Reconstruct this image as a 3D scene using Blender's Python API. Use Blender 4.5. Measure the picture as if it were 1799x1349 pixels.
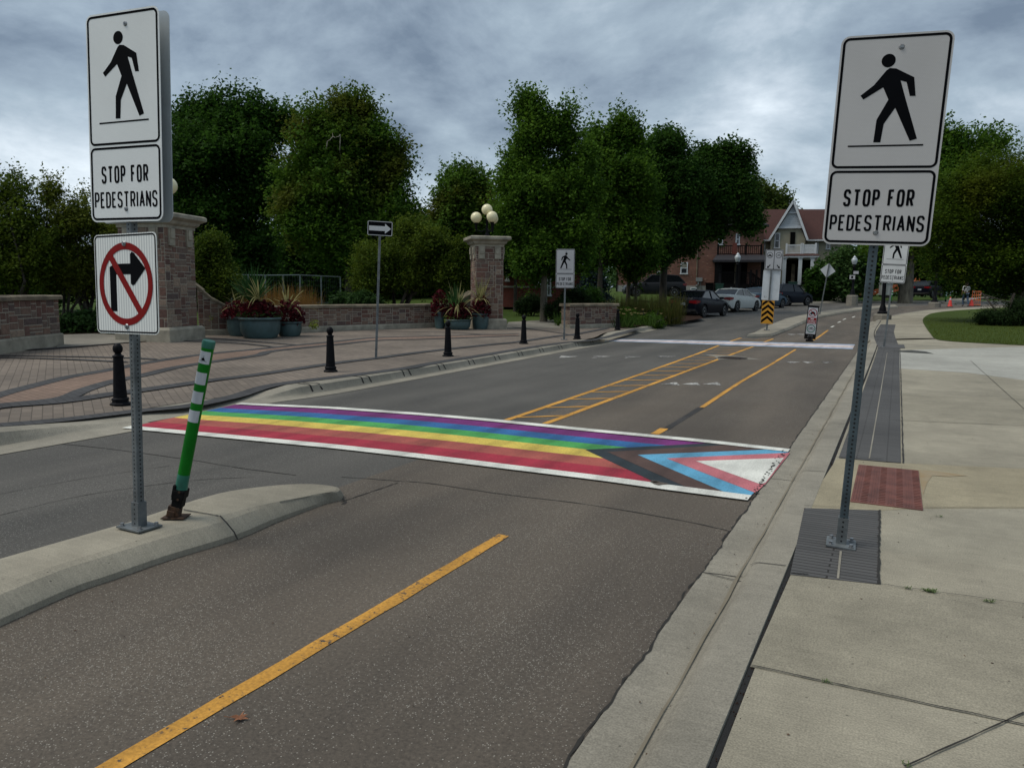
import bpy, bmesh, math, random
import numpy as np
from mathutils import Vector, Matrix, Euler
for o in list(bpy.data.objects): bpy.data.objects.remove(o)
S = bpy.context.scene
R = math.radians
# ------------------------------------------------------------------ camera
CAM_H = 1.62; PW, PH, PF = 1799., 1349., 1351.
YAW, PITCH, ROLL = R(26.45), R(6.95), R(0.5)
fwd = Vector((-math.sin(YAW)*math.cos(PITCH), math.cos(YAW)*math.cos(PITCH), -math.sin(PITCH)))
rt0 = Vector((math.cos(YAW), math.sin(YAW), 0)); up0 = rt0.cross(fwd)
rt = rt0*math.cos(ROLL)+up0*math.sin(ROLL); up = up0*math.cos(ROLL)-rt0*math.sin(ROLL)
cd = bpy.data.cameras.new('camera'); cam = bpy.data.objects.new('camera', cd); S.collection.objects.link(cam)
cd.sensor_fit = 'HORIZONTAL'; cd.sensor_width = 36; cd.lens = 36*PF/PW; cd.clip_end = 3000; cd.clip_start = .05
cam.matrix_world = Matrix(((rt.x, up.x, -fwd.x, 0), (rt.y, up.y, -fwd.y, 0), (rt.z, up.z, -fwd.z, CAM_H), (0, 0, 0, 1)))
S.camera = cam
S.view_settings.view_transform = 'Standard'; S.view_settings.look = 'None'; S.view_settings.gamma = 1
S.view_settings.exposure = 0.36
# ------------------------------------------------------------------ world: overcast sky with broken grey cloud
SUN_EL, SUN_AZ = R(58), R(235)
w = bpy.data.worlds.new('World'); S.world = w; w.use_nodes = True
nt = w.node_tree; nt.nodes.clear()
def N(t, ty, **k):
    n = t.nodes.new(ty)
    for a, b in k.items():
        if a.startswith('i_'):
            n.inputs[int(a[2:])].default_value = b
        else: setattr(n, a, b)
    return n
sky = N(nt, 'ShaderNodeTexSky', sky_type='NISHITA', sun_disc=False, sun_elevation=SUN_EL, sun_rotation=SUN_AZ)
tc = N(nt, 'ShaderNodeTexCoord'); sep = N(nt, 'ShaderNodeSeparateXYZ'); L = nt.links.new
L(tc.outputs['Generated'], sep.inputs[0])
ad = N(nt, 'ShaderNodeMath', operation='ADD', i_1=0.30); mx = N(nt, 'ShaderNodeMath', operation='MAXIMUM', i_1=0.0)
L(sep.outputs[2], mx.inputs[0]); L(mx.outputs[0], ad.inputs[0])
dv = N(nt, 'ShaderNodeVectorMath', operation='DIVIDE'); cb = N(nt, 'ShaderNodeCombineXYZ')
L(sep.outputs[0], cb.inputs[0]); L(sep.outputs[1], cb.inputs[1]); cb.inputs[2].default_value = 0
cz = N(nt, 'ShaderNodeCombineXYZ'); L(ad.outputs[0], cz.inputs[0]); L(ad.outputs[0], cz.inputs[1]); cz.inputs[2].default_value = 1
L(cb.outputs[0], dv.inputs[0]); L(cz.outputs[0], dv.inputs[1])
n1 = N(nt, 'ShaderNodeTexNoise'); n1.inputs['Scale'].default_value = 1.2; n1.inputs['Detail'].default_value = 10; n1.inputs['Roughness'].default_value = .56; n1.inputs['Distortion'].default_value = .25
mp = N(nt, 'ShaderNodeMapping'); mp.inputs['Location'].default_value = (12, 4, 0); mp.inputs['Rotation'].default_value = (0, 0, .5); mp.inputs['Scale'].default_value = (1, 1, 1)
L(dv.outputs[0], mp.inputs[0]); L(mp.outputs[0], n1.inputs['Vector'])
n2s = N(nt, 'ShaderNodeTexNoise'); n2s.inputs['Scale'].default_value = 3.4; n2s.inputs['Detail'].default_value = 9; n2s.inputs['Roughness'].default_value = .6; n2s.inputs['Distortion'].default_value = .3
mp2 = N(nt, 'ShaderNodeMapping'); mp2.inputs['Scale'].default_value = (1, 1, 1.9); mp2.inputs['Location'].default_value = (1.5, .4, 0); L(tc.outputs['Generated'], mp2.inputs[0]); L(mp2.outputs[0], n2s.inputs['Vector'])
mxn = N(nt, 'ShaderNodeMix', data_type='FLOAT'); mxn.inputs[0].default_value = .45; L(n1.outputs['Fac'], mxn.inputs[2]); L(n2s.outputs['Fac'], mxn.inputs[3])
stn = N(nt, 'ShaderNodeMapRange', i_1=.30, i_2=.70, i_3=.20, i_4=.72); L(mxn.outputs[0], stn.inputs[0])
rp = N(nt, 'ShaderNodeValToRGB'); L(stn.outputs[0], rp.inputs[0])
cr = rp.color_ramp; cr.elements[0].position = .34; cr.elements[0].color = (.95, 1.25, 1.65, 1); cr.elements[1].position = .66; cr.elements[1].color = (5.2, 5.7, 6.1, 1)
for p, c in ((.41, (1.55, 1.95, 2.4, 1)), (.48, (2.1, 2.6, 3.05, 1)), (.56, (3.25, 3.75, 4.2, 1))):
    e = cr.elements.new(p); e.color = c
mixs = N(nt, 'ShaderNodeMix', data_type='RGBA'); mixs.inputs[0].default_value = .93
L(sky.outputs[0], mixs.inputs[6]); L(rp.outputs[0], mixs.inputs[7])
bg = N(nt, 'ShaderNodeBackground'); bg.inputs[1].default_value = 0.145; ow = N(nt, 'ShaderNodeOutputWorld')
L(mixs.outputs[2], bg.inputs[0]); L(bg.outputs[0], ow.inputs[0])
sd = bpy.data.lights.new('sun', 'SUN'); sd.energy = 1.75; sd.angle = R(35); sd.color = (1, .93, .82)
so = bpy.data.objects.new('sun', sd); S.collection.objects.link(so)
so.rotation_euler = (R(90)-SUN_EL, 0, R(180)-SUN_AZ+R(0))
# ------------------------------------------------------------------ ground height and pixel -> ground point
def sm(a, b, v):
    t = min(1, max(0, (v-a)/(b-a))); return t*t*(3-2*t)
def gz(x, y):
    z = 0.018*min(max(0, y-30), 60)+0.014*min(12, max(0, -x-9))
    z += 0.75*sm(-11.5, -22, x)*sm(38, 66, y) if x < -11.5 else 0
    return z
def ray(px, py):
    return fwd+rt*((px-PW/2)/PF)-up*((py-PH/2)/PF)
def pos(px, py, D):
    return Vector((0, 0, CAM_H))+ray(px, py)*D
def at(px, py, z=0.):
    t = 0.; d = ray(px, py)
    for _ in range(30):
        k = (z+t-CAM_H)/d.z
        if k < 0 or k > 200: k = 200
        x, y = d.x*k, d.y*k
        t = t*.4+.6*gz(x, y)
    return (x, y)
def ats(l, z=0.): return [at(p[0], p[1], z) for p in l]
# ------------------------------------------------------------------ materials
MATS = {}
def newmat(name):
    m = bpy.data.materials.new(name); m.use_nodes = True; MATS[name] = m
    return m, m.node_tree, m.node_tree.nodes['Principled BSDF']
def rgb(h):
    return tuple(h)+(1,)
def mat(name, col, rough=.6, metal=0., var=.12, scale=6., bump=0., bscale=40., spec=.5, coat=0., col2=None, island=0., stretch=(1, 1, 1), emis=None):
    """colour with noise variation; island = random brightness per loose piece"""
    m, t, b = newmat(name); L = t.links.new
    tc = N(t, 'ShaderNodeTexCoord'); mpn = N(t, 'ShaderNodeMapping'); mpn.inputs['Scale'].default_value = stretch
    L(tc.outputs['Object'], mpn.inputs[0])
    n = N(t, 'ShaderNodeTexNoise'); n.inputs['Scale'].default_value = scale; n.inputs['Detail'].default_value = 5; n.inputs['Roughness'].default_value = .6
    L(mpn.outputs[0], n.inputs['Vector'])
    c2 = col2 or tuple(max(0, v*(1-var*2)) for v in col); c1 = col if col2 else tuple(v*(1+var) for v in col)
    r = N(t, 'ShaderNodeMix', data_type='RGBA'); r.inputs[6].default_value = rgb(c2); r.inputs[7].default_value = rgb(c1)
    mr = N(t, 'ShaderNodeMapRange', i_1=.3, i_2=.7); L(n.outputs['Fac'], mr.inputs[0]); L(mr.outputs[0], r.inputs[0])
    out = r.outputs[2]
    if island:
        g = N(t, 'ShaderNodeNewGeometry'); m2 = N(t, 'ShaderNodeMapRange', i_3=1-island, i_4=1+island); L(g.outputs['Random Per Island'], m2.inputs[0])
        vm = N(t, 'ShaderNodeVectorMath', operation='SCALE'); L(out, vm.inputs[0]); L(m2.outputs[0], vm.inputs['Scale']); out = vm.outputs[0]
    L(out, b.inputs['Base Color'])
    b.inputs['Roughness'].default_value = rough; b.inputs['Metallic'].default_value = metal
    b.inputs['Specular IOR Level'].default_value = spec; b.inputs['Coat Weight'].default_value = coat
    if bump:
        nb = N(t, 'ShaderNodeTexNoise'); nb.inputs['Scale'].default_value = bscale; nb.inputs['Detail'].default_value = 4; L(mpn.outputs[0], nb.inputs['Vector'])
        bp = N(t, 'ShaderNodeBump'); bp.inputs['Strength'].default_value = bump; bp.inputs['Distance'].default_value = .01
        L(nb.outputs['Fac'], bp.inputs['Height']); L(bp.outputs[0], b.inputs['Normal'])
    if emis: b.inputs['Emission Color'].default_value = rgb(emis[0]); b.inputs['Emission Strength'].default_value = emis[1]
    return m
def asphalt(name, base, alt, speck):
    m, t, b = newmat(name); L = t.links.new
    tc = N(t, 'ShaderNodeTexCoord')
    big = N(t, 'ShaderNodeTexNoise'); big.inputs['Scale'].default_value = .9; big.inputs['Detail'].default_value = 5; bmp = N(t, 'ShaderNodeMapping'); bmp.inputs['Scale'].default_value = (1.3, .22, 1); L(tc.outputs['Object'], bmp.inputs[0]); L(bmp.outputs[0], big.inputs['Vector'])
    mx = N(t, 'ShaderNodeMix', data_type='RGBA'); mx.inputs[6].default_value = rgb(base); mx.inputs[7].default_value = rgb(alt)
    mr = N(t, 'ShaderNodeMapRange', i_1=.35, i_2=.65); L(big.outputs['Fac'], mr.inputs[0]); L(mr.outputs[0], mx.inputs[0])
    mid = N(t, 'ShaderNodeTexNoise'); mid.inputs['Scale'].default_value = 55; mid.inputs['Detail'].default_value = 3; mid.inputs['Roughness'].default_value = .8; L(tc.outputs['Object'], mid.inputs['Vector'])
    m3 = N(t, 'ShaderNodeMapRange', i_1=.25, i_2=.75, i_3=.55, i_4=1.45); L(mid.outputs['Fac'], m3.inputs[0])
    sc = N(t, 'ShaderNodeVectorMath', operation='SCALE'); L(mx.outputs[2], sc.inputs[0]); L(m3.outputs[0], sc.inputs['Scale'])
    v = N(t, 'ShaderNodeTexVoronoi'); v.inputs['Scale'].default_value = 120; L(tc.outputs['Object'], v.inputs['Vector'])
    sp = N(t, 'ShaderNodeSeparateColor'); L(v.outputs['Color'], sp.inputs[0])
    # patchy: more exposed stone where a medium noise is high
    pn = N(t, 'ShaderNodeTexNoise'); pn.inputs['Scale'].default_value = .8; pn.inputs['Detail'].default_value = 5; L(tc.outputs['Object'], pn.inputs['Vector'])
    th = N(t, 'ShaderNodeMapRange', i_1=.40, i_2=.66, i_3=.93, i_4=.42); L(pn.outputs['Fac'], th.inputs[0])
    gt = N(t, 'ShaderNodeMath', operation='GREATER_THAN'); L(sp.outputs[0], gt.inputs[0]); L(th.outputs[0], gt.inputs[1])
    lt = N(t, 'ShaderNodeMath', operation='LESS_THAN', i_1=.36); L(v.outputs['Distance'], lt.inputs[0])
    ml = N(t, 'ShaderNodeMath', operation='MULTIPLY'); L(gt.outputs[0], ml.inputs[0]); L(lt.outputs[0], ml.inputs[1])
    m4 = N(t, 'ShaderNodeMath', operation='MULTIPLY'); L(ml.outputs[0], m4.inputs[0]); L(sp.outputs[1], m4.inputs[1])
    fin = N(t, 'ShaderNodeMix', data_type='RGBA'); fin.inputs[7].default_value = rgb(speck); L(m4.outputs[0], fin.inputs[0]); L(sc.outputs[0], fin.inputs[6])
    L(fin.outputs[2], b.inputs['Base Color']); b.inputs['Roughness'].default_value = .85; b.inputs['Specular IOR Level'].default_value = .35
    bp = N(t, 'ShaderNodeBump'); bp.inputs['Strength'].default_value = .6; bp.inputs['Distance'].default_value = .004
    L(mid.outputs['Fac'], bp.inputs['Height']); L(bp.outputs[0], b.inputs['Normal'])
    return m
def concrete(name, col, stain=.35, grain=.18):
    m, t, b = newmat(name); L = t.links.new
    tc = N(t, 'ShaderNodeTexCoord')
    a = N(t, 'ShaderNodeTexNoise'); a.inputs['Scale'].default_value = .9; a.inputs['Detail'].default_value = 7; a.inputs['Roughness'].default_value = .65; L(tc.outputs['Object'], a.inputs['Vector'])
    m1 = N(t, 'ShaderNodeMapRange', i_1=.3, i_2=.7, i_3=1-stain*.5, i_4=1+stain*.3); L(a.outputs['Fac'], m1.inputs[0])
    f = N(t, 'ShaderNodeTexNoise'); f.inputs['Scale'].default_value = 130; f.inputs['Detail'].default_value = 2; L(tc.outputs['Object'], f.inputs['Vector'])
    m2 = N(t, 'ShaderNodeMapRange', i_1=.3, i_2=.7, i_3=1-grain, i_4=1+grain); L(f.outputs['Fac'], m2.inputs[0])
    br = N(t, 'ShaderNodeMapping'); br.inputs['Scale'].default_value = (3, 90, 3); L(tc.outputs['Object'], br.inputs[0])
    bn = N(t, 'ShaderNodeTexNoise'); bn.inputs['Scale'].default_value = 1; bn.inputs['Detail'].default_value = 3; L(br.outputs[0], bn.inputs['Vector'])
    m3 = N(t, 'ShaderNodeMapRange', i_1=.3, i_2=.7, i_3=.93, i_4=1.06); L(bn.outputs['Fac'], m3.inputs[0])
    lo = N(t, 'ShaderNodeTexNoise'); lo.inputs['Scale'].default_value = .28; lo.inputs['Detail'].default_value = 3; L(tc.outputs['Object'], lo.inputs['Vector']); ml_ = N(t, 'ShaderNodeMapRange', i_1=.35, i_2=.65, i_3=.84, i_4=1.10); L(lo.outputs['Fac'], ml_.inputs[0])
    mz = N(t, 'ShaderNodeTexNoise'); mz.inputs['Scale'].default_value = 6; mz.inputs['Detail'].default_value = 6; mz.inputs['Roughness'].default_value = .75; L(tc.outputs['Object'], mz.inputs['Vector']); mq = N(t, 'ShaderNodeMapRange', i_1=.3, i_2=.7, i_3=.88, i_4=1.10); L(mz.outputs['Fac'], mq.inputs[0])
    kk = N(t, 'ShaderNodeMath', operation='MULTIPLY'); L(ml_.outputs[0], kk.inputs[0]); L(mq.outputs[0], kk.inputs[1]); kx = N(t, 'ShaderNodeMath', operation='MULTIPLY'); L(kk.outputs[0], kx.inputs[0]); L(m1.outputs[0], kx.inputs[1]); m1 = kx
    k = N(t, 'ShaderNodeMath', operation='MULTIPLY'); L(m1.outputs[0], k.inputs[0]); L(m2.outputs[0], k.inputs[1])
    k2 = N(t, 'ShaderNodeMath', operation='MULTIPLY'); L(k.outputs[0], k2.inputs[0]); L(m3.outputs[0], k2.inputs[1])
    # small pits and specks
    v = N(t, 'ShaderNodeTexVoronoi'); v.inputs['Scale'].default_value = 14; L(tc.outputs['Object'], v.inputs['Vector'])
    sp = N(t, 'ShaderNodeSeparateColor'); L(v.outputs['Color'], sp.inputs[0])
    g1 = N(t, 'ShaderNodeMath', operation='GREATER_THAN', i_1=.72); L(sp.outputs[0], g1.inputs[0])
    l1 = N(t, 'ShaderNodeMath', operation='LESS_THAN', i_1=.075); L(v.outputs['Distance'], l1.inputs[0])
    pm = N(t, 'ShaderNodeMath', operation='MULTIPLY'); L(g1.outputs[0], pm.inputs[0]); L(l1.outputs[0], pm.inputs[1])
    pr = N(t, 'ShaderNodeMapRange', i_3=1., i_4=.5); L(pm.outputs[0], pr.inputs[0])
    k3 = N(t, 'ShaderNodeMath', operation='MULTIPLY'); L(k2.outputs[0], k3.inputs[0]); L(pr.outputs[0], k3.inputs[1])
    s = N(t, 'ShaderNodeVectorMath', operation='SCALE'); s.inputs[0].default_value = col; L(k3.outputs[0], s.inputs['Scale'])
    L(s.outputs[0], b.inputs['Base Color']); b.inputs['Roughness'].default_value = .9; b.inputs['Specular IOR Level'].default_value = .3
    bp = N(t, 'ShaderNodeBump'); bp.inputs['Strength'].default_value = .35; bp.inputs['Distance'].default_value = .003
    L(f.outputs['Fac'], bp.inputs['Height']); L(bp.outputs[0], b.inputs['Normal'])
    return m
def pavers(name, c1, c2, mortar, bw, rh, rot=0., off=.5):
    m, t, b = newmat(name); L = t.links.new
    tc = N(t, 'ShaderNodeTexCoord'); mp = N(t, 'ShaderNodeMapping'); mp.inputs['Rotation'].default_value = (0, 0, rot); L(tc.outputs['Object'], mp.inputs[0])
    br = N(t, 'ShaderNodeTexBrick'); L(mp.outputs[0], br.inputs['Vector']); br.offset = off
    br.inputs['Color1'].default_value = rgb(c1); br.inputs['Color2'].default_value = rgb(c2); br.inputs['Mortar'].default_value = rgb(mortar)
    br.inputs['Scale'].default_value = 1; br.inputs['Brick Width'].default_value = bw; br.inputs['Row Height'].default_value = rh; br.inputs['Mortar Size'].default_value = .006
    br.inputs['Mortar Smooth'].default_value = .3
    n = N(t, 'ShaderNodeTexNoise'); n.inputs['Scale'].default_value = .6; n.inputs['Detail'].default_value = 6; L(tc.outputs['Object'], n.inputs['Vector'])
    mr = N(t, 'ShaderNodeMapRange', i_1=.3, i_2=.7, i_3=.74, i_4=1.18); L(n.outputs['Fac'], mr.inputs[0])
    s = N(t, 'ShaderNodeVectorMath', operation='SCALE'); L(br.outputs['Color'], s.inputs[0]); L(mr.outputs[0], s.inputs['Scale'])
    L(s.outputs[0], b.inputs['Base Color']); b.inputs['Roughness'].default_value = .85; b.inputs['Specular IOR Level'].default_value = .3
    bp = N(t, 'ShaderNodeBump'); bp.inputs['Strength'].default_value = .5; bp.inputs['Distance'].default_value = .006; bp.invert = True
    L(br.outputs['Fac'], bp.inputs['Height']); L(bp.outputs[0], b.inputs['Normal'])
    return m
def paint(name, col, under=(.05, .046, .043), wear=.30, wscale=30.):
    m, t, b = newmat(name); L = t.links.new
    tc = N(t, 'ShaderNodeTexCoord')
    n = N(t, 'ShaderNodeTexNoise'); n.inputs['Scale'].default_value = wscale; n.inputs['Detail'].default_value = 6; n.inputs['Roughness'].default_value = .75; L(tc.outputs['Object'], n.inputs['Vector'])
    big = N(t, 'ShaderNodeTexNoise'); big.inputs['Scale'].default_value = 1.3; big.inputs['Detail'].default_value = 4; L(tc.outputs['Object'], big.inputs['Vector'])
    ad = N(t, 'ShaderNodeMath', operation='MULTIPLY_ADD', i_1=.45); L(big.outputs['Fac'], ad.inputs[0]); L(n.outputs['Fac'], ad.inputs[2])
    th = N(t, 'ShaderNodeMapRange', i_1=wear+.22, i_2=wear+.30); L(ad.outputs[0], th.inputs[0])
    v = N(t, 'ShaderNodeTexNoise'); v.inputs['Scale'].default_value = 2.2; v.inputs['Detail'].default_value = 6; L(tc.outputs['Object'], v.inputs['Vector'])
    mv = N(t, 'ShaderNodeMapRange', i_1=.3, i_2=.7, i_3=.82, i_4=1.12); L(v.outputs['Fac'], mv.inputs[0])
    tm = N(t, 'ShaderNodeMapping'); tm.inputs['Scale'].default_value = (2.6, .35, 1); L(tc.outputs['Object'], tm.inputs[0]); tn = N(t, 'ShaderNodeTexNoise'); tn.inputs['Scale'].default_value = 1.6; tn.inputs['Detail'].default_value = 6; L(tm.outputs[0], tn.inputs['Vector'])
    tk = N(t, 'ShaderNodeMapRange', i_1=.34, i_2=.58, i_3=.70, i_4=1.06); L(tn.outputs['Fac'], tk.inputs[0]); mm = N(t, 'ShaderNodeMath', operation='MULTIPLY'); L(tk.outputs[0], mm.inputs[0]); L(mv.outputs[0], mm.inputs[1])
    gr = N(t, 'ShaderNodeTexNoise'); gr.inputs['Scale'].default_value = 70; gr.inputs['Detail'].default_value = 2; L(tc.outputs['Object'], gr.inputs['Vector']); gm = N(t, 'ShaderNodeMapRange', i_1=.3, i_2=.7, i_3=.78, i_4=1.15); L(gr.outputs['Fac'], gm.inputs[0]); m5 = N(t, 'ShaderNodeMath', operation='MULTIPLY'); L(mm.outputs[0], m5.inputs[0]); L(gm.outputs[0], m5.inputs[1])
    s = N(t, 'ShaderNodeVectorMath', operation='SCALE'); s.inputs[0].default_value = col; L(m5.outputs[0], s.inputs['Scale'])
    mx = N(t, 'ShaderNodeMix', data_type='RGBA'); mx.inputs[6].default_value = rgb(under); L(s.outputs[0], mx.inputs[7]); L(th.outputs[0], mx.inputs[0])
    L(mx.outputs[2], b.inputs['Base Color']); b.inputs['Roughness'].default_value = .75; b.inputs['Specular IOR Level'].default_value = .3
    bp = N(t, 'ShaderNodeBump'); bp.inputs['Strength'].default_value = .3; bp.inputs['Distance'].default_value = .003
    L(n.outputs['Fac'], bp.inputs['Height']); L(bp.outputs[0], b.inputs['Normal'])
    return m
def leafmat(name, c1, c2, tip=None):
    m, t, b = newmat(name); L = t.links.new
    tc = N(t, 'ShaderNodeTexCoord'); n = N(t, 'ShaderNodeTexNoise'); n.inputs['Scale'].default_value = .55; n.inputs['Detail'].default_value = 3; L(tc.outputs['Object'], n.inputs['Vector'])
    g = N(t, 'ShaderNodeNewGeometry')
    ad = N(t, 'ShaderNodeMath', operation='MULTIPLY_ADD', i_1=.5); L(g.outputs['Random Per Island'], ad.inputs[0]); L(n.outputs['Fac'], ad.inputs[2])
    mr = N(t, 'ShaderNodeMapRange', i_1=.45, i_2=1.05); L(ad.outputs[0], mr.inputs[0])
    mx = N(t, 'ShaderNodeMix', data_type='RGBA'); mx.inputs[6].default_value = rgb(c1); mx.inputs[7].default_value = rgb(c2); L(mr.outputs[0], mx.inputs[0])
    out = mx.outputs[2]
    if tip:
        n2 = N(t, 'ShaderNodeTexNoise'); n2.inputs['Scale'].default_value = .32; n2.inputs['Detail'].default_value = 2; L(tc.outputs['Object'], n2.inputs['Vector'])
        m2 = N(t, 'ShaderNodeMapRange', i_1=.5, i_2=.62); L(n2.outputs['Fac'], m2.inputs[0])
        m3 = N(t, 'ShaderNodeMix', data_type='RGBA'); m3.inputs[7].default_value = rgb(tip); L(m2.outputs[0], m3.inputs[0]); L(out, m3.inputs[6]); out = m3.outputs[2]
    L(out, b.inputs['Base Color']); b.inputs['Roughness'].default_value = .7; b.inputs['Specular IOR Level'].default_value = .10
    tr = N(t, 'ShaderNodeBsdfTranslucent'); L(out, tr.inputs[0]); ms = N(t, 'ShaderNodeMixShader'); ms.inputs[0].default_value = .45; L(b.outputs[0], ms.inputs[1]); L(tr.outputs[0], ms.inputs[2]); L(ms.outputs[0], t.nodes['Material Output'].inputs[0])
    return m
# ------------------------------------------------------------------ object helpers
COL = S.collection
def thing(name, label, cat, loc=(0, 0, 0), rot=(0, 0, 0), group=None, kind=None):
    o = bpy.data.objects.new(name, None); COL.objects.link(o); o.location = loc; o.rotation_euler = rot; o.empty_display_size = .2
    o['label'] = label; o['category'] = cat
    if group: o['group'] = group
    if kind: o['kind'] = kind
    return o
def tag(o, label=None, cat=None, group=None, kind=None):
    if label: o['label'] = label
    if cat: o['category'] = cat
    if group: o['group'] = group
    if kind: o['kind'] = kind
    return o
def dup(root, loc, rot=None, label=None):
    r = root.copy(); COL.objects.link(r); r.location = loc
    if rot is not None: r.rotation_euler = rot
    if label: r['label'] = label
    for c in root.children:
        d = c.copy(); COL.objects.link(d); d.parent = r
        for e in c.children:
            g = e.copy(); COL.objects.link(g); g.parent = d
    return r
class MB:
    def __init__(s, off=(0, 0, 0)): s.v = []; s.f = []; s.m = []; s.off = Vector(off)
    def add(s, vs, fs, mi=0):
        b = len(s.v); s.v += [tuple(Vector(v)-s.off) for v in vs]; s.f += [tuple(b+i for i in f) for f in fs]; s.m += [mi]*len(fs); return s
    def box(s, c, sz, mi=0, M=None):
        c = Vector(c); hx, hy, hz = sz[0]/2, sz[1]/2, sz[2]/2
        vs = [Vector((a*hx, b*hy, d*hz)) for a in (-1, 1) for b in (-1, 1) for d in (-1, 1)]
        if M is not None: vs = [M@v for v in vs]
        return s.add([c+v for v in vs], [(0, 1, 3, 2), (4, 6, 7, 5), (0, 4, 5, 1), (2, 3, 7, 6), (0, 2, 6, 4), (1, 5, 7, 3)], mi)
    def b6(s, x0, x1, y0, y1, z0, z1, mi=0): return s.box(((x0+x1)/2, (y0+y1)/2, (z0+z1)/2), (abs(x1-x0), abs(y1-y0), abs(z1-z0)), mi)
    def cyl(s, p0, p1, r0, r1=None, n=12, mi=0, caps=True):
        r1 = r0 if r1 is None else r1; p0, p1 = Vector(p0), Vector(p1); d = (p1-p0).normalized()
        a = d.orthogonal().normalized(); b = d.cross(a)
        vs = [p+(a*math.cos(2*math.pi*i/n)+b*math.sin(2*math.pi*i/n))*r for p, r in ((p0, r0), (p1, r1)) for i in range(n)]
        fs = [(i, (i+1) % n, n+(i+1) % n, n+i) for i in range(n)]
        if caps: fs += [tuple(range(n))[::-1], tuple(range(n, 2*n))]
        return s.add(vs, fs, mi)
    def tube(s, pts, r, n=8, mi=0):
        pts = [Vector(p) for p in pts]; rr = r if isinstance(r, (list, tuple)) else [r]*len(pts); vs = []
        a = None
        for i, p in enumerate(pts):
            d = (pts[min(i+1, len(pts)-1)]-pts[max(i-1, 0)]).normalized()
            a = d.orthogonal().normalized() if a is None else (a-d*a.dot(d)).normalized()
            b = d.cross(a); vs += [p+(a*math.cos(2*math.pi*k/n)+b*math.sin(2*math.pi*k/n))*rr[i] for k in range(n)]
        fs = [(i*n+k, i*n+(k+1) % n, (i+1)*n+(k+1) % n, (i+1)*n+k) for i in range(len(pts)-1) for k in range(n)]
        fs += [tuple(range(n))[::-1], tuple(range(len(vs)-n, len(vs)))]
        return s.add(vs, fs, mi)
    def lathe(s, prof, c=(0, 0, 0), n=20, mi=0, sx=1, sy=1):
        c = Vector(c); vs = [c+Vector((r*sx*math.cos(2*math.pi*k/n), r*sy*math.sin(2*math.pi*k/n), z)) for r, z in prof for k in range(n)]
        fs = [(i*n+k, i*n+(k+1) % n, (i+1)*n+(k+1) % n, (i+1)*n+k) for i in range(len(prof)-1) for k in range(n)]
        fs += [tuple(range(n))[::-1], tuple(range(len(vs)-n, len(vs)))]
        return s.add(vs, fs, mi)
    def sphere(s, c, r, n=20, mi=0, sz=1):
        return s.lathe([(max(1e-4, r*math.sin(math.pi*i/(n//2))), -r*sz*math.cos(math.pi*i/(n//2))) for i in range(n//2+1)], c, n, mi)
    def prism(s, poly, y0, y1, mi=0):
        """poly in (x,z), extruded along y"""
        n = len(poly); vs = [(p[0], y0, p[1]) for p in poly]+[(p[0], y1, p[1]) for p in poly]
        return s.add(vs, [tuple(range(n)), tuple(range(2*n-1, n-1, -1))]+[(i, n+i, n+(i+1) % n, (i+1) % n) for i in range(n)], mi)
    def build(s, name, mats, parent=None, smooth=False, bevel=0, loc=None):
        me = bpy.data.meshes.new(name); me.from_pydata(s.v, [], s.f); me.validate()
        mats = mats if isinstance(mats, (list, tuple)) else [mats]
        for m in mats: me.materials.append(MATS[m] if isinstance(m, str) else m)
        if len(mats) > 1 and len(me.polygons) == len(s.m): me.polygons.foreach_set('material_index', s.m)
        bm = bmesh.new(); bm.from_mesh(me); bmesh.ops.recalc_face_normals(bm, faces=bm.faces)
        if bevel:
            bmesh.ops.bevel(bm, geom=[e for e in bm.edges if e.is_manifold and e.calc_face_angle(0) > .5], offset=bevel, segments=2, affect='EDGES', profile=.5, clamp_overlap=True)
        bm.to_mesh(me); bm.free()
        if smooth:
            me.polygons.foreach_set('use_smooth', [True]*len(me.polygons))
            try: me.set_sharp_from_angle(angle=R(smooth if smooth > 1 else 40))
            except Exception: pass
        o = bpy.data.objects.new(name, me); COL.objects.link(o)
        if parent is not None: o.parent = parent
        if loc is not None: o.location = loc
        me.update(); return o
def drape(name, poly, zoff, m, parent=None, cell=2., hfun=None, y0=26.):
    """flat polygon laid over the terrain"""
    bm = bmesh.new(); vs = [bm.verts.new((p[0], p[1], 0)) for p in poly]; bm.faces.new(vs)
    xs = [p[0] for p in poly]; ys = [p[1] for p in poly]
    bmesh.ops.triangulate(bm, faces=bm.faces[:])
    def cut(ax, v):
        co = (v, 0, 0) if ax == 0 else (0, v, 0); no = (1, 0, 0) if ax == 0 else (0, 1, 0)
        bmesh.ops.bisect_plane(bm, geom=bm.verts[:]+bm.edges[:]+bm.faces[:], plane_co=co, plane_no=no, dist=1e-5)
    k = math.ceil(min(ys)/cell)
    while k*cell < max(ys):
        if k*cell >= y0: cut(1, k*cell)
        k += 1
    k = math.ceil(min(xs)/cell)
    while k*cell < max(xs):
        cut(0, k*cell); k += 1
    h = hfun or gz
    for v in bm.verts: v.co.z = h(v.co.x, v.co.y)+zoff
    bmesh.ops.recalc_face_normals(bm, faces=bm.faces)
    for f in bm.faces:
        if f.normal.z < 0: f.normal_flip()
    me = bpy.data.meshes.new(name); bm.to_mesh(me); bm.free(); me.materials.append(MATS[m])
    o = bpy.data.objects.new(name, me); COL.objects.link(o)
    if parent: o.parent = parent
    return o
def ribbon(l1, l2): return list(l1)+list(reversed(l2))
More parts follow.
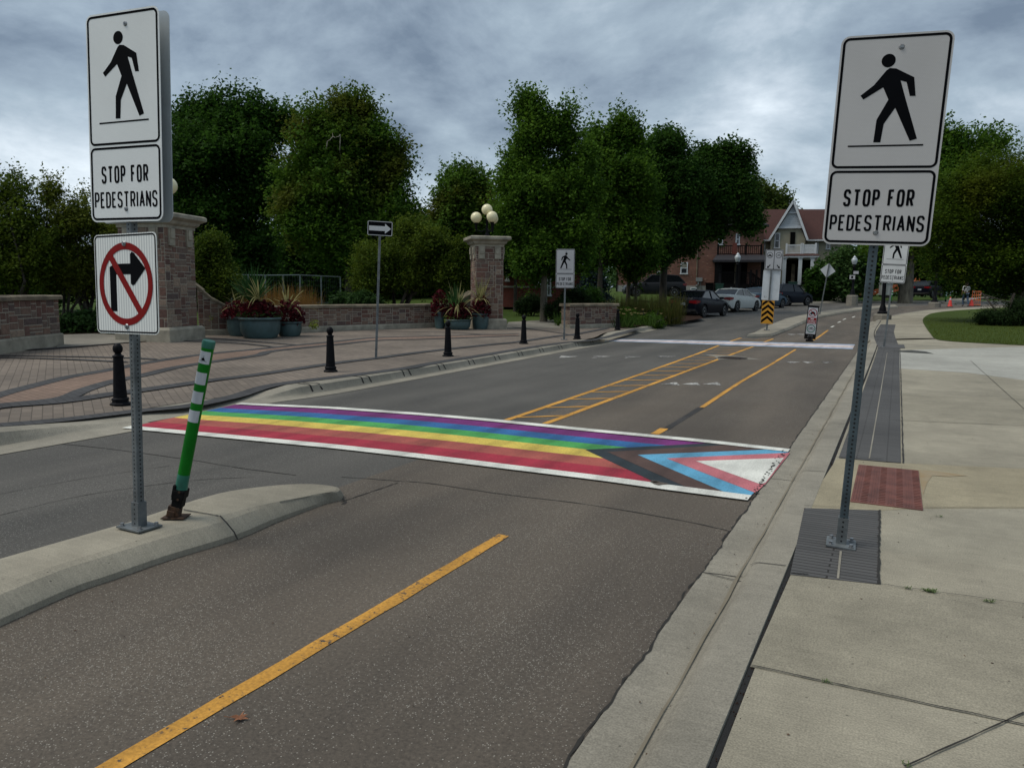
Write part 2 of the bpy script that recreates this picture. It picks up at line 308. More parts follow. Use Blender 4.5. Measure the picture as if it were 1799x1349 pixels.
def interp(line, n=8):
    """catmull-rom through 2-D points"""
    P = [Vector(p) for p in line]; out = []
    for i in range(len(P)-1):
        a, b, c, d = P[max(0, i-1)], P[i], P[i+1], P[min(len(P)-1, i+2)]
        for k in range(n):
            t = k/n; out.append(tuple(.5*((2*b)+(c-a)*t+(2*a-5*b+4*c-d)*t*t+(3*b-a-3*c+d)*t**3)))
    out.append(tuple(P[-1])); return out
def offset_line(line, d):
    out = []
    for i, p in enumerate(line):
        a = Vector(line[max(0, i-1)][:2]); b = Vector(line[min(len(line)-1, i+1)][:2]); t = (b-a).normalized()
        out.append((p[0]+t.y*d, p[1]-t.x*d))
    return out
# ------------------------------------------------------------------ setting materials
asphalt('asphalt_grey', (.092, .086, .076), (.058, .055, .049), (.24, .23, .21))
asphalt('asphalt_brown', (.112, .092, .071), (.070, .058, .046), (.30, .28, .24))
concrete('concrete_walk', (.288, .262, .200), .5, .24); concrete('concrete_kerb', (.255, .235, .19), .5, .22)
concrete('concrete_light', (.355, .35, .31), .3); concrete('concrete_old', (.20, .185, .155), .6, .2); concrete('island_top', (.275, .25, .195), .45)
mat('tar', (.006, .0055, .005), .9, bump=.6, bscale=80); mat('crack', (.020, .018, .015), .95, var=.1, scale=20)
pavers('paver_main', (.188, .154, .124), (.148, .122, .100), (.095, .078, .062), .22, .11, R(33))
pavers('paver_pink', (.215, .145, .108), (.175, .120, .090), (.10, .068, .05), .21, .105, R(12))
pavers('paver_dark', (.060, .060, .062), (.044, .044, .046), (.03, .03, .03), .21, .105, R(20))
pavers('paver_strip', (.092, .090, .088), (.074, .073, .072), (.030, .028, .026), .5, .05, 0, .5)
mat('grass', (.060, .085, .016), .95, col2=(.028, .048, .009), scale=9, bump=1.0, bscale=120, spec=.1)
mat('grass_far', (.060, .090, .018), .95, col2=(.030, .055, .010), scale=4, bump=.8, bscale=60, spec=.1)
mat('mulch', (.045, .024, .015), .95, col2=(.018, .010, .008), scale=30, bump=1, bscale=60, spec=.1)
paint('p_yellow', (.60, .30, .050), wear=.36); paint('p_white', (.66, .66, .60), wear=.25)
paint('p_red', (.33, .024, .045), wear=.27); paint('p_orange', (.34, .085, .065), wear=.27); paint('p_gold', (.62, .47, .09), wear=.27)
paint('p_green', (.065, .32, .080), wear=.27); paint('p_blue', (.025, .12, .30), wear=.27); paint('p_purple', (.155, .022, .145), wear=.27)
paint('p_black', (.022, .032, .038), wear=.27); paint('p_brown', (.085, .050, .040), wear=.27); paint('p_sky', (.105, .33, .50), wear=.27); paint('p_pink', (.48, .15, .17), wear=.27)
paint('p_worn', (.55, .54, .50), wear=.50, wscale=22); paint('p_ghost', (.030, .028, .026), wear=.42, under=(.066, .058, .054))
# ------------------------------------------------------------------ ground
SW = .10   # pavement height above the road
def grid_mesh(name, x0, x1, y0, y1, c, zo, m, keep=None):
    xs = np.arange(x0, x1+.01, c); ys = np.arange(y0, y1+.01, c); vs = [(x, y, gz(x, y)+zo) for y in ys for x in xs]; n = len(xs)
    fs = [(j*n+i, j*n+i+1, (j+1)*n+i+1, (j+1)*n+i) for j in range(len(ys)-1) for i in range(n-1)]
    mb = MB(); mb.v = vs; mb.f = fs; mb.m = [0]*len(fs); return mb.build(name, m)
g = grid_mesh('ground', -140, 120, -20, 260, 2., -.04, 'grass_far'); tag(g, kind='structure')
# outer skirt to the horizon
mb = MB()
mb.add([(-2500, -2500, -.6), (2500, -2500, -.6), (2500, 2500, -.6), (-2500, 2500, -.6)], [(0, 1, 2, 3)]); tag(mb.build('far_ground', 'grass_far'), kind='structure')
mb = MB()   # rolling rise that carries the distance
for i in range(60):
    pass
# road edges (x of left kerb line / right asphalt edge)
left_edge = [(-8.15, -6), (-8.15, 0), (-8.05, 5.8), (-8.15, 8.0), (-8.0, 9.5), (-8.05, 13.4), (-8.2, 20.2), (-8.3, 23.2), (-8.9, 25.5), (-9.2, 30.2), (-9.15, 35), (-9.4, 39), (-10.6, 41.5), (-11.4, 46), (-11.6, 55), (-11.0, 61), (-9, 67), (-5.5, 72), (-1, 76), (6, 80), (16, 83), (40, 86), (100, 88)]
right_edge = [(-.92, -6), (-.92, 24), (-1.05, 28), (-1.2, 33), (-1.15, 40)]+ats([(1529, 566), (1545, 560.5), (1568, 554.5), (1600, 549.5), (1636, 546)])+[(6.5, 66.5), (14, 70), (30, 72.5), (100, 76)]
left_s = interp(left_edge, 4); right_s = interp(right_edge, 6)
div = [(-4.02, -6), (-4.02, 5.5), (-4.05, 8.4), (-4.35, 28.6), (-4.4, 36), (-4.5, 42), (-4.1, 48), (-2.9, 56), (-.6, 64.5), (4, 71), (14, 76), (40, 79.5), (100, 82)]
div_s = interp(div, 6)
road = drape('road', ribbon(left_s, div_s), 0, 'asphalt_grey'); tag(road, kind='structure')
cyc = drape('cycle_track', ribbon(div_s, right_s), 0, 'asphalt_brown'); tag(cyc, kind='structure')
# asphalt patch (newer, darker) left of the rainbow crosswalk and seam cracks
def strip(name, pts, wd, m, z, parent=None, jit=0., seed=0, n=5):
    """thin draped strip along points, one quad row, follows the ground height"""
    rnd = random.Random(seed); line = interp(pts, n) if len(pts) > 2 else [tuple(Vector(pts[0]).lerp(Vector(pts[1]), k/(n*4))) for k in range(n*4+1)]
    mb = MB(); vs = []
    nrm = []
    for i, p in enumerate(line):
        a = Vector(line[max(0, i-1)]); b = Vector(line[min(len(line)-1, i+1)]); t = (b-a).normalized(); nrm.append(t)
        j1, j2 = (rnd.uniform(-jit, jit) for _ in range(2)); ww = wd(i/len(line)) if callable(wd) else wd
        for sgn, jj in ((1, j1), (-1, j2)):
            x = p[0]-t.y*(sgn*ww/2+jj); y = p[1]+t.x*(sgn*ww/2+jj); vs.append((x, y, gz(x, y)+z))
    mb.add(vs, [(2*i, 2*i+1, 2*i+3, 2*i+2) for i in range(len(line)-1)])
    o = mb.build(name, m, parent); return o
def jag(a, b, n, amp, seed=1):
    rnd = random.Random(seed); a, b = Vector(a), Vector(b); t = (b-a).normalized(); q = Vector((-t.y, t.x))
    return [tuple(a.lerp(b, i/n)+q*rnd.uniform(-amp, amp)*(0 if i in (0, n) else 1)) for i in range(n+1)]
cr = MB()
def crack(pts, wd, seed, z=.003, m='crack', name='crack', parent=road): return strip(name, pts, wd, m, z, parent, jit=wd*.45, seed=seed, n=6)
# seam along the gutter edge with broken asphalt
seam = [(-.922+.006*math.sin(i*.23)+.005*math.sin(i*.61+1)+random.Random(i).uniform(-.006, .004), -4+.05*i) for i in range(560)]
o = strip('asphalt_joint', seam, .010, 'crack', .006, cyc, jit=.005, seed=2, n=1)
A = at
crack([A(0, 775), A(130, 782), A(300, 803), A(420, 822), A(520, 835)], .012, 3)
crack([A(600, 838), A(700, 845), A(760, 850), A(880, 868), A(1030, 886), A(1200, 915), A(1290, 935)], .010, 4, parent=cyc)
crack([A(600, 882), A(640, 868), A(670, 858), A(700, 848)], .012, 5, parent=cyc); crack([A(590, 872), A(606, 880), A(602, 886)], .02, 15, parent=cyc)
crack([A(0, 905), A(150, 870), A(330, 845), A(450, 838)], .007, 6); crack([A(0, 868), A(140, 842), A(300, 818)], .006, 16)
crack([A(480, 862), A(520, 856), A(560, 858), A(600, 872)], .012, 17)
# ------------------------------------------------------------------ right gutter, kerb, pavement
def sweep(name, line, prof, m, kind='structure', smooth=True, label=None, parent=None, zf=None):
    """cross-section prof [(offset to the right, height)] carried along a line"""
    mb = MB(); vs = []
    offs = [offset_line(line, d) for d, _ in prof]
    for i in range(len(line)):
        k = zf(i, line[i]) if zf else 1
        for j, (d, h) in enumerate(prof):
            p = offs[j][i]; vs.append((p[0], p[1], gz(p[0], p[1])+h*(k if h > 0.03 else 1)))
    n = len(prof); mb.add(vs, [(i*n+j, i*n+j+1, (i+1)*n+j+1, (i+1)*n+j) for i in range(len(line)-1) for j in range(n-1)])
    o = mb.build(name, m, parent, smooth=smooth)
    if kind: tag(o, kind=kind)
    return o
def dense(line, step):
    out = [line[0]]
    for a, b in zip(line[:-1], line[1:]):
        n = max(1, int((Vector(b)-Vector(a)).length/step))
        out += [tuple(Vector(a).lerp(Vector(b), k/n)) for k in range(1, n+1)]
    return out
rs = dense(right_s, .5)
rs = [p for p in rs if p[0] < 32]
kerb = sweep('kerb', rs, [(-.02, -.05), (-.005, .004), (.10, .003), (.195, .000), (.225, .008), (.245, .035), (.262, .078), (.285, SW-.006), (.31, SW), (.455, SW+.003), (.468, SW-.05)], 'concrete_kerb')
bev = sweep('kerb_gap', [p for p in rs if p[1] < 58], [(.462, SW-.004), (.505, SW-.004)], 'tar')
# loose grit in the joint
rnd = random.Random(8); mb = MB()
for i in range(700):
    y = rnd.uniform(1.5, 16); x = -.92+.49+rnd.uniform(-.018, .018); s_ = rnd.uniform(.003, .006)
    mb.box((x, y, SW-.003), (s_, s_*rnd.uniform(.7, 1.5), s_*.8), M=Euler((rnd.random()*3, rnd.random()*3, rnd.random()*3)).to_matrix())
tag(mb.build('gravel', 'mulch'), 'loose grit lying in the black joint beside the right kerb', 'gravel', kind='stuff')
# pavement on the right
wl = [p for p in offset_line(right_s, .486)]
lawn_pts = [(30, 27.2), (14, 27.3), (7, 27.4)]+ats([(1799, 607), (1760, 605), (1700, 602), (1665, 599.5), (1644, 596), (1634, 586), (1625, 573), (1621, 564), (1625, 557), (1637, 551), (1665, 547), (1706, 544), (1760, 541)], SW)+[(10.5, 69.6), (20, 73), (40, 75)]
walk = drape('pavement', [(30, -6)]+[(-.415, -6)]+[p for p in wl if p[1] > -5 and p[0] < 40 and not (p[0] > 8)]+[(8, 68.0)]+[p for p in reversed(lawn_pts) if p[0] < 9 and p[1] > 27.3 or p[1] < 28.2][0:], SW, 'concrete_walk') if False else None
inner = [p for p in wl if p[0] < 38]
walk = drape('pavement', inner+list(reversed(interp(lawn_pts, 3)))+[(30, -6)], SW, 'concrete_walk'); tag(walk, kind='structure')
lawn = drape('lawn', interp(lawn_pts, 3)+[(60, 78), (60, 27)], SW+.015, 'grass'); tag(lawn, kind='structure')
concrete('concrete_walk_b', (.262, .238, .180), .6, .26); concrete('concrete_walk_c', (.300, .262, .178), .6, .22)
drape('pavement_slab', ats([(1544, 1027), (1900, 1076), (1900, 1297), (1318, 1171), (1389, 1010)], SW), SW+.0015, 'concrete_walk_b', walk)
drape('pavement_slab', ats([(1549, 812), (1900, 828), (1900, 893), (1625, 893), (1545, 897), (1413, 893), (1470, 806)], SW), SW+.0015, 'concrete_walk_c', walk)
drape('pavement_slab', ats([(1556, 738), (1900, 753), (1900, 700), (1799, 700), (1556, 690)], SW), SW+.0015, 'concrete_walk_b', walk)
# lighter new slab, dark paver strips, warning plate
drape('pavement_slab', ats([(1556, 616), (1700, 612), (1799, 609)], SW)+[(25, 27), (25, 15)]+ats([(1799, 668), (1700, 655), (1556, 646)], SW), SW+.0025, 'concrete_light', walk)
ps1 = drape('paver_strip', ats([(1413, 893), (1545, 897), (1543, 1027), (1388, 1010)], SW), SW+.004, 'paver_strip', walk)
yx = [at(1477, 805, SW), at(1549, 811, SW)]
ps2 = drape('paver_strip', [(-.40, yx[0][1])]+[(-.40, 20), (-.42, 24.2), (-.62, 28.5), (-.68, 33), (-.62, 38.2), (-.02, 38.2), (-.06, 33), (0.03, 28.5), (.13, 24.5), (.12, 20), (.115, yx[1][1])], SW+.006, 'paver_strip', walk, y0=10)
strip('paver_joint', [(-.145, yx[0][1]+.1), (-.15, 14), (-.16, 22)], .012, 'concrete_kerb', SW+.008, walk, n=14)
strip('paver_joint', [at(1472, 1018, SW), at(1477, 970, SW)], .012, 'concrete_kerb', SW+.008, walk)
strip('paver_joint', [at(1545, 897, SW), at(1543, 1027, SW)], .012, 'crack', SW+.008, walk, jit=.005, n=10)
strip('paver_joint', [(.135, yx[1][1]), (.14, 24)], .012, 'crack', SW+.008, walk, jit=.004, n=30)
def joint(a, b, wd, sd, n=14, amp=.003):
    return strip('pavement_joint', jag(at(a[0], a[1], SW), at(b[0], b[1], SW), n, amp, sd), wd, 'crack', SW+.008, walk, jit=wd*.2, seed=sd, n=2)
joint((1318, 1170), (1799, 1275), .0065, 1, 12, .0025); joint((1543, 1027), (1799, 1062), .0055, 2); joint((1625, 892), (1900, 892), .005, 3)
joint((1588, 1349), (1799, 1254), .0065, 4, 6, .001); joint((1390, 1008), (1420, 1010), .008, 5); joint((1549, 812), (1799, 823), .003, 6)
joint((1413, 889), (1500, 893), .004, 7); joint((1705, 634), (1799, 719), .008, 8); joint((1556, 738), (1799, 748), .006, 9); joint((1470, 803), (1550, 808), .006, 10)
joint((1556, 690), (1799, 698), .006, 11); joint((1799, 640), (1600, 630), .008, 12)
# rusty run-off and tyre-dark patches on the pavement by the plate
mat('rust_stain', (.25, .175, .085), .9, col2=(.27, .225, .15), scale=7)
drape('rust_stain', ats([(1614, 826), (1640, 828), (1700, 836), (1668, 838), (1638, 836), (1628, 850), (1622, 870), (1618, 850)], SW), SW+.0045, 'rust_stain', walk)
# kerb joints
for a, b in (((1238, 1008), (1315, 1027)), ((1313, 1027), (1334, 995)), ((1340, 991), (1378, 996)), ((1344, 815), (1372, 822)), ((1440, 706), (1462, 708)), ((1395, 815), (1455, 825)), ((1476, 655), (1495, 656)), ((1220, 1180), (1265, 1193))):
    strip('kerb_joint', jag(at(a[0], a[1], .0 if a[0] < 1335 else .03), at(b[0], b[1], .0 if b[0] < 1320 else SW), 5, .004, 3), .007, 'crack', .0095 if b[0] < 1330 else .014, kerb, n=2) if b[0] < 1330 or b[0] in (1372,) and False else None
def kjoint(y, seed=1):   # joint running over the gutter and kerb profile
    rnd = random.Random(seed); prof = [(-.0, .0065), (.10, .0055), (.19, .004), (.222, .012), (.242, .04), (.259, .082), (.282, SW-.002), (.308, SW+.004), (.45, SW+.007)]; vs = []
    for d, h in prof:
        j = rnd.uniform(-.004, .004); vs += [(-.92+d, y+j-.004+d*.12, h), (-.92+d, y+j+.004+d*.12, h)]
    mb = MB(); mb.add(vs, [(2*i, 2*i+1, 2*i+3, 2*i+2) for i in range(len(prof)-1)]); mb.build('kerb_joint', 'crack', kerb)
for i, y in enumerate((1.75, 4.35, 6.9, 9.6, 12.3, 15.1, 18, 21, 24)): kjoint(y, i)
# warning plate: ribbed cast-iron
tp = ats([(1500, 818), (1614, 826), (1621, 894), (1493, 885)], SW); x0, x1 = -.155, .335; y0, y1 = tp[3][1], tp[0][1]
x0 = tp[3][0]; x1 = tp[2][0]; y0 = (tp[2][1]+tp[3][1])/2; y1 = (tp[0][1]+tp[1][1])/2
mat('plate_red', (.15, .052, .038), .75, var=.25, scale=5)
pl = thing('warning_plate', 'rusty red ribbed warning plate set into the pavement beside the right-hand sign', 'warning plate', ((x0+x1)/2, (y0+y1)/2, SW+.002))
mb = MB(); W_, H_ = x1-x0, y1-y0; mb.box((0, 0, .003), (W_, H_, .006))
nx = 8
for i in range(nx):
    cx = -W_/2+W_*(i+.5)/nx
    if i % 2 == 0:
        for k in (-.018, 0, .018): mb.box((cx+k, 0, .0075), (.006, H_*.94, .004))
    else:
        for k in range(26): mb.box((cx, -H_*.47+H_*.94*k/25, .0078), (.045, .008, .005))
mb.build('plate', 'plate_red', pl)
pl2c = at(1566, 609, SW); mb = MB((pl2c[0], pl2c[1], 0)); p4 = ats([(1541, 606), (1588, 606), (1590, 612), (1543, 612)], SW)
mat('plate_grey', (.075, .072, .070), .8, var=.2)
mb.add([(p[0], p[1], SW+.012) for p in p4]+[(p[0], p[1], SW-.01) for p in p4], [(0, 1, 2, 3), (0, 4, 5, 1), (1, 5, 6, 2), (2, 6, 7, 3), (3, 7, 4, 0)])
o = mb.build('warning_plate', 'plate_grey', loc=(pl2c[0], pl2c[1], 0)); tag(o, 'small dark grey warning plate in the pavement by the farther right-hand sign', 'warning plate')
# stain on the light slab
mat('stain', (.05, .05, .04), .8, var=.5, scale=6)
sp = [at(1566, 617, SW), at(1600, 615.5, SW), at(1626, 618, SW), at(1641, 622, SW), at(1610, 620.5, SW), at(1585, 619, SW)]
drape('pavement_stain', sp, SW+.009, 'stain', walk)
# ------------------------------------------------------------------ left kerb, plaza
PZ = .13
ls = dense([p for p in left_s], .4)
ls1 = [p for p in ls if 7.6 <= p[1] < 24.2 and p[0] < -7]
ls0 = [p for p in ls if p[1] < 6.3]
ls2 = [p for p in ls if p[1] >= 24.2 and p[0] < 60]
KP = [(.30, .006), (.12, .004), (.02, .010), (-.02, .05), (-.05, .125), (-.09, .14), (-.34, .14), (-.36, .08)]
def endramp(n):
    return lambda i, p: max(.08, min(1, i/3., (n-1-i)/3.))
sweep('kerb', ls1, KP, 'concrete_kerb', zf=endramp(len(ls1)))
sweep('kerb', ls0, [(.42, .006), (.20, .004), (.02, .012), (-.02, .06), (-.06, .135), (-.10, .15), (-.36, .15), (-.38, .08)], 'concrete_kerb', zf=lambda i, p: max(.08, min(1, (len(ls0)-1-i)/3.)))
sweep('kerb', ls2, [(.25, .006), (.1, .004), (.02, .010), (-.02, .05), (-.05, .115), (-.09, .13), (-.30, .13), (-.32, .08)], 'concrete_kerb', zf=lambda i, p: max(.08, min(1, i/4.)))
# dropped kerb apron where the crosswalk meets the plaza

plaza_in = [(-8.48, -6), (-8.5, 4.6), (-8.62, 6), (-8.62, 8.0), (-8.38, 9.5), (-8.40, 13.4), (-8.55, 20.2), (-8.65, 23.2), (-9.25, 25.8), (-9.5, 28.4), (-9.55, 30.4)]
def hpz(x, y):   # plaza dips to the dropped kerb
    k = sm(-10.0, -8.6, x)*sm(4.0, 5.4, y)*(1-sm(8.0, 9.4, y)); return gz(x, y)-k*.07
mbA = MB(); ys_ = [3.6+.1*i for i in range(62)]; xs_ = [-8.0-.06*i for i in range(12)]
mbA.add([(x, y, .005+(PZ+hpz(x, y)-.006-.005)*sm(-8.02, -8.52, x)) for y in ys_ for x in xs_], [(j*12+i, j*12+i+1, (j+1)*12+i+1, (j+1)*12+i) for j in range(61) for i in range(11)]); mbA.build('kerb_apron', 'concrete_kerb', road, smooth=True)
def atp(px, py):
    t = 0.; d = ray(px, py)
    for _ in range(30):
        k = (PZ+t-CAM_H)/d.z; x, y = d.x*k, d.y*k; t = t*.5+.5*hpz(x, y)
    return (x, y)
def atsp(l): return [atp(*p) for p in l]
plaza = drape('plaza', interp(plaza_in, 3)+[(-12.3, 31.5), (-13.0, 29.0), (-17, 28), (-20.5, 16), (-20, 8), (-16, 3), (-12, -6)], PZ, 'paver_main', cell=.5, hfun=hpz, y0=-8); tag(plaza, kind='structure')
def band(pts, wd, m, nm='paver_band', z=.005, n=10):
    line = interp(atsp(pts), n); mb = MB(); vs = []
    for i, p in enumerate(line):
        a = Vector(line[max(0, i-1)]); b = Vector(line[min(len(line)-1, i+1)]); t = (b-a).normalized()
        for s_ in (1, -1):
            x = p[0]-t.y*s_*wd/2; y = p[1]+t.x*s_*wd/2; vs.append((x, y, hpz(x, y)+PZ+z))
    mb.add(vs, [(2*i, 2*i+1, 2*i+3, 2*i+2) for i in range(len(line)-1)]); return mb.build(nm, m, plaza)
def band2(up_, lo, m, z=.005, nm='paver_band', n=10):
    a = interp(atsp(up_), n); b = interp(atsp(lo), n); k = max(len(a), len(b))
    def rs_(l): return [l[min(len(l)-1, int(i*(len(l)-1)/(k-1)+.5))] for i in range(k)]
    a, b = rs_(a), rs_(b); mb = MB(); vs = []
    for p, q in zip(a, b): vs += [(p[0], p[1], hpz(*p)+PZ+z), (q[0], q[1], hpz(*q)+PZ+z)]
    mb.add(vs, [(2*i, 2*i+1, 2*i+3, 2*i+2) for i in range(k-1)]); return mb.build(nm, m, plaza)
U1 = [(-60, 716), (0, 694), (75, 674), (125, 662), (200, 649), (250, 639), (350, 624), (450, 614), (520, 607), (593, 600), (660, 593.5), (750, 591), (847, 588.5), (910, 587)]
L1 = [(-60, 722), (0, 712), (107, 701), (150, 685), (200, 670), (250, 660), (325, 643), (450, 625), (480, 617), (593, 605.5), (660, 598.5), (750, 596), (847, 592.5), (910, 590)]
band2(U1, L1, 'paver_pink', .0045)
band(U1, .24, 'paver_dark', z=.009); band(L1[1:], .24, 'paver_dark', z=.0095)
band([(-60, 728), (0, 715), (107, 706), (200, 692.5), (250, 686), (362, 670), (450, 659), (593, 638), (660, 630), (750, 618), (850, 607), (910, 601), (981, 590.5), (1008, 588), (1067, 577)], .24, 'paver_dark', z=.0135)
band([(-60, 757), (0, 749), (125, 738), (240, 724), (330, 715), (400, 701), (460, 683), (530, 671), (613, 661), (713, 648), (761, 639), (837, 627), (908, 615), (981, 604), (1042, 598), (1082, 589), (1120, 578)], .27, 'paver_dark', z=.018)
band([(-40, 625), (60, 626), (212, 629), (275, 632)], .16, 'paver_dark', z=.013); band([(-40, 628), (100, 631.5), (225, 637)], .14, 'paver_dark', z=.017)
band([(300, 593), (380, 595.5), (440, 600), (520, 606.5)], .15, 'paver_dark', z=.013); band([(270, 596), (340, 600), (420, 604), (480, 610)], .13, 'paver_dark', z=.017)
band([(650, 582), (720, 583), (800, 585), (847, 588)], .12, 'paver_dark', z=.013); band([(900, 575), (960, 582), (1010, 590)], .13, 'paver_dark', z=.013)
band([(-60, 622), (20, 617), (120, 611), (240, 601), (345, 594)], .22, 'paver_dark', z=.020)
# notches in the left kerb
mb = MB()
kx = [p for p in ls1]
def lx(y):
    for a, b in zip(ls[:-1], ls[1:]):
        if a[1] <= y <= b[1]: return a[0]+(b[0]-a[0])*(y-a[1])/(b[1]-a[1]+1e-9)
    return -8.15
y = 9.2
rnd = random.Random(4)
while y < 23:
    for dy, sl in ((0, 0), (.16, .20)):
        x = lx(y+dy); vs = []
        for d, h in [(.0, .028), (-.026, .075), (-.052, .131), (-.10, .145), (-.30, .145)]:
            k = d/-.30; yy = y+dy-sl*(1-k)*.0+sl*(0.5-k)*.6; vs += [(x+d, yy-.017, h+gz(x, yy)), (x+d, yy+.017, h+gz(x, yy))]
        mb.add(vs, [(2*i, 2*i+1, 2*i+3, 2*i+2) for i in range(4)])
    y += 1.28+rnd.uniform(-.05, .05)
mb.build('kerb_notch', 'tar', road)
# ------------------------------------------------------------------ traffic islands (raised medians)
def island(name, outline, h, m, bev=.06, parent=None, spine=None, fac=lambda x, y: 1):
    """outline polygon raised with sloped sides over the terrain"""
    n = len(outline); c = Vector((sum(p[0] for p in outline)/n, sum(p[1] for p in outline)/n))
    def inset(d):
        out = []; d = abs(d)
        for q in outline:
            q = Vector(q); best = None
            for u_, v_ in zip(spine[:-1], spine[1:]):
                u_, v_ = Vector(u_), Vector(v_); t = max(0, min(1, (q-u_).dot(v_-u_)/max(1e-9, (v_-u_).length_squared))); c_ = u_.lerp(v_, t)
                if best is None or (c_-q).length < (best-q).length: best = c_
            k_ = 1-.72*(1-fac(q.x, q.y))*2.2; e_ = best-q; out.append(q+e_.normalized()*min(d*k_, e_.length*.5))
        return out
    s_ = 1
    r0, r1, r2, r3 = outline, inset(.02*s_), inset((.02+bev*.7)*s_), inset((.02+bev*1.6)*s_)
    mb = MB(); vs = []
    for ring, z in ((r0, -.03), (r0, .035), (r1, h*.45), (r2, h*.88), (r3, h)): vs += [(p[0], p[1], gz(p[0], p[1])+(z*fac(p[0], p[1]) if z > 0 else z)) for p in ring]
    fs = [(k*n+i, k*n+(i+1) % n, (k+1)*n+(i+1) % n, (k+1)*n+i) for k in range(4) for i in range(n)]
    mb.add(vs, fs); o = mb.build(name, m, parent, smooth=14)
    top = drape('island_top', [tuple(p) for p in r3], 0, m, o, cell=.5, hfun=lambda x, y: gz(x, y)+h*fac(x, y), y0=-5); top.data.polygons.foreach_set('use_smooth', [True]*len(top.data.polygons))
    return o
IA = [(-3.72, -3), (-3.72, 1.2)]+ats([(0, 1100), (70, 1068), (140, 1038), (200, 1018), (300, 983), (415, 948), (480, 920), (540, 897), (575, 884)])+[at(597, 879), at(603, 873)]+[at(590, 867, .0), at(545, 863, .0), at(480, 862.5, .02), at(400, 871, .04), at(330, 887, .06), at(235, 911, .08)]
IA = interp([p for p in IA][2:-1], 3); IA = [(-3.72, -3), (-3.72, 1.2)]+IA+[(-4.44, 3.2), (-4.47, 2.4), (-4.5, 1), (-4.5, -3)]
isl = island('traffic_island', IA, .13, 'island_top', .10, spine=[(-4.1, -3), (-4.1, 2.5), (-4.08, 3.2), (-4.0, 3.9), (-3.86, 4.3)], fac=lambda x, y: 1-.4*sm(3.6, 4.7, y)); tag(isl, 'near pale concrete island under the walking-figure sign and leaning green post', 'traffic island', kind='structure')
def ijoint(pts, z):
    strip('island_joint', [at(p[0], p[1], z) for p in pts], .010, 'crack', z+.006, isl, jit=.003, n=6)
ijoint([(322, 896), (350, 901), (384, 907)], .13)
mb = MB(); vs = []
for (px, py, z) in ((384, 907, .131), (396, 920, .12), (409, 936, .07), (415, 949, .03)):
    p = at(px, py, z); vs += [(p[0]-.0, p[1]-.006, z+.008), (p[0], p[1]+.006, z+.008)]
mb.add([(v[0]+.012, v[1], v[2]) for v in vs], [(0, 1, 3, 2), (2, 3, 5, 4), (4, 5, 7, 6)]); mb.build('island_joint', 'crack', isl)
IB = ats([(1312, 592), (1356, 591), (1385, 580), (1415, 566.5), (1433, 559.5), (1480, 550.5), (1520, 545), (1560, 541.5), (1578, 540), (1572, 537.5), (1530, 540), (1480, 545.5), (1440, 550), (1415, 554.5), (1379, 562.5), (1350, 574), (1330, 584)], .02)
isl2 = island('traffic_island', IB, .12, 'concrete_kerb', .05, spine=ats([(1330, 589), (1372, 574), (1400, 564), (1440, 553.5), (1480, 547.7), (1530, 542), (1573, 539)], .05)); tag(isl2, 'far curved concrete median that carries the yellow chevron board', 'traffic island', kind='structure')
IC = ats([(1648, 532), (1665, 534), (1710, 530), (1760, 523), (1740, 522), (1690, 526)], .02)
isl3 = island('traffic_island', IC, .12, 'concrete_kerb', .05, spine=ats([(1660, 532.5), (1700, 528), (1745, 523)], .05)); tag(isl3, 'farthest small pale median beyond the cones', 'traffic island', kind='structure')
# ------------------------------------------------------------------ painted markings
def quadstrip(name, a, b, wd, m, parent, z=.004, n=1): return strip(name, [a, b], wd, m, z, parent, n=max(1, n), jit=.003)
def markline(pts, wd, m='p_yellow', nm='lane_marking', z=.004, jit=.004, n=8): return strip(nm, pts, wd, m, z, cyc, jit=jit, n=n)
markline([(-2.285, .8), (-2.29, 1.6), (-2.265, 3.0), (-2.25, 4.42)], .085)
markline([at(1150, 763), at(1167, 753)], .10, n=1)
markline([at(1233, 716), at(1300, 672), at(1350, 643), at(1398, 614)], .07); markline([at(1232, 716), at(1168, 755)], .09, 'p_ghost', n=3, z=.0022)
markline([at(1428, 598), at(1455, 580)], .085)
markline([at(880, 739), at(1000, 690), at(1150, 630), at(1262, 609)] if False else [(-4.30, 8.5), (-4.42, 14), (-4.62, 20), (-4.80, 23.8)], .085); markline([(-4.86, 25.6), (-4.92, 28.2)], .085)
markline([(-3.77, 8.5), (-3.78, 14), (-3.80, 20), (-3.80, 23.9)], .085); markline([(-3.82, 25.7), (-3.84, 28.3)], .085)
for (a, b) in (((879, 738.5), (979, 731)), ((936, 724), (1016, 718)), ((981, 709), (1051, 703.5)), ((1016, 695), (1082, 691))):
    p, q = at(*a), at(*b); print('rung', p, q)
y = 8.75; k = 0
while y < 28:
    if not (23.0 < y < 25.6) and not (19.2 < y < 20.4 and False):
        xl = -4.30-(y-8.5)*.0327; strip('lane_marking', [(xl+.03, y), (-3.80, y+.42)], .06, 'p_yellow', .0045, cyc, jit=.003, n=1)
    y += .93+.0*k; k += 1
# shark teeth
def tooth(px, py, sx, ly, sgn=-1, m='p_worn'):
    x, y = at(px, py); drape('yield_tooth', [(x-sx/2, y-sgn*ly/2), (x+sx/2, y-sgn*ly/2), (x, y+sgn*ly/2)], .005, m, cyc)
for px in (992, 1049, 1106, 1164): tooth(px, 627.5, .48, .75)
for px in (1391, 1420, 1452): tooth(px, 637, .34, .42)
for px in (1183, 1219, 1256): tooth(px, 674, .34, .42, 1)
for px, py in ((1390, 588), (1408, 588)): tooth(px, py, .4, .6)
for px, py in ((1460, 575), (1472, 567), (1481, 562), (1497, 558)): markline([at(px, py), at(px+5, py-2.2)], .08, 'p_white', n=1)
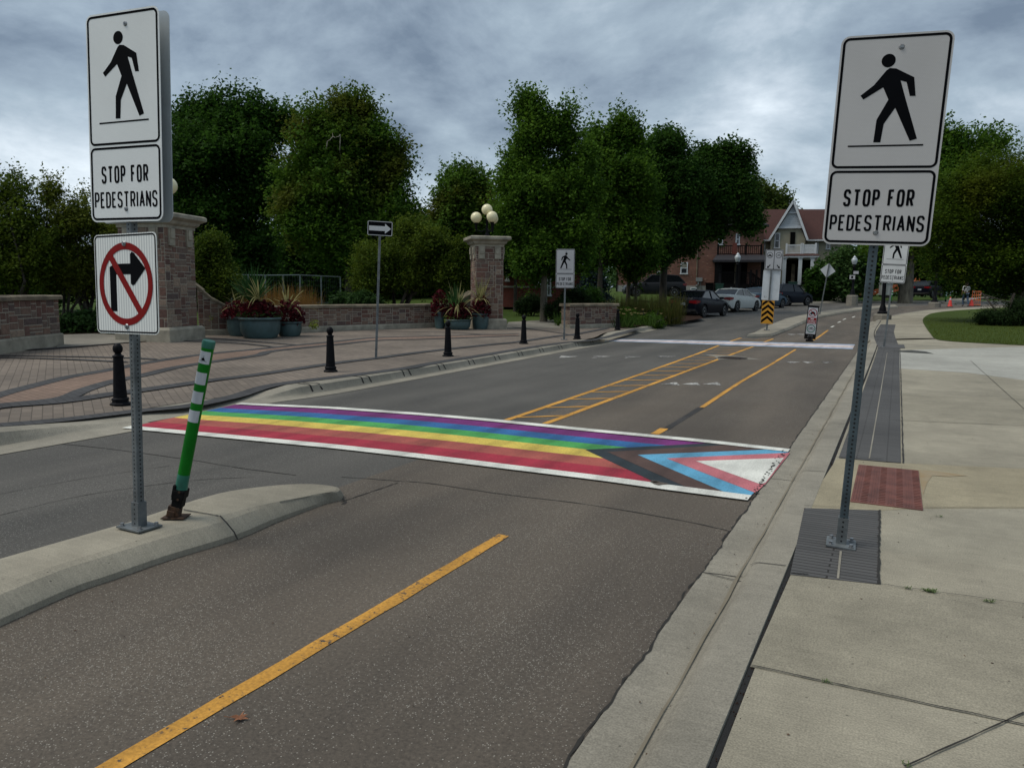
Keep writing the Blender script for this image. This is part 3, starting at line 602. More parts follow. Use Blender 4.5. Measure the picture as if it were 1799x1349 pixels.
# manhole in its concrete patch
drape('concrete_patch', ats([(1236, 623), (1255, 627), (1262, 632), (1337, 632), (1305, 627), (1290, 625)]), .0055, 'concrete_old', cyc)
mh = at(1287, 629.5); mat('iron', (.05, .035, .028), .7, metal=.6, var=.3, scale=20)
t_ = thing('manhole_cover', 'round rusty manhole cover in a concrete patch on the road', 'manhole cover', (mh[0], mh[1], .006)); mb = MB(); mb.lathe([(.36, 0), (.36, .008), (.31, .008), (.31, .004), (0.001, .004)], n=28)
for i in range(-4, 5):
    for j in range(-4, 5):
        if i*i+j*j < 15: mb.box((i*.062, j*.062, .006), (.035, .035, .005))
mb.build('cover', 'iron', t_)
# rainbow crosswalk
rc_ = thing('crosswalk', 'rainbow striped crosswalk with black, brown, blue and pink chevrons on the road', 'crosswalk', (0, 0, 0), kind='structure')
near = ats([(214, 754), (433, 775), (589, 790), (745, 808), (880, 825), (1047, 845.5), (1171, 863), (1313, 881.5)]); far = ats([(425, 710.5), (472, 711.5), (589, 716.5), (745, 727.5), (868, 738), (1050, 756.5), (1246, 775), (1388, 791)])
def resamp(l, n):
    L_ = [0]
    for a, b in zip(l[:-1], l[1:]): L_.append(L_[-1]+(Vector(b)-Vector(a)).length)
    out = []
    for k in range(n+1):
        t = L_[-1]*k/n; i = max(i for i in range(len(L_)-1) if L_[i] <= t+1e-9); f = (t-L_[i])/(L_[i+1]-L_[i]); out.append(tuple(Vector(l[i]).lerp(Vector(l[i+1]), min(1, f))))
    return out
ni, fi = resamp(near, 30), resamp(far, 30)
def cstripe(f0, f1, m, z0=.006, i0=0):
    mb = MB(); vs = []
    for p, q in list(zip(ni, fi))[i0:]:
        for f in (f0, f1):
            v = Vector(p).lerp(Vector(q), f); zz = z0+(.012*min(1, (-7.8-v.x)/.3) if v.x < -7.8 else 0); vs.append((v.x, v.y, zz))
    mb.add(vs, [(2*i, 2*i+1, 2*i+3, 2*i+2) for i in range(len(vs)//2-1)]); mb.build('painted_stripe', m, rc_)
fr = [0, .075, .235, .385, .525, .655, .79, .93, 1]
for i, m in enumerate((None, 'p_red', 'p_orange', 'p_gold', 'p_green', 'p_blue', 'p_purple', None)):
    if m: cstripe(fr[i], fr[i+1], m)
def cpoly(pts, z, m): drape('painted_chevron', ats(pts), z, m, rc_)
cpoly([(1028, 791), (1246, 779.5), (1345, 789.5), (1384, 793.5), (1313, 875.5), (1230, 863), (1159, 852.5)], .0075, 'p_black')
cpoly([(1067, 795), (1277, 782.7), (1345, 789.5), (1384, 793.5), (1313, 875.5), (1212, 860)], .009, 'p_brown')
cpoly([(1120, 800.5), (1355, 791), (1386, 794), (1345, 848), (1316, 875.5), (1283, 870.5)], .0105, 'p_sky')
cpoly([(1171, 807), (1388, 797), (1345, 852), (1327, 868)], .012, 'p_pink')
cpoly([(1222.6, 812), (1377, 806.5), (1345, 850), (1336, 853)], .0135, 'p_white')
cstripe_o = None
cstripe(0, .075, 'p_white', z0=.015); cstripe(.93, 1, 'p_white', z0=.0155)
# broken asphalt biting into the paint beside the gutter
rnd = random.Random(12); mb = MB()
for i in range(56):
    y = 6.1+i*.038; x = -.945+rnd.gauss(0, .016); r = rnd.uniform(.003, .017)
    n = 7; vs = [(x+math.cos(2*math.pi*k/n)*r*rnd.uniform(.5, 1.2), y+math.sin(2*math.pi*k/n)*r*rnd.uniform(.8, 2.0), .0165) for k in range(n)]; mb.add(vs, [tuple(range(n))])
mb.build('broken_edge', 'crack', cyc)
for (px, py, sx, sy) in ((1158, 852, .09, .05), (1150, 849, .06, .03)):
    x, y = at(px, py); n = 9; mb = MB(); mb.add([(x+math.cos(2*math.pi*k/n)*sx*rnd.uniform(.5, 1.2), y+math.sin(2*math.pi*k/n)*sy*rnd.uniform(.6, 1.5), .018) for k in range(n)], [tuple(range(n))]); mb.build('worn_patch', 'asphalt_brown', cyc)
# pale pink and blue crosswalk farther on
tc_ = thing('crosswalk', 'pale blue, pink and white striped crosswalk across the road farther on', 'crosswalk', (0, 0, 0), kind='structure')
paint('p_sky2', (.33, .44, .56), wear=.2); paint('p_pink2', (.50, .36, .37), wear=.2)
tn = [at(1060, 599.5), at(1180, 603), at(1350, 609), at(1498, 613.5)]; tf = [at(1085, 596), at(1200, 598), at(1350, 601.5), at(1502, 605.5)]
tni, tfi = interp(tn, 5), interp(tf, 5)
for f0, f1, m in ((0, .2, 'p_sky2'), (.2, .4, 'p_pink2'), (.4, .6, 'p_white'), (.6, .8, 'p_pink2'), (.8, 1, 'p_sky2')):
    mb = MB(); vs = []
    for p, q in zip(tni, tfi):
        for f in (f0, f1):
            v = Vector(p).lerp(Vector(q), f); vs.append((v.x, v.y, .006+gz(v.x, v.y)))
    mb.add(vs, [(2*i, 2*i+1, 2*i+3, 2*i+2) for i in range(len(tni)-1)]); mb.build('painted_stripe', m, tc_)
# dirt line in the gutter, grit and bits of leaf on the pavement and road
mat('gutter_dirt', (.19, .165, .12), .95, var=.12, scale=3); mat('bits', (.10, .06, .035), .9, var=.5, scale=30)
strip('gutter_dirt', [(-.715+random.Random(i+50).uniform(-.004, .004), -3+.25*i) for i in range(108)], lambda t: .012, 'gutter_dirt', .0125, kerb, jit=.004, seed=5, n=1)
rnd = random.Random(21); mb = MB()
for i in range(520):
    if i < 300: x, y, z = rnd.uniform(-.35, 3.5), rnd.uniform(1.5, 14), SW+.003
    else: x, y, z = rnd.uniform(-3.6, -.75), rnd.uniform(1.6, 12), .004
    if i > 420: x = -.75+rnd.gauss(0, .04); z = .008
    s_ = rnd.uniform(.003, .009); a = rnd.random()*6.28; c_, q_ = math.cos(a)*s_, math.sin(a)*s_
    mb.add([(x+c_, y+q_, z), (x-q_*.5, y+c_*.5, z+.003), (x-c_, y-q_, z+.001), (x+q_*.5, y-c_*.5, z)], [(0, 1, 2, 3)])
tag(mb.build('litter', 'bits'), 'tiny dry leaf bits and grit on the pavement and road', 'litter', kind='stuff')
# fallen leaf and weeds in the joints
mat('dry_leaf', (.22, .085, .035), .8, var=.3, scale=40)
x, y = at(420, 1264); mb = MB((x, y, 0)); n = 16; rr = [.040, .018, .034, .016, .044, .018, .030, .014, .038, .016, .030, .015, .042, .018, .03, .017]
rnd = random.Random(3)
vs = [(x, y, .010)]+[(x+math.cos(2*math.pi*k/n+.3)*rr[k], y+math.sin(2*math.pi*k/n+.3)*rr[k], .006+rnd.uniform(0, .014)) for k in range(n)]
mb.add(vs, [(0, 1+k, 1+(k+1) % n) for k in range(n)]); mb.tube([(x-.03, y-.01, .006), (x-.055, y-.022, .012)], .0013, 5)
tag(mb.build('leaf', 'dry_leaf', loc=(x, y, 0)), 'curled brown fallen leaf on the cycle track by the yellow line', 'leaf')
mat('weed', (.09, .14, .03), .7, var=.3, scale=60)
def tuft(px, py, n, sz, seed, what):
    x, y = at(px, py, SW); rnd = random.Random(seed); mb = MB((x, y, SW))
    for i in range(n):
        a = rnd.random()*6.28; l = sz*rnd.uniform(.5, 1.2); ox, oy = rnd.uniform(-sz, sz)*.8, rnd.uniform(-sz, sz)*.25; b = rnd.uniform(.2, .6)
        p = Vector((x+ox, y+oy, SW+.004)); q = p+Vector((math.cos(a)*l*.5, math.sin(a)*l*.5, l*b)); r = p+Vector((math.cos(a)*l, math.sin(a)*l, l*b*.7)); s_ = Vector((-math.sin(a), math.cos(a), 0))*sz*.07
        mb.add([p-s_, p+s_, q+s_, q-s_, r], [(0, 1, 2, 3), (3, 2, 4)])
    tag(mb.build('weed', 'weed', loc=(x, y, SW)), what, 'weed')
tuft(1632, 1040, 40, .035, 1, 'largest green weed tuft in the pavement joint right of the dark pavers')
tuft(1595, 1035, 16, .022, 2, 'small weed between the large tuft and the dark pavers')
tuft(1735, 1058, 22, .026, 3, 'small weed in the pavement joint right of the large tuft'); tuft(1452, 1200, 16, .018, 4, 'tiny weed in the pavement joint nearest the kerb')
tuft(1650, 908, 16, .022, 5, 'tiny weed behind the pavement joint right of the red plate'); tuft(1592, 1344, 14, .02, 6, 'weed at the bottom end of the slanting pavement joint')
# left path behind the planting, far paths and mulch bed
drape('path', ats([(888, 577), (893, 566), (960, 562), (1000, 561), (985, 570), (1000, 576), (1085, 576)], PZ)+[(-11.4, 30.9), (-12.2, 30.6), (-13.0, 29.2)][:0], PZ+.004, 'concrete_old'); tag(bpy.data.objects['path'], kind='structure')
drape('gravel_strip', ats([(100, 612), (345, 594), (345, 586), (240, 585), (150, 584), (95, 590)], PZ), PZ+.024, 'concrete_old', plaza)
# ------------------------------------------------------------------ object materials
mat('steel', (.145, .16, .165), .5, metal=.35, var=.25, scale=7, bump=.15, bscale=60); mat('steel_dark', (.06, .085, .10), .5, metal=.25, var=.3, scale=5)
mat('hole', (.006, .006, .007), .9); mat('hole_light', (.55, .58, .6), .5); mat('bolt', (.30, .31, .32), .4, metal=.7, var=.3, scale=80)
mat('sign_white', (.40, .405, .42), .5, var=.05, scale=3, spec=.3); mat('sign_white2', (.53, .54, .54), .5, var=.05, scale=3, spec=.3)
mat('sign_back', (.42, .46, .48), .4, metal=.2, var=.08, scale=2); mat('sign_black', (.004, .0045, .006), .8, var=.1, spec=.04); mat('sign_red', (.20, .004, .004), .6, var=.08, spec=.15); mat('sign_green', (.01, .12, .07), .5)
mat('sign_yellow', (.55, .25, .010), .5, var=.06)
# ribbed sheeting of the turn sign
m, t, b = newmat('sign_ribbed'); tc = N(t, 'ShaderNodeTexCoord'); wv = N(t, 'ShaderNodeTexWave'); wv.inputs['Scale'].default_value = 14; wv.inputs['Distortion'].default_value = .3; t.links.new(tc.outputs['Object'], wv.inputs[0])
mr = N(t, 'ShaderNodeValToRGB'); mr.color_ramp.elements[0].color = (.50, .52, .52, 1); mr.color_ramp.elements[1].color = (.74, .76, .73, 1); t.links.new(wv.outputs['Fac'], mr.inputs[0]); t.links.new(mr.outputs[0], b.inputs['Base Color']); b.inputs['Roughness'].default_value = .5
# honeycomb sheeting of the walking-figure sheets
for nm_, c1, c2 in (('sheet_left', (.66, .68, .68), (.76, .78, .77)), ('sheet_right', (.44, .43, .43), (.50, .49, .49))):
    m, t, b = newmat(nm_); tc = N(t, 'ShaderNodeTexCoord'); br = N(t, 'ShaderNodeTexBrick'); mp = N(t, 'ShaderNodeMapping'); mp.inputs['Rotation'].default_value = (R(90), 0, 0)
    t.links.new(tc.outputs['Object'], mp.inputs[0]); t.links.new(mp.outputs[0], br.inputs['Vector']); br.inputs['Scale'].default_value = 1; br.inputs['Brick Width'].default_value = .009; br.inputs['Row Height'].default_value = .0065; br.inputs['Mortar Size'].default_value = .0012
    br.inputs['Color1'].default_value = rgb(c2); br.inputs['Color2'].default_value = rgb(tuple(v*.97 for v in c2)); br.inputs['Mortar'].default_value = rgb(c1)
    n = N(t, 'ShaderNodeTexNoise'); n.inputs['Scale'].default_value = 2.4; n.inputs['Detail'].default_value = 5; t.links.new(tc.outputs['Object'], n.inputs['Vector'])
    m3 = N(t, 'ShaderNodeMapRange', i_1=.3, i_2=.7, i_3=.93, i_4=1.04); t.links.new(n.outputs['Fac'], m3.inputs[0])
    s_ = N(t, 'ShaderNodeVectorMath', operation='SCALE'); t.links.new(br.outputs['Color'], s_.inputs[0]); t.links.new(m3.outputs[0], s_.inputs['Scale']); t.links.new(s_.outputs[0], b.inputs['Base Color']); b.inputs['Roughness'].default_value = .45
# ------------------------------------------------------------------ lettering drawn with strokes
GL = {'S': ([[(1, .78), (.93, .92), (.75, 1), (.25, 1), (.07, .93), (0, .8), (0, .69), (.07, .60), (.2, .55), (.8, .45), (.93, .40), (1, .31), (1, .20), (.93, .07), (.75, 0), (.25, 0), (.07, .07), (0, .21)]], .62),
 'T': ([[(0, 1), (1, 1)], [(.5, 1), (.5, 0)]], .70), 'O': ([[(.5, 1), (.25, 1), (.07, .92), (0, .78), (0, .22), (.07, .08), (.25, 0), (.75, 0), (.93, .08), (1, .22), (1, .78), (.93, .92), (.75, 1), (.5, 1)]], .62),
 'P': ([[(0, 0), (0, 1), (.7, 1), (.92, .93), (1, .82), (1, .63), (.92, .52), (.7, .45), (0, .45)]], .58), 'F': ([[(.95, 1), (0, 1), (0, 0)], [(0, .53), (.8, .53)]], .52),
 'R': ([[(0, 0), (0, 1), (.7, 1), (.92, .93), (1, .82), (1, .63), (.92, .52), (.7, .45), (0, .45)], [(.55, .45), (1, 0)]], .60), 'E': ([[(1, 1), (0, 1), (0, 0), (1, 0)], [(0, .53), (.8, .53)]], .52),
 'D': ([[(0, 0), (0, 1), (.62, 1), (.87, .92), (1, .76), (1, .24), (.87, .08), (.62, 0), (0, 0)]], .60), 'I': ([[(.5, 1), (.5, 0)]], .04), 'A': ([[(0, 0), (.5, 1), (1, 0)], [(.18, .3), (.82, .3)]], .66),
 'N': ([[(0, 0), (0, 1), (1, 0), (1, 1)]], .60), 'V': ([[(0, 1), (.5, 0), (1, 1)]], .64), 'H': ([[(0, 0), (0, 1)], [(1, 0), (1, 1)], [(0, .5), (1, .5)]], .58), 'C': ([[(1, .78), (.93, .92), (.75, 1), (.25, 1), (.07, .92), (0, .78), (0, .22), (.07, .08), (.25, 0), (.75, 0), (.93, .08), (1, .22)]], .58),
 'L': ([[(0, 1), (0, 0), (1, 0)]], .50), '6': ([[(1, .85), (.8, 1), (.25, 1), (0, .8), (0, .2), (.25, 0), (.8, 0), (1, .2), (1, .4), (.8, .55), (0, .5)]], .55), '3': ([[(0, .9), (.25, 1), (.8, 1), (1, .8), (.85, .55), (.4, .52), (.85, .5), (1, .2), (.8, 0), (.2, 0), (0, .1)]], .55)}
def stroke(mb, pts, th, y, mi=0, closed=False):
    """a line of even thickness: one quad per leg and a small round join at each bend"""
    P = [Vector((p[0], p[1])) for p in pts]; k = 0
    for a, b in zip(P[:-1], P[1:]):
        d = b-a
        if d.length < 1e-7: continue
        nn = Vector((-d.y, d.x)).normalized()*th/2; yy = y-.00002*k; k += 1
        mb.add([(v.x, yy, v.y) for v in (a+nn, a-nn, b-nn, b+nn)], [(0, 1, 2, 3)], mi)
    for c in P[1:-1]+([P[0]] if (P[0]-P[-1]).length < 1e-6 else []):
        yy = y-.00002*k; k += 1; mb.add([(c.x+math.cos(q*math.pi/5)*th/2, yy, c.y+math.sin(q*math.pi/5)*th/2) for q in range(10)], [tuple(range(10))], mi)
def text(mb, s, x0, x1, z0, z1, y, th, mi=0, gap=.2):
    h = z1-z0; H = h-th; g_ = th*.72; ns_ = s.count(' '); k = (x1-x0-th*(len(s)-ns_)-g_*(len(s)-1)-ns_*th*1.6)/sum(GL[c][1] for c in s if c != ' '); x = x0+th/2
    # letters get the width left after the stroke thickness
    for c in s:
        if c == ' ': x += th*1.6+g_; continue
        strokes, wd = GL[c]
        for st in strokes: stroke(mb, [(x+p[0]*wd*k, z0+th/2+p[1]*H) for p in st], th, y, mi)
        x += wd*k+th+g_
def rrect(x0, x1, z0, z1, r, n=6):
    out = []
    for cx, cz, a0 in ((x1-r, z0+r, -90), (x1-r, z1-r, 0), (x0+r, z1-r, 90), (x0+r, z0+r, 180)):
        for k in range(n+1):
            a = R(a0+90*k/n); out.append((cx+r*math.cos(a), cz+r*math.sin(a)))
    return out
def frame(mb, x0, x1, z0, z1, r, th, y, mi=0):
    o = rrect(x0, x1, z0, z1, r); i_ = rrect(x0+th, x1-th, z0+th, z1-th, max(.002, r-th)); n = len(o)
    mb.add([(p[0], y, p[1]) for p in o]+[(p[0], y, p[1]) for p in i_], [(k, (k+1) % n, n+(k+1) % n, n+k) for k in range(n)], mi)
def ring(mb, cx, cz, r0, r1, y, mi=0, n=40, sx=1):
    mb.add([(cx+math.cos(2*math.pi*k/n)*r*sx, y, cz+math.sin(2*math.pi*k/n)*r) for r in (r0, r1) for k in range(n)], [(k, (k+1) % n, n+(k+1) % n, n+k) for k in range(n)], mi)
def flat(mb, pts, y, mi=0): mb.add([(p[0], y, p[1]) for p in pts], [tuple(range(len(pts)))], mi)
def disc(mb, cx, cz, r, y, mi=0, n=24, sx=1): flat(mb, [(cx+math.cos(2*math.pi*k/n)*r*sx, cz+math.sin(2*math.pi*k/n)*r) for k in range(n)], y, mi)
# walking figure traced in panel fractions (u right, v up)
def homog(src, dst):
    Am = []; bv = []
    for (x, y), (u, v) in zip(src, dst):
        Am += [[x, y, 1, 0, 0, 0, -u*x, -u*y], [0, 0, 0, x, y, 1, -v*x, -v*y]]; bv += [u, v]
    h = np.linalg.solve(np.array(Am), np.array(bv)); return lambda x, y: ((h[0]*x+h[1]*y+h[2])/(h[6]*x+h[7]*y+1), (h[3]*x+h[4]*y+h[5])/(h[6]*x+h[7]*y+1))
Hs = homog([(245, 118), (873, 78), (735, 1272), (140, 1255)], [(0, 1), (1, 1), (1, 0), (0, 0)])
FIG = [Hs(*p) for p in ((510, 290), (545, 292), (645, 340), (653, 443), (621, 443), (603, 366), (570, 358), (598, 460), (662, 678), (622, 690), (541, 508), (478, 597), (460, 698), (421, 698), (438, 575), (503, 463), (474, 396), (365, 463), (349, 442), (423, 384), (492, 302))]
HEAD = Hs(503, 249); ULN = [Hs(281, 720), Hs(697, 712)]
def ped_panel(root, w_, h_, z0, sheet='sheet_right', y=0., mirror=False, bolts=True, name='sign_panel', th=.0035, fr2=(.385, .355)):
    """one sheet, upper box with the walking figure, lower box with STOP FOR PEDESTRIANS; face towards -y"""
    mb = MB(); mb.prism(rrect(-w_/2, w_/2, z0, z0+h_, .045*w_/.55), y, y+th); p = mb.build(name, sheet, root)
    # aluminium back
    mb = MB(); f = y-.0012; i_ = .010*w_/.55; t_ = .013*w_/.55; zs = z0+h_*.37
    frame(mb, -w_/2+i_, w_/2-i_, zs+.004, z0+h_-i_, .035*w_/.55, t_, f); frame(mb, -w_/2+i_, w_/2-i_, z0+i_, zs-.008, .035*w_/.55, t_, f)
    s_ = -1 if mirror else 1
    U = lambda u, v: (s_*(u-.5)*w_, z0+v*h_)
    poly = [U(*q) for q in FIG]
    from mathutils.geometry import tessellate_polygon
    tri = tessellate_polygon([[Vector((q[0], q[1], 0)) for q in poly]]); mb.add([(q[0], f, q[1]) for q in poly], [tuple(t_) for t_ in tri])
    hc = U(*HEAD); disc(mb, hc[0], hc[1], .0345*h_/1.12*1.0, f, n=28); stroke(mb, [U(*q) for q in ULN], .0085*h_/1.12, f)
    text(mb, 'STOP FOR', -w_*.335, w_*.315, z0+h_*.188, z0+h_*.272, f, .0138*w_/.56); text(mb, 'PEDESTRIANS', -w_*.442, w_*.432, z0+h_*.068, z0+h_*.147, f, .0120*w_/.56)
    mb.build('legend', 'sign_black', p)
    if bolts:
        for u in (.937, .062):
            mb = MB(); mb.cyl((w_*.05*(1 if u > .5 else -.0), y-.006, z0+h_*u), (w_*.05*(1 if u > .5 else 0), y, z0+h_*u), .011, .015, 14); mb.cyl((w_*.05*(1 if u > .5 else 0), y-.010, z0+h_*u), (w_*.05*(1 if u > .5 else 0), y-.006, z0+h_*u), .006, .006, 6); mb.build('bolt', 'bolt', p, smooth=False)
    return p
def square_post(root, h_, w_, mats=('steel', 'hole'), pitch=.0254, z0=.0, rd=.0055, faces=('f', 'r'), name='post', rot=0.):
    mb = MB(); hw = w_/2
    mb.prism([(-hw+.004, 0), (hw-.004, 0)], 0, 0) if False else None
    c = [(-hw+.004, -hw), (hw-.004, -hw), (hw, -hw+.004), (hw, hw-.004), (hw-.004, hw), (-hw+.004, hw), (-hw, hw-.004), (-hw, -hw+.004)]
    mb.add([(x, y, z) for z in (z0, h_) for x, y in c], [(i, (i+1) % 8, 8+(i+1) % 8, 8+i) for i in range(8)]+[tuple(range(8)), tuple(range(8, 16))])
    z = z0+.02; n = 8
    while z < h_-.01:
        for fc in faces:
            pts = [(math.cos(2*math.pi*k/n)*rd, math.sin(2*math.pi*k/n)*rd) for k in range(n)]
            if fc == 'f': mb.add([(a, -hw-.0006, z+b) for a, b in pts], [tuple(range(n))], 1)
            elif fc == 'l': mb.add([(-hw-.0006, a, z+b) for a, b in pts], [tuple(range(n))], 1)
            else: mb.add([(hw+.0006, a, z+b) for a, b in pts], [tuple(range(n))], 1)
        z += pitch
    o = mb.build(name, mats, root)
    if rot: o.rotation_euler.z = rot
    return o
def base_plate(root, w_, d_, rot=0., sw=.058, sh=.16, offz=.0):
    mb = MB(); mb.box((0, 0, .006), (w_, d_, .012)); o = mb.build('base_plate', 'steel', root, bevel=.0015); o.rotation_euler.z = rot
    mb = MB(); hw = sw/2
    mb.b6(-hw, hw, -hw, hw, .0122, .0122+sh)
    for k in range(5): mb.add([(math.cos(a*math.pi/4)*.006, -hw-.0007, .03+k*.03+math.sin(a*math.pi/4)*.006) for a in range(8)], [tuple(range(8))], 1)
    s_ = mb.build('sleeve', ('steel', 'hole'), root); s_.rotation_euler.z = rot
    for sx in (-1, 1):
        for sy in (-1, 1):
            mb = MB(); c = (sx*(w_/2-.025), sy*(d_/2-.025)); mb.cyl((c[0], c[1], .0121), (c[0], c[1], .016), .017, n=14); mb.cyl((c[0], c[1], .016), (c[0], c[1], .030), .0115, n=6); b_ = mb.build('anchor_bolt', 'bolt', o)
# --- near right sign
br_ = Vector((-.218, 4.937, SW+.008))
sr = thing('pedestrian_sign', 'large tilted STOP FOR PEDESTRIANS sign on the dark pavers by the right kerb', 'road sign', br_, (R(2.45), R(2.27), R(5.18)))
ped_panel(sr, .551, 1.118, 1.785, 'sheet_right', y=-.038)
square_post(sr, 2.86, .047, ('steel_dark', 'hole'), faces=('f', 'l'), rd=.0062); base_plate(sr, .165, .165, R(-3))
# --- near left sign (post, front and back sheets, turn ban)
bl_ = Vector((-4.134, 3.124, .138))
sl = thing('pedestrian_sign', 'STOP FOR PEDESTRIANS sign above a no right turn sign, on the near concrete island', 'road sign', bl_, (R(-1.45), R(.39), R(5.18)))
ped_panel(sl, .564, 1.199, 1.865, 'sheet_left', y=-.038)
bk = MB(); bk.prism(rrect(-.282, .282, 1.865, 3.064, .045), .036, .0395); bk.build('back_sheet', 'sign_back', sl)
tb = MB(); tb.prism(rrect(-.2875, .2875, 1.201, 1.795, .035), -.0475, -.044); tp_ = tb.build('turn_panel', 'sign_ribbed', sl)
tp_.rotation_euler = (0, R(-.83), R(-7)); tp_.location = (.0217, -.006, 0)
mb = MB(); f = -.0487; frame(mb, -.281, .281, 1.2075, 1.7885, .03, .009, f); mb.build('panel_border', 'sign_black', tp_)
mb = MB(); cx, cz_ = .0, 1.497; ring(mb, cx, cz_, .246, .205, f-.0012, 0, 56)
d = Vector((-.62, .785)).normalized(); stroke(mb, [(cx-d.x*-.215, cz_-d.y*.215), (cx+d.x*.215, cz_+d.y*.215)], .042, f-.0012) if False else stroke(mb, [(cx+.205*d.x, cz_+.205*d.y), (cx-.205*d.x, cz_-.205*d.y)], .044, f-.0012)
mb.build('ban_ring', 'sign_red', tp_)
mb = MB(); flat(mb, [(-.145, 1.335), (-.085, 1.335), (-.085, 1.60), (-.145, 1.60)], f); flat(mb, [(-.145, 1.555), (.055, 1.555), (.055, 1.618), (-.10, 1.618), (-.145, 1.60)], f-.0003)
flat(mb, [(.05, 1.50), (.065, 1.488), (.085, 1.495), (.185, 1.587), (.085, 1.679), (.065, 1.686), (.05, 1.674)], f-.0006); mb.build('turn_arrow', 'sign_black', tp_)
for z in (1.735, 1.245):
    mb = MB(); mb.cyl((0, f-.008, z), (0, f-.002, z), .012, .017, 14); mb.cyl((0, f-.012, z), (0, f-.008, z), .007, n=6); mb.build('bolt', 'bolt', tp_)
po = square_post(sl, 3.0, .047, ('steel', 'hole'), faces=('f', 'r'), rot=R(-8), rd=.0055); base_plate(sl, .21, .17, R(-6), sw=.062, sh=.15)
# --- far mirror-imaged and far right signs
def far_ped(base, w_, h_, z0, yaw, label, mirror, tilt=0, sheet='sign_white', ph=2.9):
    s_ = thing('pedestrian_sign', label, 'road sign', base, (0, tilt, yaw)); ped_panel(s_, w_, h_, z0, sheet, y=-.04, mirror=mirror, bolts=True)
    square_post(s_, z0+h_-.1, .05, ('steel', 'hole'), faces=(), pitch=.2); base_plate(s_, .2, .2); return s_
q = at(991, 597, PZ); D_ = (Vector((q[0], q[1], 1))).length
def pd(x, y): v = Vector((x, y, 0))-Vector((0, 0, CAM_H)); return v.dot(fwd)
dq = pd(*q); s_px = dq/PF
far_ped((q[0], q[1], gz(*q)+PZ), 31*s_px*1.04, 67*s_px, 90*s_px, R(20), 'distant STOP FOR PEDESTRIANS sign with figure walking right, on the paved plaza', True)
q = at(1553, 610, SW); dq = pd(*q); s2 = dq/PF
far_ped((q[0], q[1], gz(*q)+SW), 39*s2, 84*s2, 112*s2, R(-2), 'smaller STOP FOR PEDESTRIANS sign farther along the right-hand pavement', False, R(3.0), 'sign_white2')
# --- one-way arrow sign
q = at(660.5, 630, PZ); dq = pd(*q); s3 = dq/PF
ow_ = thing('one_way_sign', 'small black sign with a white arrow pointing right on a tall steel post', 'road sign', (q[0], q[1], PZ+gz(*q)), (0, R(.4), R(26)))
w_, h_, z0 = 42*s3*1.02, 25*s3, 212*s3
ow_.rotation_euler = (0, R(2.5), R(34))
mb = MB(); mb.prism(rrect(-w_/2, w_/2, z0, z0+h_, .03), -.04, -.037); p_ = mb.build('sign_panel', 'sign_black', ow_)
mb = MB(); frame(mb, -w_/2+.006, w_/2-.006, z0+.006, z0+h_-.006, .025, .012, -.0412); zc = z0+h_/2; flat(mb, [(-w_*.43, zc-h_*.16), (w_*.20, zc-h_*.16), (w_*.20, zc-h_*.33), (w_*.44, zc), (w_*.20, zc+h_*.33), (w_*.20, zc+h_*.16), (-w_*.43, zc+h_*.16)], -.0412); mb.build('arrow', 'sign_white2', p_)
square_post(ow_, z0+h_-.02, .05, ('steel', 'hole'), faces=('f',), pitch=.05)
# ------------------------------------------------------------------ leaning green flexible post
mat('post_green', (.003, .16, .008), .5, var=.15, scale=3, spec=.2); mat('post_teal', (.02, .16, .11), .45, var=.2, scale=6); mat('rubber', (.008, .007, .007), .8, var=.4, scale=20, spec=.15); mat('reflector', (.50, .52, .55), .4, var=.12, scale=30, stretch=(1, 1, .1)); mat('rust', (.055, .026, .012), .9, var=.5, scale=30)
def flex(root, h_, r_, bands, detail=True):
    mb = MB(); mb.lathe([(r_, .17), (r_, h_-.045)], n=24); tu = mb.build('tube', 'post_green', root, smooth=True)
    mb = MB(); mb.lathe([(r_*1.05, h_-.045), (r_*1.08, h_-.01), (r_*.98, h_)], n=24); mb.build('cap', 'post_teal', root, smooth=True)
    for z, hh in bands:
        mb = MB(); n = 14; vs = []
        for zz in (z, z+hh):
            for k in range(n+1):
                a = R(-150+120*k/n); vs.append((math.cos(a)*(r_+.0012), math.sin(a)*(r_+.0012), zz))
        mb.add(vs, [(k, k+1, n+2+k, n+1+k) for k in range(n)]); mb.build('reflective_band', 'reflector', tu)
    if detail:
        mb = MB(); mb.lathe([(r_*1.06, .16), (r_*1.02, .30)], n=24); mb.build('patch_sleeve', 'post_teal', root, smooth=True)
        mb = MB(); mb.box((0, 0, .17), (.082, .082, .06)); mb.box((0, 0, .11), (.066, .07, .07)); mb.box((.0, -.042, .16), (.07, .01, .07)); mb.box((-.03, 0, .20), (.02, .086, .05)); mb.build('hinge', 'rubber', root, bevel=.006)
        for z in (.14, .19):
            mb = MB(); mb.cyl((.01, -.052, z), (.01, -.045, z), .008, n=8); mb.build('hinge_bolt', 'rust', root)
    else:
        mb = MB(); mb.lathe([(r_*1.5, 0), (r_*1.3, .17)], n=16); mb.build('hinge', 'rubber', root, smooth=True)
q = at(309, 910, .13)
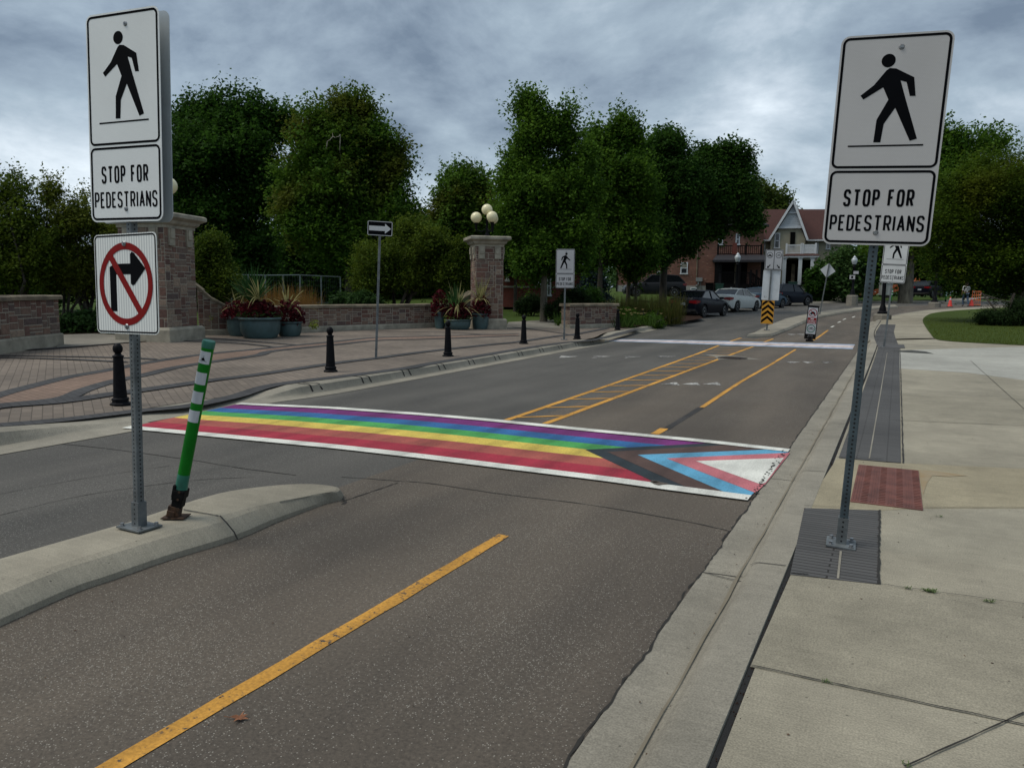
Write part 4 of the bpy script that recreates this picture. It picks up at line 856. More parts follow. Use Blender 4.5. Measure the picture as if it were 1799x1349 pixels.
# solve the lean from the photographed top: 360,597
fp = thing('flexible_post', 'bright green flexible post with white bands, leaning on the near concrete island', 'traffic post', (q[0], q[1], .138), (R(4), R(11.6), 0))
flex(fp, 1.19, .0375, [(.66, .078), (.785, .078), (.91, .078), (1.045, .08)])
fp_yaw = R(26)
fp.rotation_euler = Euler((R(3), R(14.0), R(26)))
mb = MB(); f_ = -.0391*1.0
for pts in ([(-.012, 1.067), (.012, 1.067), (.004, 1.085), (-.004, 1.085)], [(-.003, 1.089), (.002, 1.099), (.004, 1.091)], [(-.022, 1.063), (.022, 1.063), (.022, 1.0655), (-.022, 1.0655)], [(-.008, 1.073), (-.014, 1.079), (-.006, 1.081)]): flat(mb, [(a, z) for a, z in pts], f_)
mb.build('sticker_mark', 'sign_black', fp)
bs = MB(); bs.box((0, 0, .004), (.15, .115, .008)); o = bs.build('base_plate', 'rust', fp, bevel=.002); o.rotation_euler = (Euler((R(3), R(14.0), 0)).to_matrix().inverted()).to_euler()
mb = MB(); mb.box((-.01, -.01, .045), (.075, .06, .07)); mb.box((-.02, -.045, .03), (.05, .012, .045)); mb.build('foot_bracket', 'rust', fp, bevel=.004)
# ------------------------------------------------------------------ bollards
mat('iron_black', (.004, .0042, .006), .55, var=.35, scale=14, spec=.12, bump=.1, bscale=30)
BH = .86
def bollard():
    r = thing('bollard', '-', 'bollard', (0, 0, 0), group='black bollards along the plaza kerb')
    mb = MB(); mb.lathe([(.165, 0), (.165, .022), (.15, .032), (.13, .036), (.125, .06), (.138, .072), (.132, .095), (.112, .105)], n=8); mb.build('foot', 'iron_black', r, bevel=.003)
    mb = MB()
    prof = []
    for i in range(13):
        z = .105+(.665-.105)*i/12; prof.append((.104-.030*i/12, z))
    n = 24; vs = []
    for r_, z in prof: vs += [(r_*(1+(.03 if k % 3 == 0 else 0))*math.cos(2*math.pi*k/n), r_*(1+(.03 if k % 3 == 0 else 0))*math.sin(2*math.pi*k/n), z) for k in range(n)]
    mb.add(vs, [(i*n+k, i*n+(k+1) % n, (i+1)*n+(k+1) % n, (i+1)*n+k) for i in range(12) for k in range(n)]); mb.lathe([(.074, .665), (.088, .672), (.088, .688), (.070, .695), (.052, .705), (.048, .72)], n=24); mb.build('shaft', 'iron_black', r, smooth=True)
    mb = MB(); mb.sphere((0, 0, .785), .077, 24); mb.build('ball', 'iron_black', r, smooth=True); return r
b0 = bollard()
bl = [((212, 711), 'bollard nearest the camera, just left of the left sign post'), ((581, 653), 'bollard standing alone left of the one-way sign post'), ((787, 626), 'bollard in front of the right-hand group of planters'), ((920, 604), 'bollard between the right gate pillar and the distant walking-figure sign'), ((1014, 596), 'bollard in front of the short stone wall'), ((1085, 580), 'farthest bollard, by the white lilies at the end of the short wall')]
for i, (p, lb) in enumerate(bl):
    q = atp(p[0], p[1]); o = b0 if i == 0 else dup(b0, (0, 0, 0)); o.location = (q[0], q[1], PZ+hpz(*q)); o.rotation_euler = (0, 0, R(20)); o['label'] = lb
    top = {0: 603, 1: 574, 2: 565, 3: 552, 4: 553, 5: 543}[i]; hpx = (p[1]-top)*pd(*q)/PF; o.scale = (.80, .80, .94); print('bollard h', hpx)
# ------------------------------------------------------------------ stonework
m, t, b = newmat('stone'); g_ = N(t, 'ShaderNodeNewGeometry'); cr_ = N(t, 'ShaderNodeValToRGB'); t.links.new(g_.outputs['Random Per Island'], cr_.inputs[0])
e = cr_.color_ramp; e.elements[0].color = (.095, .050, .040, 1); e.elements[1].color = (.25, .185, .135, 1)
for p, c in ((.2, (.15, .078, .058, 1)), (.4, (.085, .060, .054, 1)), (.6, (.185, .115, .082, 1)), (.8, (.12, .088, .072, 1))): k = e.elements.new(p); k.color = c
tc = N(t, 'ShaderNodeTexCoord'); n = N(t, 'ShaderNodeTexNoise'); n.inputs['Scale'].default_value = 14; n.inputs['Detail'].default_value = 6; t.links.new(tc.outputs['Object'], n.inputs['Vector'])
mr = N(t, 'ShaderNodeMapRange', i_1=.3, i_2=.7, i_3=.72, i_4=1.2); t.links.new(n.outputs['Fac'], mr.inputs[0]); s_ = N(t, 'ShaderNodeVectorMath', operation='SCALE'); t.links.new(cr_.outputs[0], s_.inputs[0]); t.links.new(mr.outputs[0], s_.inputs['Scale']); t.links.new(s_.outputs[0], b.inputs['Base Color']); b.inputs['Roughness'].default_value = .9
bp = N(t, 'ShaderNodeBump'); bp.inputs['Strength'].default_value = .8; bp.inputs['Distance'].default_value = .015; t.links.new(n.outputs['Fac'], bp.inputs['Height']); t.links.new(bp.outputs[0], b.inputs['Normal'])
mat('mortar', (.34, .31, .25), .95, var=.15, scale=20); mat('limestone', (.30, .275, .215), .85, var=.22, scale=3, bump=.3, bscale=25); mat('cap_brown', (.19, .155, .105), .85, var=.3, scale=3, bump=.3, bscale=20)
def ashlar(mb, O, U, Nn, w_, h_, seed, hf=None, cw=.095, ch=.078, smi=0, mmi=1):
    """random coursed stones on the rectangle from O along U (width) and z (height), facing Nn; hf(x) limits the height"""
    rnd = random.Random(seed); O, U, Nn = Vector(O), Vector(U).normalized(), Vector(Nn).normalized(); Z = Vector((0, 0, 1))
    nx = max(2, int(round(w_/cw))); nz = max(2, int(round(h_/ch))); cw, ch = w_/nx, h_/nz; used = [[False]*nz for _ in range(nx)]; g = .0105
    for j in range(nz):
        for i in range(nx):
            if used[i][j]: continue
            a = rnd.choice((2, 2, 3, 3, 4, 5)); b_ = rnd.choice((1, 1, 2, 2, 2, 3)); ww = 0
            while ww < a and i+ww < nx and not used[i+ww][j]: ww += 1
            hh = 0
            while hh < b_ and j+hh < nz and all(not used[i+k][j+hh] for k in range(ww)): hh += 1
            for k in range(ww):
                for l in range(hh): used[i+k][j+l] = True
            x0, x1, z0, z1 = i*cw+g, (i+ww)*cw-g, j*ch+g, (j+hh)*ch-g
            if hf:
                lim = min(hf(x0), hf(x1))
                if z0 > lim-.03: continue
                z1 = min(z1, lim)
            dpt = rnd.uniform(.007, .014); c = .006; jj = lambda: rnd.uniform(-.003, .003)
            P = [(x0, z0), (x1, z0), (x1, z1), (x0, z1)]; P2 = [(x0+c+jj(), z0+c+jj()), (x1-c+jj(), z0+c+jj()), (x1-c+jj(), z1-c+jj()), (x0+c+jj(), z1-c+jj())]
            vs = [O+U*p[0]+Z*p[1] for p in P]+[O+U*p[0]+Z*p[1]+Nn*(dpt-.004) for p in P]+[O+U*p[0]+Z*p[1]+Nn*dpt for p in P2]
            mb.add(vs, [(0, 1, 5, 4), (1, 2, 6, 5), (2, 3, 7, 6), (3, 0, 4, 7), (4, 5, 9, 8), (5, 6, 10, 9), (6, 7, 11, 10), (7, 4, 8, 11), (8, 9, 10, 11)], smi)
def shell(mb, O, U, Nn, w_, hf, dp, mi=1, n=1):
    """mortar backing, thickness dp behind the face"""
    O, U, Nn = Vector(O), Vector(U).normalized(), Vector(Nn).normalized(); Z = Vector((0, 0, 1))
    for i in range(n):
        a, b_ = w_*i/n, w_*(i+1)/n
        P = [O+U*a, O+U*b_, O+U*b_+Z*hf(b_), O+U*a+Z*hf(a)]; mb.add(P+[p-Nn*dp for p in P], [(0, 1, 2, 3), (7, 6, 5, 4), (0, 4, 5, 1), (1, 5, 6, 2), (2, 6, 7, 3), (3, 7, 4, 0)], mi)
def gate_pillar(loc, yaw, s, label, hgt, seed):
    """s = shaft width, hgt = total height"""
    r = thing('gate_pillar', label, 'stone pillar', loc, (0, 0, yaw)); hb = .38; hc = .36; hs = hgt-hb-hc; a = s/2
    mb = MB(); mb.add([(x*(a+.14), y*(a+.14), z) for z in (-.1, hb-.06) for x, y in ((-1, -1), (1, -1), (1, 1), (-1, 1))]+[(x*(a+.09), y*(a+.09), hb) for x, y in ((-1, -1), (1, -1), (1, 1), (-1, 1))], [(0, 1, 5, 4), (1, 2, 6, 5), (2, 3, 7, 6), (3, 0, 4, 7), (4, 5, 9, 8), (5, 6, 10, 9), (6, 7, 11, 10), (7, 4, 8, 11), (8, 9, 10, 11)])
    mb.build('plinth', 'limestone', r, bevel=.012)
    mb = MB(); mb.b6(-a, a, -a, a, hb, hb+hs, 1)
    for k, (ux, uy, nx_, ny_) in enumerate(((1, 0, 0, -1), (0, 1, 1, 0), (-1, 0, 0, 1), (0, -1, -1, 0))):
        O = Vector((0, 0, hb))+Vector((nx_, ny_, 0))*a-Vector((ux, uy, 0))*a; ashlar(mb, O, (ux, uy, 0), (nx_, ny_, 0), s, hs, seed+k)
    mb.build('shaft', ('stone', 'mortar'), r)
    mb = MB(); z0 = hb+hs; pr = [(a+.03, z0-.02), (a+.03, z0+.05), (a+.10, z0+.10), (a+.13, z0+.17), (a+.22, z0+.22), (a+.25, z0+.24), (a+.25, z0+.33), (a+.19, z0+.36)]
    sq = ((-1, -1), (1, -1), (1, 1), (-1, 1)); vs = [(x*q, y*q, z) for q, z in pr for x, y in sq]; mb.add(vs, [(i*4+k, i*4+(k+1) % 4, (i+1)*4+(k+1) % 4, (i+1)*4+k) for i in range(len(pr)-1) for k in range(4)]+[(3, 2, 1, 0), tuple(range(len(vs)-4, len(vs)))]); mb.build('cap', 'limestone', r, bevel=.008)
    for (ux, uy, nx_, ny_) in ((1, 0, 0, -1), (0, 1, 1, 0), (-1, 0, 0, 1), (0, -1, -1, 0)):
        for q in (-.28, .28):
            c = Vector((nx_, ny_, 0))*(a+.02)+Vector((ux, uy, 0))*(q*s*1.05); e_ = Matrix.Rotation(math.atan2(uy, ux), 3, 'Z')
            mb = MB(); mb.box(c+Vector((0, 0, z0-.24)), (.24, .07, .44), M=e_); mb.box(c+Vector((nx_, ny_, 0))*.045+Vector((0, 0, z0-.15)), (.17, .04, .25), M=e_); mb.build('corbel', 'limestone', r, bevel=.006)
    return r
def lamp_cluster(loc, yaw, label, gr=.20, d_=.40):
    r = thing('pillar_lamp', label, 'lamp', loc, (0, 0, yaw))
    mb = MB(); mb.lathe([(.16, 0), (.16, .04), (.09, .07), (.06, .14), (.045, .2), (.045, .73), (.07, .77), (.085, .81)], n=16); mb.build('stem', 'iron_black', r, smooth=True)
    mb = MB(); mb.sphere((0, 0, .81+gr*.92), gr, 28); mb.build('globe', 'globe', r, smooth=True)
    for k in range(3):
        a = R(180+120*k); c, s_ = math.cos(a), math.sin(a)
        mb = MB(); mb.tube([(c*.04, s_*.04, .30), (c*.18, s_*.18, .20), (c*.32, s_*.32, .22), (c*d_, s_*d_, .32)], .02, 8); mb.lathe([(.035, .28), (.05, .44), (.075, .50), (.085, .52)], (c*d_, s_*d_, 0), 14); mb.lathe([(.02, .2), (.03, .26), (.02, .30)], (c*d_, s_*d_, 0), 10); ar = mb.build('arm', 'iron_black', r, smooth=True)
        mb = MB(); mb.sphere((c*d_, s_*d_, .52+gr*.92), gr, 28); mb.build('globe', 'globe', r, smooth=True)
    return r
mat('globe', (.72, .66, .42), .25, var=.03, scale=2, spec=.5)
# right-hand pillar (B): front corner seen at 886
zB = PZ+gz(-13, 25.5); DB = pd(*at(860, 579, PZ)); sB = DB/PF
cB = at(857, 577, PZ+.02); yawB = R(26+14)
hB = (578-415)*sB; wB = 1.02
gpB = gate_pillar((cB[0]-.35, cB[1]+.55, zB), yawB, wB, 'right-hand brown stone gate pillar with pale cap behind the farther planters', hB, 100)
lamp_cluster((cB[0]-.35, cB[1]+.55, zB+hB), R(26), 'three visible cream globe lamps on top of the right-hand gate pillar', .205)
cA = at(273, 592, PZ+.12); DA = pd(*cA); sA = DA/PF; hA = (592-364)*sA*.985; zA = PZ+gz(*cA)
gpA = gate_pillar((cA[0]-.45, cA[1]+.55, zA-.02), R(26-10), 1.28, 'left-hand brown stone gate pillar partly hidden behind the no right turn sign', hA, 200)
lamp_cluster((cA[0]-.45, cA[1]+.55, zA+hA-.02), R(206), 'globe lamps on the left-hand gate pillar, one cream globe seen beside the sign', .22, .36)
def stone_wall(name_label, pts, hts, thick, seed, capm='cap_brown', base=.22, capo=.07, capt=.10, zb=PZ, ends=True, baseo=.05):
    """wall along ground points with heights at each point; the first side faces the street (right of travel)"""
    r = thing('stone_wall', name_label, 'stone wall', (pts[0][0], pts[0][1], zb+gz(*pts[0]))); off = Vector((pts[0][0], pts[0][1], zb+gz(*pts[0])))
    body = MB(off); cap = MB(off); bas = MB(off)
    for i in range(len(pts)-1):
        a, b_ = Vector((*pts[i], 0)), Vector((*pts[i+1], 0)); d_ = b_-a; L_ = d_.length; u = d_.normalized(); nn = Vector((u.y, -u.x, 0)); z0 = zb+min(gz(*pts[i]), gz(*pts[i+1]))
        h0, h1 = hts[i], hts[i+1]; hf = lambda x, h0=h0, h1=h1, L_=L_: h0+(h1-h0)*x/L_-base
        O = Vector((a.x, a.y, z0+base)); shell(body, O, u, nn, L_, hf, thick); ashlar(body, O, u, nn, L_, max(h0, h1)-base, seed+i*7, hf)
        ashlar(body, O+u*L_-nn*thick, -u, -nn, L_, max(h0, h1)-base, seed+i*7+3, lambda x, h0=h0, h1=h1, L_=L_: h1+(h0-h1)*x/L_-base)
        if ends and i == 0: ashlar(body, O-nn*thick, nn, -u, thick, h0-base, seed+91)
        if ends and i == len(pts)-2: ashlar(body, O+u*L_, -nn, u, thick, h1-base, seed+92)
        # base course and cap as bent prisms
        for mbx, o1, zlo, zhi in ((bas, baseo, (-.12, -.12), (base, base)), (cap, capo, (h0+.001, h1+.001), (h0+capt, h1+capt))):
            A0, B0 = a+nn*o1, b_+nn*o1; A1, B1 = a-nn*(thick+o1), b_-nn*(thick+o1)
            if i == 0: A0 -= u*o1; A1 -= u*o1
            if i == len(pts)-2: B0 += u*o1; B1 += u*o1
            else: B0 += u*.01; B1 += u*.01
            def up_(p, z): return Vector((p.x, p.y, z0+z))
            e_ = (zhi[0]-zlo[0])*.25 if mbx is cap else .03; c_ = .035 if mbx is cap else .02
            vs = [up_(A0, zlo[0]), up_(B0, zlo[1]), up_(B0, zhi[1]-e_), up_(A0, zhi[0]-e_), up_(A0-nn*c_, zhi[0]), up_(B0-nn*c_, zhi[1]), up_(B1+nn*c_, zhi[1]), up_(A1+nn*c_, zhi[0]), up_(A1, zhi[0]-e_), up_(B1, zhi[1]-e_), up_(B1, zlo[1]), up_(A1, zlo[0])]
            mbx.add(vs, [(0, 1, 2, 3), (3, 2, 5, 4), (4, 5, 6, 7), (7, 6, 9, 8), (8, 9, 10, 11), (11, 10, 1, 0), (0, 3, 4, 7, 8, 11), (1, 10, 9, 6, 5, 2)])
    body.build('stonework', ('stone', 'mortar'), r); cap.build('coping', capm, r); bas.build('base_course', 'limestone', r); return r
def subdiv(pts, hts, n):
    P = interp(pts, n); Hh = []
    for i in range(len(hts)-1):
        for k in range(n): Hh.append(hts[i]+(hts[i+1]-hts[i])*k/n)
    Hh.append(hts[-1]); return P, Hh
lw = ats([(-90, 634), (20, 619), (107, 607)], PZ); stone_wall('low stone wall at the far left edge with pale base course', lw, [1.08]*3, .45, 300, base=.30)
pB = (cB[0]-.9, cB[1]+.3)
low = ats([(350, 589), (372, 589), (398, 588.5), (420, 588), (470, 586.5), (560, 582.5), (620, 580), (690, 577.5), (760, 575.2), (800, 574.4), (815, 574), (832, 573.6)], PZ)
P_, H_ = subdiv(low, [1.40, 1.02, .78, .74, .74, .76, .76, .76, .78, .78, 1.05, 1.28], 2)
stone_wall('long low curved stone wall running between the two gate pillars', P_, H_, .38, 400, base=.17)
w3 = ats([(1001, 577), (1083, 575)], PZ); sw3 = pd(*w3[0])/PF; stone_wall('short stone wall right of the distant walking-figure sign', [w3[0], w3[1]], [.86, .86], .5, 500, base=.16, capt=.11)
# ------------------------------------------------------------------ planters
mat('planter_teal', (.045, .085, .088), .55, var=.25, scale=3); mat('soil', (.02, .014, .010), .95, bump=1, bscale=40)
mat('flower_white', (.62, .60, .52), .8, var=.08); mat('lily_yellow', (.60, .46, .22), .7)
for nm_, c1, c2 in (('leaf_red', (.030, .004, .008), (.11, .014, .020)), ('leaf_dark', (.010, .012, .006), (.030, .028, .012)), ('leaf_lime', (.10, .14, .02), (.28, .32, .06)), ('leaf_spike', (.018, .055, .018), (.05, .115, .035)), ('leaf_striped', (.20, .20, .08), (.36, .33, .15)), ('leaf_lily', (.03, .07, .012), (.08, .14, .03)), ('straw', (.16, .085, .025), (.30, .17, .055)), ('leaf_hosta', (.02, .05, .012), (.05, .10, .03))):
    leafmat(nm_, c1, c2)
def blades(mb, c, n, ln, wd, rnd, up_=(.3, 1.), droop=.5, spread=.05, seg=5):
    c = Vector(c)
    for _ in range(n):
        a = rnd.random()*2*math.pi; el = R(90)*rnd.uniform(*up_); l = ln*rnd.uniform(.65, 1.15); d = Vector((math.cos(a), math.sin(a), 0)); sd_ = Vector((-math.sin(a), math.cos(a), 0)); p = c+d*rnd.uniform(0, spread)+sd_*rnd.uniform(-spread, spread); vs = []
        for k in range(seg+1):
            t = k/seg; q = p+d*(l*t*math.cos(el))+Vector((0, 0, l*(t*math.sin(el)-droop*t*t*math.cos(el)))); ww = wd*(1-t)**.6*(.6+.8*min(1, t*3)) if k < seg else .0008
            vs += [q+sd_*ww/2, q-sd_*ww/2]
        mb.add(vs, [(2*k, 2*k+1, 2*k+3, 2*k+2) for k in range(seg)])
def leafball(mb, c, rx, ry, rz, n, s, rnd, mi=0, low=-.3):
    for _ in range(n):
        while True:
            v = Vector((rnd.uniform(-1, 1), rnd.uniform(-1, 1), rnd.uniform(low, 1)))
            if .35 < v.length < 1: break
        p = Vector(c)+Vector((v.x*rx, v.y*ry, v.z*rz)); q = Euler((rnd.uniform(-1, 1), rnd.uniform(-1, 1), rnd.random()*6.3)).to_matrix(); k = s*rnd.uniform(.6, 1.3)
        mb.add([p+q@Vector(u)*k for u in ((-.5, 0, 0), (0, -.28, .06), (.6, 0, -.04), (0, .28, .06))], [(0, 1, 2, 3)], mi)
def planter(px, py, d_px, h_px, label, seed, back=0., spike=0, plants=True, sc_=1.):
    x, y = at(px, py, PZ); D = pd(x, y)+back; s_ = D/PF; b_ = Vector((x, y, 0)); dirv = Vector((x, y, 0)).normalized(); c = b_+dirv*(d_px*s_/2+back); r_ = d_px*s_/2; h_ = h_px*s_; z = PZ+gz(c.x, c.y)
    rnd = random.Random(seed); rt_ = thing('planter', label, 'planter', (c.x, c.y, z), group='grey-green planters against the low wall')
    mb = MB(); mb.lathe([(r_*.60, 0), (r_*.78, .01), (r_*.93, h_*.28), (r_*.97, h_*.6), (r_*.95, h_*.84), (r_*1.0, h_*.86), (r_*1.04, h_*.93), (r_*1.0, h_), (r_*.93, h_), (r_*.90, h_*.8), (.01, h_*.8)], n=40); mb.build('bowl', 'planter_teal', rt_, smooth=True)
    mb = MB(); mb.lathe([(r_*.91, h_*.86), (r_*.5, h_*.92), (.01, h_*.93)], n=24); mb.build('soil', 'soil', rt_)
    o = []
    def pt(name, label_, dx, dy): return thing(name, label_, 'plant', (c.x+dx, c.y+dy, z+h_*.9))
    return rt_, c, r_, z+h_*.9, rnd
PL = []
PL.append(planter(422, 591.5, 44, 34, 'round grey-green planter half hidden behind the big left-hand bowl', 1, back=.0))
PL.append(planter(458, 596, 72, 37, 'biggest grey-green planter bowl, in the left-hand group', 2))
PL.append(planter(509, 592, 44, 26, 'small low planter bowl at the right end of the left-hand group', 3))
PL.append(planter(773, 578, 20, 30, 'narrow planter at the left end of the right-hand group', 4, back=.0))
PL.append(planter(804, 580, 48, 18, 'shallow wide planter bowl in the middle of the right-hand group', 5))
PL.append(planter(844, 579, 30, 28, 'tall planter at the right end of the right-hand group by the pillar', 6))
def plantmesh(nm, m_, fn, c, label, cat='plant'):
    mb = MB(c); fn(mb); o = mb.build(nm, m_, loc=tuple(c)); tag(o, label, cat); return o
def red_mass(i, k, where, n=420, rz=.38):
    _, c, r_, z, rnd = PL[i]; C0 = Vector((c.x, c.y, z)); plantmesh('coleus', 'leaf_red', lambda mb: leafball(mb, C0+Vector((0, 0, .12)), r_*k, r_*k, rz, n, .13, rnd), C0, 'dark red leafy plant '+where)
def striped(i, where, n=16, ln=.75, dz=.1, dx=0):
    n = int(n*1.5); ln *= 1.45; dz += .15
    _, c, r_, z, rnd = PL[i]; C0 = Vector((c.x+dx, c.y, z+dz)); plantmesh('flax_plant', 'leaf_striped', lambda mb: blades(mb, C0, n, ln, .042, rnd, (.22, .9), .7, .06), C0, 'arching cream-striped leaves '+where)
def spiky(i, where, n=70, ln=1.0, dx=0, dz=.25):
    _, c, r_, z, rnd = PL[i]; C0 = Vector((c.x+dx, c.y, z+dz)); plantmesh('dracaena', 'leaf_spike', lambda mb: blades(mb, C0, n, ln, .045, rnd, (.35, 1.), .12, .05), C0, 'upright spiky green plant '+where)
def trail(i, m_, where, k=1.1, n=300, dz=-.02, s=.07, nm='edging_foliage', off=(0, 0)):
    _, c, r_, z, rnd = PL[i]; C0 = Vector((c.x+off[0], c.y+off[1], z+dz)); plantmesh(nm, m_, lambda mb: leafball(mb, C0, r_*k, r_*k, .16, n, s, rnd, low=-.8), C0, where)['kind'] = 'thing'
red_mass(0, 1.5, 'in the half-hidden left planter', 420, .42); red_mass(1, .95, 'in the biggest left bowl', 800, .45); red_mass(2, 1.25, 'in the small low left bowl', 600, .6)
red_mass(3, 1.6, 'in the narrow planter of the right group', 420, .75); red_mass(4, .95, 'in the shallow wide right bowl', 700, .6); red_mass(5, 1.3, 'in the tall planter by the pillar', 500, .62)
spiky(1, 'rising from the biggest left bowl', 90, 1.15, -.25, .45); spiky(4, 'rising behind the shallow wide right bowl', 80, .95, -.1, .35)
striped(1, 'in the biggest left bowl', 18, .85, .35); striped(2, 'in the small low left bowl', 16, .8, .25); striped(0, 'in the half-hidden left planter', 8, .6, .1)
striped(4, 'in the shallow wide right bowl', 20, .8, .25); striped(5, 'in the tall planter by the pillar', 20, .85, .35)
trail(1, 'leaf_hosta', 'green edging foliage in the biggest left bowl', 1.12, 620, .12); trail(2, 'leaf_lime', 'lime green foliage spilling over the right rim of the small low left bowl', .45, 160, -.05, .06, off=(.62, .35)); trail(0, 'leaf_lime', 'pale green sprig at the left rim of the half-hidden left planter', .3, 70, 0, .06, off=(-.75, -.35))
trail(2, 'leaf_hosta', 'green edging foliage in the small low left bowl', .9, 240); trail(4, 'leaf_hosta', 'green trailing foliage over the rim of the shallow wide right bowl', 1.15, 420, .08, .07); trail(5, 'leaf_hosta', 'green foliage at the rim of the tall planter by the pillar', 1.0, 180); trail(4, 'leaf_lime', 'lime sprig at the front of the shallow wide right bowl', .35, 60, .02, .05, off=(-.1, -.5))
def flowers(i, n, where, k=1.0, dz=.06, off=(0, 0), sz=.03):
    _, c, r_, z, rnd = PL[i]; C0 = Vector((c.x+off[0], c.y+off[1], z+dz))
    def fn(mb):
        for _ in range(n):
            p = C0+Vector((rnd.uniform(-1, 1)*r_*k, rnd.uniform(-1, .2)*r_*k, rnd.uniform(0, .12)))
            for j in range(5): a = j*1.257; mb.add([p, p+Vector((math.cos(a)*sz, math.sin(a)*sz, sz*.3)), p+Vector((math.cos(a+1)*sz, math.sin(a+1)*sz, sz*.3))], [(0, 1, 2)])
            mb.sphere(p, sz*.4, 6)
    plantmesh('small_flowers', 'flower_white', fn, C0, where, 'flowers')['kind'] = 'stuff'
flowers(2, 34, 'little white flowers in the small low left bowl', .8); flowers(1, 8, 'few white flowers in the biggest left bowl', .7)
# green bin-like tapering: ornamental grasses behind the low wall
def grass_clump(x, y, z, n, ln, rnd, m_, nm, label, cat='ornamental grass', sp=.25, wd=.012, up_=(.75, 1.0)):
    C0 = Vector((x, y, z)); mb = MB(C0); blades(mb, C0, n, ln, wd, rnd, up_, .25, sp, 4); o = mb.build(nm, m_, loc=tuple(C0)); tag(o, label, cat); return o
rnd = random.Random(77)
for k, (px, lb) in enumerate(((452, 'first straw-coloured grass clump behind the low wall, from the left'), (474, 'second straw-coloured grass clump from the left'), (496, 'third straw-coloured grass clump from the left'), (517, 'fourth straw-coloured grass clump from the left'), (540, 'rightmost straw-coloured grass clump behind the low wall'))):
    p = pos(px, 548, 27.5); z = gz(p.x, p.y)+.1; grass_clump(p.x, p.y, z, 260, 1.45, rnd, 'straw', 'ornamental_grass', lb, sp=.28, wd=.014)
# ------------------------------------------------------------------ trees
mat('bark', (.050, .042, .032), .95, var=.4, scale=6, bump=1., bscale=14, stretch=(1, 1, .25)); mat('bark_pale', (.11, .10, .075), .95, var=.35, scale=5, bump=1., bscale=14, stretch=(1, 1, .25))
leafmat('lf_maple', (.026, .070, .008), (.100, .19, .020)); leafmat('lf_dark', (.013, .042, .006), (.050, .115, .016)); leafmat('lf_turn', (.024, .068, .008), (.095, .18, .020), tip=(.085, .105, .014))
leafmat('lf_oak', (.014, .044, .006), (.055, .120, .020)); leafmat('lf_yellow', (.040, .065, .008), (.16, .185, .025)); leafmat('lf_olive', (.030, .060, .006), (.115, .16, .018)); leafmat('lf_locust', (.018, .048, .005), (.085, .135, .012), tip=(.11, .14, .015))
leafmat('lf_spruce', (.02, .04, .045), (.05, .085, .09)); leafmat('lf_yew', (.010, .022, .008), (.030, .058, .016)); leafmat('lf_far', (.025, .060, .018), (.08, .15, .04)); leafmat('lf_limey', (.03, .06, .01), (.12, .16, .03))
def clumpy(B, seed, kids=10, core=.62, spires=0):
    rg = np.random.default_rng(seed+5000); out = []
    for b_ in B:
        x, y, z, a, c, h_ = b_; out.append((x, y, z, a*core, c*core, h_*core))
        for _ in range(kids):
            v = rg.normal(size=3); v[2] = v[2]*.9+.25; v /= np.linalg.norm(v); q = rg.uniform(.20, .40); o_ = 1-q*rg.uniform(.75, 1.15); m_ = min(a, h_)*.5+max(a, h_)*.5; out.append((x+v[0]*a*o_, y+v[1]*c*o_, z+v[2]*h_*o_, m_*q*rg.uniform(.8, 1.2), m_*q, m_*q*rg.uniform(.75, 1.25)))
        for _ in range(spires):
            a_ = rg.uniform(0, 6.28); rr_ = rg.uniform(0, .8); zz = math.sqrt(max(.05, 1-rr_*rr_)); q = rg.uniform(.10, .17)*min(a, h_); out.append((x+math.cos(a_)*rr_*a, y+math.sin(a_)*rr_*c, z+zz*h_*.95, q, q, q*rg.uniform(2.2, 3.6)))
    return out
